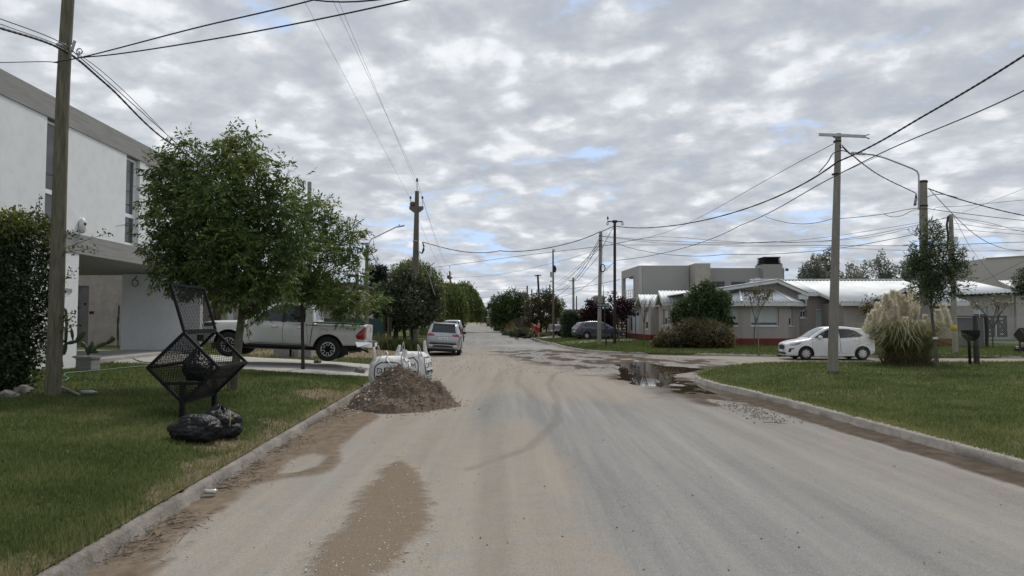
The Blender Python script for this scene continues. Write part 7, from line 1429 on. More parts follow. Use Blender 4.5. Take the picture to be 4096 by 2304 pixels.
# ---------------------------------------------------------------- hatchbacks
def hatch(name, label, loc, rot, paint, low, cab, ax, r, wst, W1, W2, cat='car', wsx=(0, 0), rgx=(0, 0), extra=None, belt=.93, glassback=None, mirz=1.0, mirx=.6, seams=(), handles=(), archw=None, mirm=None):
    th = thing(name, label, cat, loc, rot); sh = CarShape(low, cab, belt); make_body(sh, ax, r * 1.19, sh.low[:, 3].max() - .30, paint, th); wy = sh.low[:, 3].max()
    for x, z in ax:
        for sg in (1, -1): wheel(th, x, sg * (wy - .115), z, r, .20, wst, sg)
    for sg in (1, -1):
        for q in (W1, W2): mb = MB(); v, f = patch(sh, q, 'S', .007, sg); mb.add(v, f, 0, True); mb.build('side_window', m_dglass, th, False)
        for q in seams: mb = MB(); v, f = seam(sh, q, .010, .003, sg); mb.add(v, f); mb.build('door_seam', m_plast, th, False)
        for hx, hz_ in handles: mb = MB(); mb.lathe([(0, -.1), (.016, -.09), (.022, 0), (.016, .09), (0, .1)], 8, (hx, sg * (sh.side(hx, hz_) + .015), hz_), 'X'); mb.build('door_handle', paint, th, False)
        mirrorpart(th, mirx, sg * (wy + .03), mirz, 1.05, mirm or paint, sg)
        mb = MB(); x0, x1 = ax[1][0] + r * 1.25, ax[0][0] - r * 1.25; mb.bar((x0, sg * (wy - .03), .24), (x1, sg * (wy - .03), .24), .06, .1); mb.build('sill', paint, th, False)
    def topglass(x0, x1, nm, wk=.93):
        vs = []; n_ = 9; k_ = 9
        for i in range(n_):
            x = x0 + (x1 - x0) * i / (n_ - 1); zr, wr = sh.C(x)
            for j in range(k_): y = (wr - .03) * wk * (2 * j / (k_ - 1) - 1); vs.append((x, y, sh.top(x, y) + .008))
        mb = MB(); mb.add(vs, [(i * k_ + j, i * k_ + j + 1, (i + 1) * k_ + j + 1, (i + 1) * k_ + j) for i in range(n_ - 1) for j in range(k_ - 1)], 0, True); mb.build(nm, m_dglass if nm != 'windscreen' else glassmat('windscreen_glass', (.10, .11, .115), .04, .8), th, False)
    topglass(*wsx, 'windscreen'); topglass(*rgx, 'rear_window', .9)
    mb = MB(); mb.box(ax[1][0] - .3, ax[0][0] + .3, -wy + .3, wy - .3, .16, .3); mb.build('underbody', m_plast, th, False)
    if extra: extra(th, sh)
    return th
def bp(th, sh, nm, m_, geos, parent=None):
    mb = MB(); [mb.add(v, f, 0, True) for v, f in geos]; return mb.build(nm, m_, parent or th, False)
# small white hatch crossing the junction
low = [(1.97, .30, .62, .46), (1.95, .22, .70, .58), (1.85, .19, .76, .70), (1.65, .18, .83, .795), (1.3, .18, .90, .84), (.9, .18, .955, .85), (.3, .18, .96, .85), (-.6, .19, 1.0, .85), (-1.3, .21, 1.06, .845), (-1.65, .24, 1.07, .81), (-1.85, .28, 1.02, .74), (-1.95, .34, .90, .66), (-1.97, .38, .80, .60)]
cab = [(1.02, .95, .70), (.75, 1.14, .67), (.45, 1.33, .64), (.2, 1.44, .615), (-.1, 1.495, .605), (-.6, 1.50, .60), (-1.1, 1.455, .59), (-1.45, 1.40, .575), (-1.55, 1.34, .575), (-1.75, 1.07, .62)]
def ka(th, sh):
    for sg in (1, -1):
        bp(th, sh, 'headlight', MT('headlight_grey', (.22, .23, .24), rough=.1), [patch(sh, [(1.86, .66), (1.80, .70), (1.5, .78), (1.32, .80), (1.42, .72), (1.62, .65)], 'S', .008, sg)]); bp(th, sh, 'headlight_lens', m_clear, [patch(sh, [(1.80, .67), (1.74, .70), (1.58, .73), (1.6, .68)], 'S', .011, sg)])
        bp(th, sh, 'fog_lamp_surround', m_plast, [patch(sh, [(1.90, .35), (1.86, .52), (1.66, .54), (1.66, .50), (1.78, .48), (1.80, .36)], 'S', .008, sg, ctr=(1.83, .45))])
        bp(th, sh, 'taillight', m_red, [patch(sh, [(-1.62, .98), (-1.60, 1.03), (-1.82, 1.03), (-1.9, .92), (-1.80, .90)], 'S', .008, sg)])
    gr = [(.40 * math.cos(a) * 1.0, .57 + .10 * np.sign(math.sin(a)) * abs(math.sin(a)) ** .5) for a in np.linspace(0, 2 * math.pi, 16, endpoint=False)]
    bp(th, sh, 'grille', m_plast, [patch(sh, gr, 'F', .010, nd=2)]); bp(th, sh, 'lower_grille', m_plast, [patch(sh, [(-.62, .30), (-.5, .24), (.5, .24), (.62, .30), (.5, .34), (-.5, .34)], 'F', .008)])
    pl_ = bp(th, sh, 'number_plate', m_plate, [patch(sh, [(-.22, .36), (.22, .36), (.22, .48), (-.22, .48)], 'F', .03, nd=2)]); bp(th, sh, 'plate_band', m_plateblue, [patch(sh, [(-.22, .455), (.22, .455), (.22, .48), (-.22, .48)], 'F', .034, nd=2)], pl_)
    bp(th, sh, 'emblem', m_plateblue, [patch(sh, [(.05 * math.cos(a), .685 + .02 * math.sin(a)) for a in np.linspace(0, 6.28, 10, endpoint=False)], 'F', .012, nd=1)])
    mb = MB(); mb.box(-1.66, -1.42, -.56, .56, 1.405, 1.44); mb.build('spoiler', m_pw2, th, False); mb = MB(); mb.tube([(.02, 0, 1.50), (-.28, 0, 1.72)], .006, 5); mb.build('antenna', m_plast, th, False)
m_pw2 = paintmat('bright_white_paint', (.74, .75, .76))
hatch('white_hatchback', 'white small hatchback car crossing the junction behind the concrete pole', (14.5, 32.95, .0), (0, 0, math.pi + R(-3.5)), m_pw2, low, cab, [(1.15, .295), (-1.34, .295)], .295, 'cap', [(.78, 1.0), (.42, 1.24), (.12, 1.385), (-.28, 1.41), (-.30, .985)], [(-.36, .99), (-.34, 1.41), (-.80, 1.395), (-1.10, 1.32), (-1.36, 1.12), (-1.30, 1.06)], wsx=(.96, .26), rgx=(-1.72, -1.57), extra=ka, mirz=1.03, mirx=.55,
    seams=([(.86, .94), (.88, .6), (.80, .27), (-.30, .25), (-.36, .5), (-.33, .97)], [(-.36, .98), (-.40, .3), (-.95, .28), (-1.02, .5), (-1.22, .8), (-1.2, 1.05)]), handles=((-.12, .86), (-1.02, .90)))
# dark blue hatch in the drive beyond the corner
low2 = [(2.05, .34, .66, .48), (2.02, .24, .74, .60), (1.9, .2, .80, .72), (1.6, .19, .88, .81), (1.2, .19, .94, .855), (.9, .19, .975, .865), (-.4, .19, 1.0, .865), (-1.3, .22, 1.04, .86), (-1.75, .26, 1.04, .82), (-1.98, .32, .98, .74), (-2.05, .4, .86, .66)]
cab2 = [(1.15, .97, .70), (.8, 1.18, .66), (.45, 1.36, .64), (.15, 1.46, .62), (-.2, 1.50, .61), (-.8, 1.495, .60), (-1.35, 1.43, .59), (-1.62, 1.36, .58), (-1.72, 1.26, .59), (-1.95, 1.03, .66)]
m_navy = paintmat('slate_blue_paint', (.062, .078, .105), .35, .25)
def ya(th, sh):
    for sg in (1, -1):
        bp(th, sh, 'taillight', m_red, [patch(sh, [(-1.55, .93), (-1.6, .99), (-1.95, 1.0), (-2.0, .88), (-1.8, .86)], 'S', .008, sg)]); bp(th, sh, 'headlight', m_clear, [patch(sh, [(1.95, .66), (1.9, .74), (1.55, .85), (1.6, .76)], 'S', .008, sg)])
    bp(th, sh, 'number_plate', m_plate, [patch(sh, [(-.2, .62), (.2, .62), (.2, .74), (-.2, .74)], 'B', .01, nd=2)]); bp(th, sh, 'lower_bumper', m_plast, [patch(sh, [(-.6, .42), (.6, .42), (.6, .5), (-.6, .5)], 'B', .008)])
yr, yf_ = G(2334, 1356, .22), G(2446, 1353, .22); ang = R(17); cpos = Vector((D(2386, 1330, 59.6).x + .1, 60.1, .22))
hatch('blue_hatchback', 'slate blue hatchback car parked on the path behind the pale wooden pole', cpos, (0, 0, ang), m_navy, low2, cab2, [(1.27, .30), (-1.28, .30)], .30, 'ten', [(.85, 1.02), (.42, 1.27), (.10, 1.39), (-.25, 1.41), (-.28, 1.02)], [(-.34, 1.02), (-.32, 1.41), (-.9, 1.39), (-1.3, 1.31), (-1.52, 1.14), (-1.45, 1.07)], wsx=(1.1, .22), rgx=(-1.93, -1.74), extra=ya, mirz=1.05, mirx=.62, seams=([(.95, .95), (.95, .5), (.85, .27), (-.28, .25), (-.3, 1.0)], [(-.3, 1.0), (-.36, .28), (-.85, .28), (-1.0, .55), (-1.25, 1.0)]), handles=((-.12, .9), (-1.05, .93)))
# silver SUV from behind
low3 = [(2.23, .42, .82, .5), (2.2, .3, .90, .64), (2.05, .26, .96, .78), (1.7, .24, 1.03, .88), (1.2, .24, 1.07, .915), (.6, .24, 1.08, .92), (-1.0, .25, 1.10, .92), (-1.7, .27, 1.11, .90), (-2.05, .30, 1.10, .85), (-2.18, .34, 1.06, .80), (-2.23, .40, .96, .76)]
cab3 = [(1.2, 1.07, .74), (.8, 1.32, .71), (.4, 1.52, .69), (.1, 1.60, .68), (-.4, 1.63, .675), (-1.2, 1.62, .665), (-1.7, 1.57, .655), (-1.86, 1.52, .65), (-1.98, 1.34, .67), (-2.14, 1.09, .73)]
m_silv2 = paintmat('silver_metal_paint', (.40, .425, .45), .5, .28)
def ta(th, sh):
    for sg in (1, -1):
        bp(th, sh, 'taillight', m_red, [patch(sh, [(sg * .40, .985), (sg * .50, 1.07), (sg * .70, 1.095), (sg * .79, 1.05), (sg * .80, .96), (sg * .62, .96)], 'B', .012)]); bp(th, sh, 'exhaust_trim', m_chrome, [patch(sh, [(sg * .48, .53), (sg * .72, .54), (sg * .70, .44), (sg * .58, .43)], 'B', .02)])
        bp(th, sh, 'reflector', m_red, [patch(sh, [(sg * .50, .58), (sg * .72, .60), (sg * .72, .565), (sg * .50, .55)], 'B', .012)]); mb = MB(); mb.tube([(.3, sg * .6, 1.64), (-.4, sg * .60, 1.70), (-1.5, sg * .585, 1.655)], .02, 6); mb.build('roof_rail', m_chrome, th, False)
    lb = bp(th, sh, 'lower_bumper', m_plast, [patch(sh, [(-.80, .41), (.80, .41), (.835, .63), (-.835, .63)], 'B', .014, nd=10)])
    mb = MB(); pts = [(y, z) for y, z in ((-.66, .34), (-.46, .50), (-.3, .52), (.3, .52), (.46, .50), (.66, .34))]; mb.tube([(sh.endx(y, max(z, .42), -1) - .03, y, z) for y, z in pts], .028, 6); mb.build('skid_bar', m_galv, lb, False)
    mb = MB(); mb.box(-2.16, -2.0, -.72, .72, .26, .43); mb.build('bumper_base', m_plast, th, False)
    pl_ = bp(th, sh, 'number_plate', m_plate, [patch(sh, [(-.25, .78), (.25, .78), (.25, .92), (-.25, .92)], 'B', .016, nd=2)])
    V, Fs = text_geo('AH 482 ZX', .12); mb = MB(); xx = sh.endx(0, .84, -1) - .022; mb.add([(xx, -v[0] * .72, .835 + v[1]) for v in V], Fs); mb.build('plate_lettering', m_ink, pl_, False)
    for k in range(1): mb = MB(); xx = sh.endx(0, 1.02, -1) - .018; mb.lathe([(.075, 0), (.075, -.01), (.06, -.01), (.06, 0)], 18, (xx, 0, 1.02), 'X'); mb.bar((xx - .006, .035, 1.07), (xx - .006, .0, 1.03), .012); mb.bar((xx - .006, -.035, 1.07), (xx - .006, .0, 1.03), .012); mb.bar((xx - .006, .055, 1.045), (xx - .006, .02, .965), .012); mb.bar((xx - .006, -.055, 1.045), (xx - .006, -.02, .965), .012); mb.bar((xx - .006, .02, .965), (xx - .006, 0, 1.01), .012); mb.bar((xx - .006, -.02, .965), (xx - .006, 0, 1.01), .012); mb.build('emblem', m_chrome, th, False)
    bp(th, sh, 'hatch_seam', m_plast, [(lambda vf: vf)(patch(sh, [(-.42, .945), (.42, .945), (.42, .955), (-.42, .955)], 'B', .012, nd=6))]); bp(th, sh, 'hatch_edge', m_plast, [patch(sh, [(-.68, .655), (.68, .655), (.68, .667), (-.68, .667)], 'B', .006, nd=8)])
    mb = MB(); mb.tube([(-2.09, -.05, 1.17), (-2.075, .28, 1.19)], .012, 5); mb.build('wiper', m_plast, th, False); mb = MB(); mb.box(-1.96, -1.7, -.58, .58, 1.575, 1.61); mb.build('spoiler', m_silv2, th, False)
    mb = MB(); mb.prism([(-1.2, -.015, 1.64), (-1.0, -.015, 1.64), (-1.18, -.015, 1.71)], (0, .03, 0)); mb.build('fin_antenna', m_plast, th, False)
hatch('silver_suv', 'silver SUV seen from behind parked at the left edge of the road', (-3.62, 38.2, .03), (R(3), 0, math.pi / 2 + R(2.5)), m_silv2, low3, cab3, [(1.30, .355), (-1.38, .355)], .355, 'five', [(1.0, 1.13), (.5, 1.40), (.1, 1.53), (-.2, 1.54), (-.22, 1.12)], [(-.28, 1.12), (-.26, 1.54), (-1.0, 1.53), (-1.5, 1.46), (-1.75, 1.2), (-1.6, 1.14)], wsx=(1.14, .2), rgx=(-2.12, -1.90), extra=ta, mirz=1.14, mirx=.75, mirm=m_plast, seams=([(1.0, 1.05), (1.0, .6), (.9, .34), (-.25, .32), (-.25, 1.1)],), handles=((-.1, .98), (-1.0, 1.0)), belt=.95)
# ================================================================ MESH GARBAGE BASKET
def bin_basket(label, c0, axis, Ln, hd, legs_z, lid, m_fr, m_ms, sp=.035, fw=.03, wt=.006):
    c0 = Vector(c0); ax = Vector(axis).normalized(); sd = ax.cross(Vector((0, 0, 1))).normalized(); up = Vector((0, 0, 1))   # sd points to the street (+X)
    gz = legs_z; th = thing('garbage_basket', label, 'garbage basket', (c0.x, c0.y, gz))
    def C(k, t): return c0 + ax * t + [up * hd, sd * hd, -up * hd, -sd * hd][k]
    mb = MB()
    for t in (0, Ln):
        for k in range(4): mb.bar(C(k, t), C((k + 1) % 4, t), fw)
    for k in range(4): mb.bar(C(k, 0), C(k, Ln), fw * .98)
    for t in (0, Ln): mb.bar(C(2, t) + sd * -hd * .55 + up * hd * .55, C(2, t) + sd * hd * .55 + up * hd * .55, fw)
    mb.build('frame', m_fr, th)
    def panel(o, u, v, du, dv, nm, par=th, s=sp):
        mb = MB(); u, v = Vector(u).normalized(), Vector(v).normalized(); n = u.cross(v).normalized()
        def clip(a, d):      # line start a (in uv), direction d
            ts = []; lo, hi = -1e9, 1e9
            for q in (0, 1):
                if abs(d[q]) < 1e-9: continue
                t0, t1 = (0 - a[q]) / d[q], ((du, dv)[q] - a[q]) / d[q]; lo = max(lo, min(t0, t1)); hi = min(hi, max(t0, t1))
            return (lo, hi) if hi > lo + .01 else None
        for sg in (1, -1):
            d = (math.cos(R(38)), sg * math.sin(R(38))); k = -int(4 / s)
            while k * s < du + dv + 4:
                a = (k * s, 0 if sg > 0 else dv); r_ = clip(a, d); k += 1
                if r_: p, q = [(Vector(o) + u * (a[0] + d[0] * t) + v * (a[1] + d[1] * t) + n * sg * wt * .4) for t in r_]; mb.bar(p, q, wt, wt, 0, up=n)
        return mb.build(nm, m_ms, par)
    side = hd * math.sqrt(2)
    for t in (0, Ln): panel(C(3, t), C(0, t) - C(3, t), C(2, t) - C(3, t), side, side, 'end_mesh')
    for k in (1, 2, 3): panel(C(k, 0), ax, C((k + 1) % 4, 0) - C(k, 0), Ln, side, 'side_mesh')
    for t in (0, Ln): mb = MB(); p = C(2, t) + up * hd * .55; mb.bar((p.x, p.y, gz - .15), p, fw * 1.6, fw * 1.6); mb.build('leg', m_fr, th)
    if lid:
        d = (sd * lid[0] + up * lid[1]).normalized(); o = C(0, 0) + up * .03; mb = MB(); E = [o, o + ax * Ln, o + ax * Ln + d * side, o + d * side]
        for a, b in zip(E, E[1:] + E[:1]): mb.bar(a, b, fw * .9)
        l_ = mb.build('lid', m_fr, th); panel(o, ax, d, Ln, side, 'lid_mesh', l_, sp * 1.0)
        mb = MB(); [mb.bar(C(0, Ln * q) + up * -.01, C(0, Ln * q) + up * .05, .05) for q in (.2, .8)]; mb.build('hinge', m_fr, l_)
    return th
bc = D(733, 1471, 10.6); m_ms = MT('mesh_black', (.007, .007, .008), rough=.7, spec=.15)
bin_basket('black wire mesh garbage basket with open lid on the left lawn', bc, (-.05, 1, 0), 1.28, .515, ZL(bc.x, bc.y), (-.30, 1), m_black, m_ms, .06, .042, .0048)
# ---- rubbish bags
def bagmat(nm): return MT(nm, (.007, .0075, .009), (.012, .013, .015), 6, .38, .9, 22, spec=.22)
m_bag = bagmat('bin_bag')
def bag(label, c, rx, ry, rz, rot=0, seed=0, knot=None, grp='black rubbish bags'):
    mb = MB(); n, k = 54, 84; c = Vector(c); vs = []; cr, sr = math.cos(rot), math.sin(rot)
    for i in range(n + 1):
        ph = math.pi * i / n
        for j in range(k):
            a = 2 * math.pi * j / k; d = Vector((math.sin(ph) * math.cos(a), math.sin(ph) * math.sin(a), -math.cos(ph)))
            q = d * 1.5 + Vector((seed * 3.7, seed, 0)); f = 1.02 + .20 * mnoise.noise(q) - .55 * max(0, .13 - abs(mnoise.noise(q * 2.1 + Vector((3, 0, 0))))) - .5 * max(0, .11 - abs(mnoise.noise(Vector((q.x * 4.5, q.y * 4.5, q.z * 2.2))))) - .35 * max(0, .10 - abs(mnoise.noise(q * 8)))
            x, y, z = d.x * rx * f, d.y * ry * f, max(d.z * rz * f, -rz * .72)
            if knot: w = max(0, 1 - math.hypot(x - knot[0], y - knot[1]) / .22); z += .07 * w * (z > 0) * (1 + .5 * math.sin(a * 9))
            vs.append((c.x + x * cr - y * sr, c.y + x * sr + y * cr, c.z + rz * .72 + z))
    mb.add(vs, [(i * k + j, i * k + (j + 1) % k, (i + 1) * k + (j + 1) % k, (i + 1) * k + j) for i in range(n) for j in range(k)], 0, True)
    o = mb.build('rubbish_bag', m_bag, None, loc=c); tag(o, label, 'rubbish bag', grp); return o
p = D(785, 1700, 9.2); bag('smooth full black bag lying in front of the basket leg', (p.x, p.y, ZL(p.x, 9.2) - .02), .31, .25, .195, .2, 1)
p = D(885, 1690, 9.65); bag('crumpled black bag tied with a strap behind the smooth one', (p.x, p.y, ZL(p.x, 9.65) - .02), .28, .26, .20, .5, 4, (-.05, 0))
mb = MB(); a = D(922, 1656, 9.42); b = D(919, 1705, 9.38); mb.tube([D(919, 1650, 9.5), a, a.lerp(b, .5) + Vector((.01, -.02, 0)), b], .008, 5); tag(mb.build('strap', MT('cord_tan', (.30, .22, .12), rough=.8)), 'pale tan cord tied on the crumpled rubbish bag', 'cord')
bag('black rubbish bag inside the wire mesh basket', D(795, 1512, 11.3) + Vector((0, 0, -.03)), .22, .34, .25, .3, 7, (0, .0))
# ---- soil heap
hc = Vector((-2.42, 15.35, 0)); m_soil, _nt, _b = base('heap_soil')
m_soil = MT('heap_soil', (.105, .078, .056), (.175, .132, .098), 5, .95, 1., 30, c3=(.045, .034, .027), s3=22, a3=.8); m_chip = MT('plaster_chip', (.55, .53, .50), (.42, .4, .37), 9, .9); m_clod = MT('soil_clod', (.13, .098, .072), (.20, .155, .118), 7, .95, .8, 40); m_root = MT('dead_roots', (.16, .125, .085), (.10, .075, .05), 9, .9)
def heap(x, y):
    dx, dy = x - hc.x, y - hc.y; a = np.arctan2(dy, dx); rx = np.where(dx > 0, 1.22, 1.08); ry = np.where(dy < 0, 1.62, 1.25); r = np.hypot(dx / rx, dy / ry) * (1 + .16 * (fbm(np.cos(a) * 1.5 + 5, np.sin(a) * 1.5 + 5, 301) - .5))
    h = 1.0 * np.clip(1 - r, 0, 1) ** .95 * (1 - .18 * np.clip(1 - r, 0, 1)) + .30 * ss(.75, 0, np.hypot((dx - 1.0) / .8, (dy + .3) / .9)) * .55
    h = np.minimum(h, .84 + .09 * fbm(x * 3, y * 3, 303)); e = ss(1.12, .8, r)
    return h + e * (.26 * (fbm(x * 2.6, y * 2.6, 305, 4) - .5) + .08 * (fbm(x * 9, y * 9, 307, 3) - .5) + .04 * (fbm(x * 24, y * 24, 309, 2) - .5)) - .06 * (1 - e)
gx = np.linspace(hc.x - 1.7, hc.x + 1.8, 150); gy = np.linspace(hc.y - 2.2, hc.y + 1.8, 160); HX, HY = np.meshgrid(gx, gy); HZ = heap(HX, HY)
th = thing('soil_heap', 'heap of dark soil, rubble chips and roots dumped at the kerb', 'soil heap', hc); bigmesh('soil', np.stack([HX, HY, HZ], -1).reshape(-1, 3), gridfaces(160, 150), m_soil, th, smooth=True)
def rocks(n, sz, sampler, seed=3):
    r_ = np.random.default_rng(seed); base_ = np.array([(1, 0, 0), (-1, 0, 0), (0, 1, 0), (0, -1, 0), (0, 0, 1), (0, 0, -1)], float); fc = np.array([(0, 2, 4), (2, 1, 4), (1, 3, 4), (3, 0, 4), (2, 0, 5), (1, 2, 5), (3, 1, 5), (0, 3, 5)])
    X, Y, Z = sampler(n, r_); s = sz * r_.uniform(.4, 1, n) ** 1.5 * 1.3; V = base_[None] * (1 + .5 * r_.normal(size=(n, 6, 1)) * .5) * r_.uniform(.5, 1.2, (n, 1, 3)) * s[:, None, None]; a = r_.uniform(0, 6.28, n); c_, s_ = np.cos(a)[:, None], np.sin(a)[:, None]
    V = np.stack([V[..., 0] * c_ - V[..., 1] * s_, V[..., 0] * s_ + V[..., 1] * c_, V[..., 2] * .7], -1) + np.stack([X, Y, Z], -1)[:, None]; return V.reshape(-1, 3), (np.arange(n)[:, None, None] * 6 + fc[None]).reshape(-1, 3)
def hs_(n, r_, sp=1.0):
    x = hc.x + r_.normal(0, .55 * sp, n); y = hc.y - .35 + r_.normal(0, .7 * sp, n); return x, y, np.maximum(heap(x, y), .0)
V, Fq = rocks(2600, .026, hs_); o = bigmesh('clods', V, Fq, m_clod, th); o['kind'] = 'stuff'
def hs2(n, r_):
    x = hc.x - .55 + r_.normal(0, .42, n); y = hc.y - .6 + r_.normal(0, .55, n); return x, y, np.maximum(heap(x, y), 0) + .01
V, Fq = rocks(120, .030, hs2, 5); o = bigmesh('plaster_chips', V, Fq, m_chip, th); o['kind'] = 'stuff'
n = 3200; x = hc.x + rng.normal(.35, .62, n); y = hc.y + rng.normal(-.4, .75, n); zz = heap(x, y); ok = zz > -.02; x, y, zz = x[ok], y[ok], zz[ok]; n = len(x); d = nrm(rng.normal(size=(n, 3)) + np.array([0, 0, .5])); V, Fq = leafquads(np.stack([x, y, zz], -1), d, rng.uniform(.05, .16, n), rng.uniform(.004, .010, n)); o = bigmesh('roots', V, Fq, m_root, th); o['kind'] = 'stuff'
mb = MB(); q = D(1753, 1565, 15.3); mb.tube([q - Vector((.01, 0, .18)), q, q + Vector((.03, 0, .06))], .008, 5); mb.build('twig', m_twig, th)
# ---- big bags of building material
m_fibc = MT('woven_bag', (.62, .62, .61), (.54, .54, .53), 3, .7, .5, 14, c3=(.45, .44, .42), s3=5, a3=.4)
def bigbag(label, c, rot, H, A, loops, prints, seed):
    th = thing('bulk_bag', label, 'bulk bag', c, (0, 0, rot), 'white bulk bags behind the soil heap')
    def P(a, t, off=0.):          # a angle, t height 0..1
        e = .55; cx, sy = math.cos(a), math.sin(a); x = math.copysign(abs(cx) ** e, cx); y = math.copysign(abs(sy) ** e, sy); bl = (.86 + .17 * math.sin(min(1, t * 1.15) * math.pi) ** .7) * (1 - .30 * max(0, (t - .80) / .2) ** 2)
        nn = mnoise.noise(Vector((x * 2 + seed, y * 2, t * 3))) * .05 + .03 * mnoise.noise(Vector((x * 7, y * 7 + seed, t * 9))); r = A / 2 * bl * (1 + nn) + off; return Vector((x * r, y * r, H * t + .03 * mnoise.noise(Vector((x * 3, y * 3, seed)))))
    vs = []; k = 64; nt_ = 22
    for i in range(nt_ + 1):
        for j in range(k): vs.append(P(2 * math.pi * j / k, i / nt_))
    fs = [(i * k + j, i * k + (j + 1) % k, (i + 1) * k + (j + 1) % k, (i + 1) * k + j) for i in range(nt_) for j in range(k)]; o_ = len(vs); vs += [v * .5 + Vector((0, 0, H * .5 + .02)) for v in vs[-k:]] + [Vector((0, 0, H * .95))]; fs += [(o_ - k + j, o_ - k + (j + 1) % k, o_ + (j + 1) % k, o_ + j) for j in range(k)] + [(o_ + j, o_ + (j + 1) % k, len(vs) - 1) for j in range(k)]
    mb = MB(); mb.add(vs, fs, 0, True); mb.build('bag_body', m_fibc, th, False)
    for (a, hgt, ln, w) in loops:
        p = P(a, .93); q = P(a + .35, .93); t_ = Vector((-math.sin(a), math.cos(a), 0)); pts = [P(a - .1, .75, .01), p + Vector((0, 0, .05)), p + Vector((0, 0, hgt * .6)) + t_ * .02 + Vector((ln, 0, 0)), p.lerp(q, .5) + Vector((ln * 1.4, 0, hgt)), q + Vector((ln * .8, 0, hgt * .55)), q + Vector((0, 0, .02)), P(a + .45, .75, .01)]
        mb = MB(); vs = []; fs = []
        S_ = []
        for i in range(len(pts) - 1):
            for m_ in range(5): S_.append(pts[i].lerp(pts[i + 1], m_ / 5))
        S_ = [S_[0]] + [(S_[i - 1] + S_[i] + S_[i + 1]) / 3 for i in range(1, len(S_) - 1)] + [S_[-1]]
        nrm_ = Vector((math.cos(a), math.sin(a), 0))
        for p_ in S_: vs += [p_ + nrm_ * w, p_ - nrm_ * w, p_ - nrm_ * w + Vector((.006, 0, .006)), p_ + nrm_ * w + Vector((.006, 0, .006))]
        for i in range(len(S_) - 1):
            for j in range(4): fs.append((4 * i + j, 4 * i + (j + 1) % 4, 4 * i + 4 + (j + 1) % 4, 4 * i + 4 + j))
        mb.add(vs, fs, 0, True); mb.build('lifting_loop', m_fibc, th, False)
    mb = MB()
    def stroke(pts, w=.016):
        vs, fs = [], []
        Q_ = []
        for a_, b_ in zip(pts[:-1], pts[1:]):
            for m_ in range(5): Q_.append((a_[0] + (b_[0] - a_[0]) * m_ / 5, a_[1] + (b_[1] - a_[1]) * m_ / 5))
        Q_.append(pts[-1])
        for i, (a_, t_) in enumerate(Q_):
            b0, b1 = Q_[max(0, i - 1)], Q_[min(len(Q_) - 1, i + 1)]; dx, dy = (b1[0] - b0[0]) * .5, (b1[1] - b0[1]) * H; l = math.hypot(dx, dy) or 1; nx, ny = -dy / l * w, dx / l * w
            vs += [P(a_ + nx * 2, t_ + ny / H, .006), P(a_ - nx * 2, t_ - ny / H, .006)]
        fs = [(2 * i, 2 * i + 1, 2 * i + 3, 2 * i + 2) for i in range(len(Q_) - 1)]; mb.add(vs, fs)
    for a0 in prints:
        hx = [(a0 - .42, .38), (a0 - .5, .5), (a0 - .5, .72), (a0 - .25, .86), (a0 + .25, .86), (a0 + .5, .72), (a0 + .5, .5), (a0 + .42, .38), (a0 - .42, .38)]; stroke(hx)
        for tx, sz, t0 in (('DEM', .20, .62), ('30 KG', .09, .28)):
            V, Fs = text_geo(tx, sz); mb.add([P(a0 + v[0] * 1.75, t0 + v[1] / H, .007) for v in V], Fs)
        stroke([(a0 - .38, .45), (a0 + .38, .45)], .03); stroke([(a0 - .38, .2), (a0 + .38, .2)], .012)
    mb.build('printed_logo', m_ink, th, False); return th
lo = lambda *a: [(x, h * 1.15, l, .03) for x, h, l in a]
bigbag('left white bulk bag with loops sticking up behind the soil heap', (-3.12, 18.35, .0), R(4), .86, 1.05, lo((3.4, .28, -.03), (2.0, .30, -.06), (4.3, .20, .06), (5.3, .24, .02), (.6, .2, .03)), (0.0, R(270)), 2)
bigbag('right white bulk bag with black logo printing facing the road', (-2.78, 19.6, .0), R(-9), .92, 1.06, lo((.6, .34, -.02), (5.4, .26, -.04), (2.2, .3, 0), (3.9, .25, .05)), (R(0), R(-90)), 6)
# ---- right side small things
b = GR(3881, 1458); th = thing('post_basket', 'black sheet metal garbage basket on a single post', 'garbage basket', b); t0, t1 = D(3858, 1321, b.y), D(3906, 1345, b.y); mb = MB(); mb.bar(b - Vector((0, 0, .15)), D(3875, 1352, b.y), .07); mb.build('post', m_black, th)
mb = MB(); w = (t1.x - t0.x) / 2; cx_, cy_ = (t0.x + t1.x) / 2, b.y
for (w0, z0), (w1, z1) in (((w * .95, t1.z), (w, t0.z)), ((w * .42, t1.z - .16), (w * .95, t1.z - .001))):
    for s0 in range(4):
        q = [(-1, -1), (1, -1), (1, 1), (-1, 1)]; a, c_ = q[s0], q[(s0 + 1) % 4]; i_ = .94; mb.hexa([(cx_ + a[0] * w0, cy_ + a[1] * w0, z0), (cx_ + c_[0] * w0, cy_ + c_[1] * w0, z0), (cx_ + c_[0] * w0 * i_, cy_ + c_[1] * w0 * i_, z0), (cx_ + a[0] * w0 * i_, cy_ + a[1] * w0 * i_, z0), (cx_ + a[0] * w1, cy_ + a[1] * w1, z1), (cx_ + c_[0] * w1, cy_ + c_[1] * w1, z1), (cx_ + c_[0] * w1 * i_, cy_ + c_[1] * w1 * i_, z1), (cx_ + a[0] * w1 * i_, cy_ + a[1] * w1 * i_, z1)])
mb.box(cx_ - w * .4, cx_ + w * .4, cy_ - w * .4, cy_ + w * .4, t1.z - .17, t1.z - .15); mb.build('hopper', m_black, th)
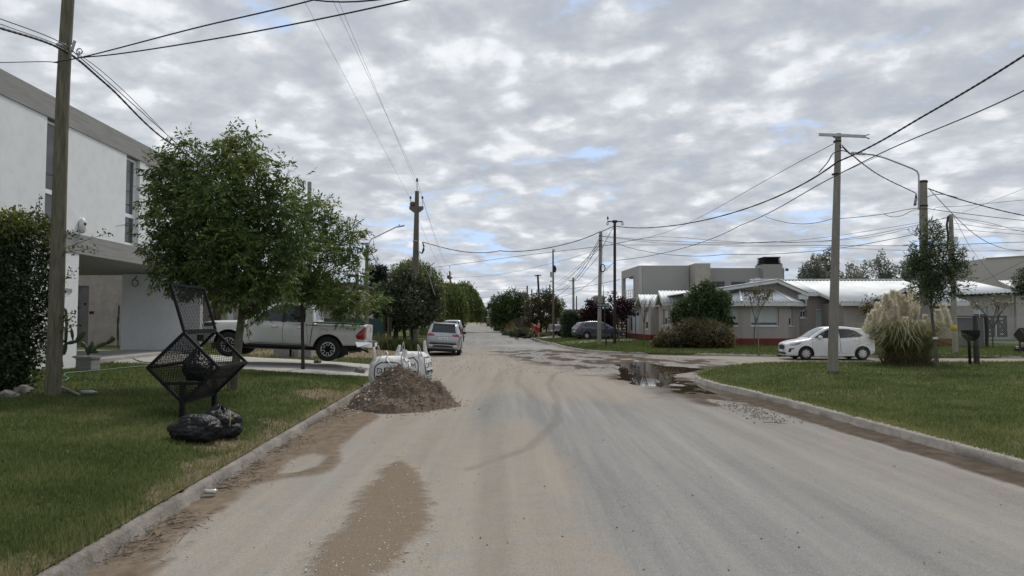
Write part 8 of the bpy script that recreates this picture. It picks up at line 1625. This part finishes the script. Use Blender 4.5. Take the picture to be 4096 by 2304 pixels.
b = GR(3907, 1457); th = thing('fence_post', 'weathered dark wooden post leaning behind the black garbage basket', 'post', b); tp = D(3899, 1265, b.y + .3); mb = MB(); mb.tube([b - Vector((0, 0, .2)), b.lerp(tp, .3), b.lerp(tp, .6) + Vector((.02, 0, 0)), tp], [.105, .095, .088, .08], 9); mb.build('shaft', wood('old_post', (.075, .062, .05), (.045, .038, .03)), th)
p0 = D(4076, 1352, 35.5); m_brn2 = MT('rusty_brown_mesh', (.05, .042, .036), rough=.7)
bin_basket('brown mesh garbage basket with pitched top at the right edge', D(4078, 1340, 35.5), (1, .1, 0), 1.5, .34, .2, None, m_brn2, m_brn2, .06, .04, .012)
p = GR(4082, 1405); bag('black rubbish bag on the grass under the right edge basket', (p.x, p.y, .19), .3, .25, .16, 0, 9)
# stone and log at the hedge foot, bottle, hose
def stone(label, c, s, seed, mat=None):
    mb = MB(); n, k = 10, 14; c = Vector(c); vs = []
    for i in range(n + 1):
        for j in range(k):
            ph, a = math.pi * i / n, 2 * math.pi * j / k; d = Vector((math.sin(ph) * math.cos(a), math.sin(ph) * math.sin(a), -math.cos(ph))); f = 1 + .45 * mnoise.noise(d * 1.7 + Vector((seed * 5, 0, seed))); vs.append(c + Vector((d.x * s[0] * f, d.y * s[1] * f, d.z * s[2] * f)))
    mb.add(vs, [(i * k + j, i * k + (j + 1) % k, (i + 1) * k + (j + 1) % k, (i + 1) * k + j) for i in range(n) for j in range(k)]); return tag(mb.build('stone', mat or MT('stone%d' % seed, (.24, .22, .2), (.15, .14, .125), 5, .9, .5, 20), None, loc=c), label, 'stone')
for i, (px, py, s) in enumerate(((92, 1572, (.16, .12, .10)), (25, 1585, (.11, .1, .07)), (55, 1590, (.08, .08, .05)))): p = GL(px, py); stone(['largest pale stone at the hedge foot', 'pale stone at the left edge below the hedge', 'small stone between two others below the hedge'][i], (p.x, p.y, p.z + .03), s, i + 1)
p = GL(1438, 1494); stone('lump of dried concrete on the lawn edge left of the bulk bags', (p.x, p.y, p.z + .07), (.16, .13, .12), 5); p = GL(1268, 1456); stone('small grey rubble lump on the driveway behind the rear wheel', (p.x, p.y, p.z + .06), (.13, .1, .09), 6)
a, b = GL(228, 1555), GL(318, 1585); mb = MB(); mb.tube([a + Vector((-.3, .25, .07)), a + Vector((0, 0, .06)), a.lerp(b, .5) + Vector((0, 0, .045)), b + Vector((0, 0, .025))], [.035, .032, .03, .02], 8); tag(mb.build('log', m_pole2), 'pale broken branch lying by the wooden pole', 'log')
p = GL(355, 1580); mb = MB(); mb.lathe([(0, -.14), (.035, -.135), (.038, 0), (.035, .08), (.014, .12), (.014, .15), (0, .15)], 12, (p.x, p.y, p.z + .05), 'X'); tag(mb.build('bottle', glassmat('bottle_plastic', (.25, .27, .27), .1, .7)), 'clear plastic bottle lying on the lawn right of the pole', 'bottle')
hp = [GL(*q) + Vector((0, 0, .035)) for q in ((232, 1530), (262, 1528), (275, 1518), (255, 1508), (262, 1498), (330, 1492), (420, 1484), (470, 1478), (560, 1470), (620, 1466))]; mb = MB(); mb.tube(hp, .012, 6); tag(mb.build('garden_hose', MT('hose_green', (.07, .16, .10), rough=.5)), 'thin green garden hose trailing across the left lawn', 'hose')
hp = [GL(*q) + Vector((0, 0, .04)) for q in ((385, 1426), (450, 1428), (520, 1432), (545, 1445), (575, 1454), (620, 1456))]; mb = MB(); mb.tube(hp, .014, 6); tag(mb.build('garden_hose', m_wire), 'black hose lying along the edge of the driveway', 'hose')
p = G(842, 1978, .02); mb = MB(); mb.lathe([(0, -.065), (.026, -.064), (.032, -.055), (.030, .0), (.033, .05), (.026, .064), (0, .062)], 14, (0, 0, 0), 'X'); mb.v = [(p.x + v[0] * .98 + v[1] * .2, p.y + v[1], p.z + .03 + v[2] * (.8 + .2 * math.sin(v[0] * 60))) for v in mb.v]; tag(mb.build('drink_can', MT('can_silver', (.6, .62, .6), (.30, .36, .33), 25, .3, metal=.4)), 'crushed silver can lying in the left gutter', 'can')
def sticks(name, label, pts, r=.006):
    mb = MB()
    for a, b in pts: c = a.lerp(b, .5) + Vector((random.uniform(-.03, .03), random.uniform(-.03, .03), .01)); mb.tube([a, c, b], [r, r * .9, r * .5], 5)
    return tag(mb.build(name, m_twig), label, 'twigs')
def gp(px, py, dz=.025): return G(px, py, 0) + Vector((0, 0, dz))
sticks('dead_twig', 'dead brown twig beside the crushed can in the gutter', [(gp(845, 1968), gp(958, 1955)), (gp(860, 1962), gp(905, 1948)), (gp(870, 1965), gp(930, 1968))])
sticks('dead_twig', 'dry twig lying on the road near the right gutter', [(gp(3050, 1694), gp(3150, 1702))])
n = 2400; s_ = rng.uniform(0, 1, n); yq = 4.4 + 13 * s_ ** 1.5; uq = -2.72 + rng.normal(0, .12, n) + .25 * (rng.uniform(0, 1, n) < .15); keep = fbm(yq * 1.4, yq * 0 + 3, 401) > .47; yq, uq = yq[keep], uq[keep]; n = len(yq); d = nrm(np.stack([rng.normal(size=n), rng.normal(size=n), rng.normal(size=n) * .25], -1)); V, Fq = leafquads(np.stack([uq - .05 * yq, yq, .015 + rng.uniform(0, .025, n)], -1), d, rng.uniform(.03, .14, n), rng.uniform(.004, .012, n)); tag(bigmesh('dry_litter', V, Fq, m_root), 'dry grass and twig litter along the left gutter', 'litter', kind='stuff')
def ps(n, r_):
    y = 1 / r_.uniform(1 / 34, 1 / 4.5, n); x = r_.uniform(-3, 6, n) - .05 * y; return x, y, np.full(n, .008)
V, Fq = rocks(260, .009, ps, 8); tag(bigmesh('pebbles', V, Fq, m_clod), 'small pebbles scattered over the road', 'pebbles', kind='stuff')
def ps2(n, r_):
    p = [G(2905, 1610), G(3140, 1690)]; t = r_.uniform(0, 1, n); return p[0].x + (p[1].x - p[0].x) * t + r_.normal(0, .22, n), p[0].y + (p[1].y - p[0].y) * t + r_.normal(0, .22, n), np.full(n, .012)
V, Fq = rocks(420, .020, ps2, 9); tag(bigmesh('gravel', V, Fq, MT('gravel_tan', (.30, .25, .19), (.2, .165, .13), 9, .9)), 'line of tan gravel and rubble beside the right gutter', 'gravel', kind='stuff')
sx, sy = np.array([G(x_ * 1.59, y_ * 1.59)[:2] for x_, y_ in ((930, 1300), (1010, 1210), (900, 1380), (1000, 1300), (850, 1430), (960, 1400))]).T
def ps3(n, r_): i = r_.integers(0, 6, n); return sx[i] + r_.normal(0, .22, n), sy[i] + r_.normal(0, .3, n), np.full(n, .018)
V, Fq = rocks(420, .011, ps3, 10); tag(bigmesh('gravel', V, Fq, m_chip), 'pale pebbles on the brown sand patch in the road', 'gravel', kind='stuff')
def ps4(n, r_): y = r_.uniform(24, 38, n); x = r_.uniform(-4, 8, n); k_ = sdpoly(x, y, K((1568,914),(1610,907),(1660,919),(1785,927),(1690,946),(1655,970),(1610,968),(1556,932))) > .5; x, y = np.where(k_, x, -3.5), np.where(k_, y, 30); return x, y, np.full(n, .015)
V, Fq = rocks(900, .020, ps4, 12); tag(bigmesh('mud_clods', V, Fq, m_soil), 'dark mud clods strewn over the junction', 'mud', kind='stuff')
# ================================================================ PEOPLE AND WHEELBARROW
def skin(name, joints, edges, rad, mat, parent, sub=2, root=0):
    me = bpy.data.meshes.new(name); ks = list(joints); me.from_pydata([tuple(joints[k]) for k in ks], [(ks.index(a), ks.index(b)) for a, b in edges], []); o = link(name, me, mat, parent)
    o.modifiers.new('skin', 'SKIN'); s_ = o.modifiers.new('s', 'SUBSURF'); s_.levels = s_.render_levels = sub
    for i, k in enumerate(ks): r_ = rad[k]; me.skin_vertices[0].data[i].radius = (r_, r_) if not isinstance(r_, tuple) else r_; me.skin_vertices[0].data[i].use_root = (i == root)
    return o
m_skin = MT('skin', (.36, .22, .15), (.32, .19, .13), 5, .6); m_redshirt = MT('red_shirt', (.42, .025, .04), (.34, .02, .03), 5, .85); m_redshort = MT('red_shorts', (.36, .012, .022), rough=.85); m_hair = MT('dark_hair', (.015, .012, .01), rough=.7); m_blk = MT('black_cloth', (.015, .015, .017), rough=.9)
def figure(label, base_, J, scale, rot, hairmat, shirt=None, shorts=None, shortpanel=None, hold=None):
    th = thing('person', label, 'person', base_, (0, 0, rot)); J = {k: Vector(v) * scale for k, v in J.items()}; s = scale
    Rr = dict(pel=.115, belly=.12, chest=.135, neck=.05, head0=.075, head=.095, top=.06, shl=.06, ell=.042, wrl=.03, shr=.06, elr=.042, wrr=.03, hipl=.085, knl=.058, anl=.038, tol=.03, hipr=.085, knr=.058, anr=.038, tor=.03, hal=.035, har=.035); Rr = {k: v * s for k, v in Rr.items()}
    E = [('pel', 'belly'), ('belly', 'chest'), ('chest', 'neck'), ('neck', 'head0'), ('head0', 'head'), ('head', 'top'), ('chest', 'shl'), ('shl', 'ell'), ('ell', 'wrl'), ('wrl', 'hal'), ('chest', 'shr'), ('shr', 'elr'), ('elr', 'wrr'), ('wrr', 'har'), ('pel', 'hipl'), ('hipl', 'knl'), ('knl', 'anl'), ('anl', 'tol'), ('pel', 'hipr'), ('hipr', 'knr'), ('knr', 'anr'), ('anr', 'tor')]
    for sd in ('l', 'r'):          # five fingers per hand
        d = (J['ha' + sd] - J['wr' + sd]).normalized(); x = d.cross(Vector((0, 0, 1)) if abs(d.z) < .9 else Vector((0, 1, 0))).normalized(); pl_ = x.cross(d)
        for f in range(5):
            o_ = (f - 2) * .016 * s; k1, k2 = 'f%s%d' % (sd, f), 'g%s%d' % (sd, f); st = J['ha' + sd] + x * o_ + d * (.03 if f else -.015) * s; J[k1] = st + d * .03 * s + (x * -.03 * s if f == 0 else Vector()); J[k2] = J[k1] + d * (.03 - .004 * abs(f - 2)) * s - pl_ * .015 * s; E += [('ha' + sd, k1), (k1, k2)]; Rr[k1] = .010 * s; Rr[k2] = .008 * s
    skin('body', J, E, Rr, m_skin, th, 2)
    h = J['head']; ha = (J['top'] - J['head0']).normalized(); fw = J['_face'] / scale if '_face' in J else Vector((1, 0, 0))
    return th, J, Rr, h, ha, fw
def cloth(th, nm, mat, J, keys, edges, Rr, k=1.22): skin(nm, {q: J[q] for q in keys}, edges, {q: Rr[q] * k for q in keys}, mat, th, 2)
def hair(th, h, ha, s, m_, fwd):
    mb = MB(); mb.lathe([(max(.004, .112 * s * math.sin(a)), .112 * s * math.cos(a)) for a in np.linspace(0, math.pi * .58, 9)], 14); q = ha.to_track_quat('Z', 'Y'); mb.v = [tuple(h + q @ Vector(v) - Vector(fwd) * .02 * s + ha * .012 * s) for v in mb.v]; mb.build('hair', m_, th, False)
def face(th, h, ha, s, fwd):
    f = Vector(fwd).normalized(); r = f.cross(ha).normalized(); mb = MB(); mb.tube([h + f * .085 * s + ha * .02 * s, h + f * .115 * s - ha * .015 * s], [.01 * s, .018 * s], 6)
    for sg in (1, -1): mb.rbox(h + r * sg * .096 * s, .02 * s, .03 * s, .05 * s)
    mb.build('face', m_skin, th, False); mb = MB(); [mb.rbox(h + f * .092 * s + r * sg * .034 * s + ha * .02 * s, .012 * s, .016 * s, .010 * s) for sg in (1, -1)]; mb.rbox(h + f * .088 * s - ha * .045 * s, .008 * s, .04 * s, .008 * s); mb.build('eyes_mouth', m_hair, th, False)
Yp = 66.0; pb = Vector((D(2152, 1350, Yp).x, Yp, ZR(D(2152, 1350, Yp).x, Yp)))
J = dict(pel=(0, 0, .92), belly=(-.10, 0, 1.04), chest=(-.30, 0, 1.17), neck=(-.44, 0, 1.25), head0=(-.50, 0, 1.28), head=(-.565, 0, 1.315), top=(-.61, 0, 1.37), shl=(-.34, -.20, 1.15), ell=(-.42, -.25, .88), wrl=(-.50, -.16, .68), hal=(-.53, -.13, .62), shr=(-.34, .20, 1.15), elr=(-.52, .22, .92), wrr=(-.62, .10, .86), har=(-.65, .07, .83), hipl=(.02, -.11, .88), knl=(-.04, -.13, .48), anl=(.04, -.14, .08), tol=(-.13, -.15, .03), hipr=(.02, .11, .88), knr=(-.02, .15, .48), anr=(.10, .16, .08), tor=(-.07, .17, .03))
th, J2, Rr, h, ha, fw = figure('bent man in red shirt and red shorts sweeping at the kerb', pb, J, 1.0, R(8), m_hair)
cloth(th, 'shirt', m_redshirt, J2, ['belly', 'pel', 'chest', 'neck', 'shl', 'ell', 'shr', 'elr'], [('pel', 'belly'), ('belly', 'chest'), ('chest', 'neck'), ('chest', 'shl'), ('shl', 'ell'), ('chest', 'shr'), ('shr', 'elr')], {**Rr, 'ell': .05, 'elr': .05, 'neck': .055}, 1.2)
cloth(th, 'shorts', m_redshort, J2, ['pel', 'hipl', 'knl', 'hipr', 'knr'], [('pel', 'hipl'), ('hipl', 'knl'), ('pel', 'hipr'), ('hipr', 'knr')], {**Rr, 'knl': .075, 'knr': .075}, 1.2); hair(th, h, ha, 1.0, m_hair, (-.7, 0, -.5)); face(th, h, ha, 1.0, (-.75, 0, -.6))
a = pb + Vector((-.72, .05, .95)); b = pb + Vector((-.60, -.15, .02)); bro = thing('broom', 'long handled broom held by the bent man in red', 'broom', (b.x - .3, b.y, pb.z)); mb = MB(); mb.tube([a + Vector((.12, .1, .25)), b + Vector((-.35, -.05, .1))], .016, 6); mb.build('handle', m_pole2, bro); mb = MB(); mb.rbox(b + Vector((-.42, -.08, .05)), .75, .16, .16); mb.build('broom_head', m_blk, bro)
Yb = 70.; bb = Vector((D(2155, 1350, Yb).x, Yb, ZR(D(2155, 1350, Yb).x, Yb)))
J = dict(pel=(0, 0, .88), belly=(0, 0, 1.02), chest=(0, 0, 1.22), neck=(0, 0, 1.40), head0=(0, 0, 1.46), head=(.0, 0, 1.54), top=(0, 0, 1.63), shl=(0, -.19, 1.34), ell=(.03, -.23, 1.08), wrl=(-.05, -.2, .9), hal=(-.07, -.19, .84), shr=(0, .19, 1.34), elr=(.03, .23, 1.08), wrr=(-.05, .2, .9), har=(-.07, .19, .84), hipl=(0, -.10, .84), knl=(0, -.11, .47), anl=(.02, -.12, .08), tol=(-.12, -.13, .03), hipr=(0, .10, .84), knr=(-.02, .11, .47), anr=(.0, .12, .08), tor=(-.14, .13, .03))
th, J2, Rr, h, ha, fw = figure('shirtless child with dark hair standing behind the man in red', bb, J, .98, R(20), m_hair); cloth(th, 'shorts', m_blk, J2, ['pel', 'hipl', 'knl', 'hipr', 'knr'], [('pel', 'hipl'), ('hipl', 'knl'), ('pel', 'hipr'), ('hipr', 'knr')], {**Rr, 'knl': .07, 'knr': .07}, 1.2); hair(th, h, ha, .98, m_hair, (-.9, 0, 0)); face(th, h, ha, .98, (-1, -.2, 0))
bk = Vector((D(2137, 1350, 68.5).x, 68.5, ZR(D(2137, 1350, 68.5).x, 68.5)))
th, J2, Rr, h, ha, fw = figure('small child in a white cap and dark shirt beside the bent man', bk, J, .72, R(-10), m_hair); cloth(th, 'shirt', m_redshirt, J2, ['pel', 'belly', 'chest', 'neck', 'shl', 'ell', 'shr', 'elr'], [('pel', 'belly'), ('belly', 'chest'), ('chest', 'neck'), ('chest', 'shl'), ('shl', 'ell'), ('chest', 'shr'), ('shr', 'elr')], Rr, 1.22); cloth(th, 'shorts', m_blk, J2, ['pel', 'hipl', 'knl', 'hipr', 'knr'], [('pel', 'hipl'), ('hipl', 'knl'), ('pel', 'hipr'), ('hipr', 'knr')], {**Rr, 'knl': .05, 'knr': .05}, 1.2); hair(th, h, ha, .72, m_fascia, (-.9, 0, 0)); face(th, h, ha, .72, (-1, -.2, 0))
wbp = Vector((D(2086, 1358, 66.5).x, 66.5, 0)); th = thing('wheelbarrow', 'black wheelbarrow standing on the road by the right kerb', 'wheelbarrow', wbp, (0, 0, R(15))); mb = MB(); mb.hexa([(-.22, -.2, .3), (.25, -.2, .34), (.25, .2, .34), (-.22, .2, .3), (-.42, -.33, .62), (.42, -.33, .60), (.42, .33, .60), (-.42, .33, .62)]); mb.build('tray', m_black, th, False)
mb = MB(); mb.lathe([(.12, -.04), (.19, -.035), (.2, 0), (.19, .035), (.12, .04)], 18, (-.45, 0, .2), 'Y'); mb.build('wheel', m_rubber, th, False)
for sg in (1, -1): mb = MB(); mb.tube([(-.45, sg * .07, .2), (-.2, sg * .2, .32), (.4, sg * .26, .4), (.85, sg * .28, .62)], .02, 6); mb.build('handle', m_black, th, False); mb = MB(); mb.tube([(.25, sg * .22, .38), (.32, sg * .24, 0)], .02, 6); mb.build('leg', m_black, th, False)
# bollard by the path, concrete block under the pickup
p = GR(2381, 1357); mb = MB(); mb.lathe([(.13, 0), (.13, .72), (.1, .76), (0, .77)], 12, (p.x, p.y, .2)); tag(mb.build('bollard', m_fascia), 'short white bollard between the pale pole and the blue car', 'bollard')
for k, (px, w_) in enumerate(((1130, .7), (1165, .14), (1185, .16), (1228, .3))):
    p = D(px, 1410, 27.4); z0 = ZL(p.x, 27.4); mb = MB(); mb.box(p.x - w_ / 2, p.x + w_ / 2, 27.4, 27.7, z0 - .05, z0 + .38); mb.box(p.x - w_ / 2 + .03, p.x + w_ / 2 - .03, 27.43, 27.67, z0 + .38, z0 + .41); tag(mb.build('concrete_block', m_conc), ['widest', 'leftmost narrow', 'second narrow', 'rightmost'][k] + ' concrete block seen under the white pickup', 'concrete block', 'concrete blocks beyond the driveway')
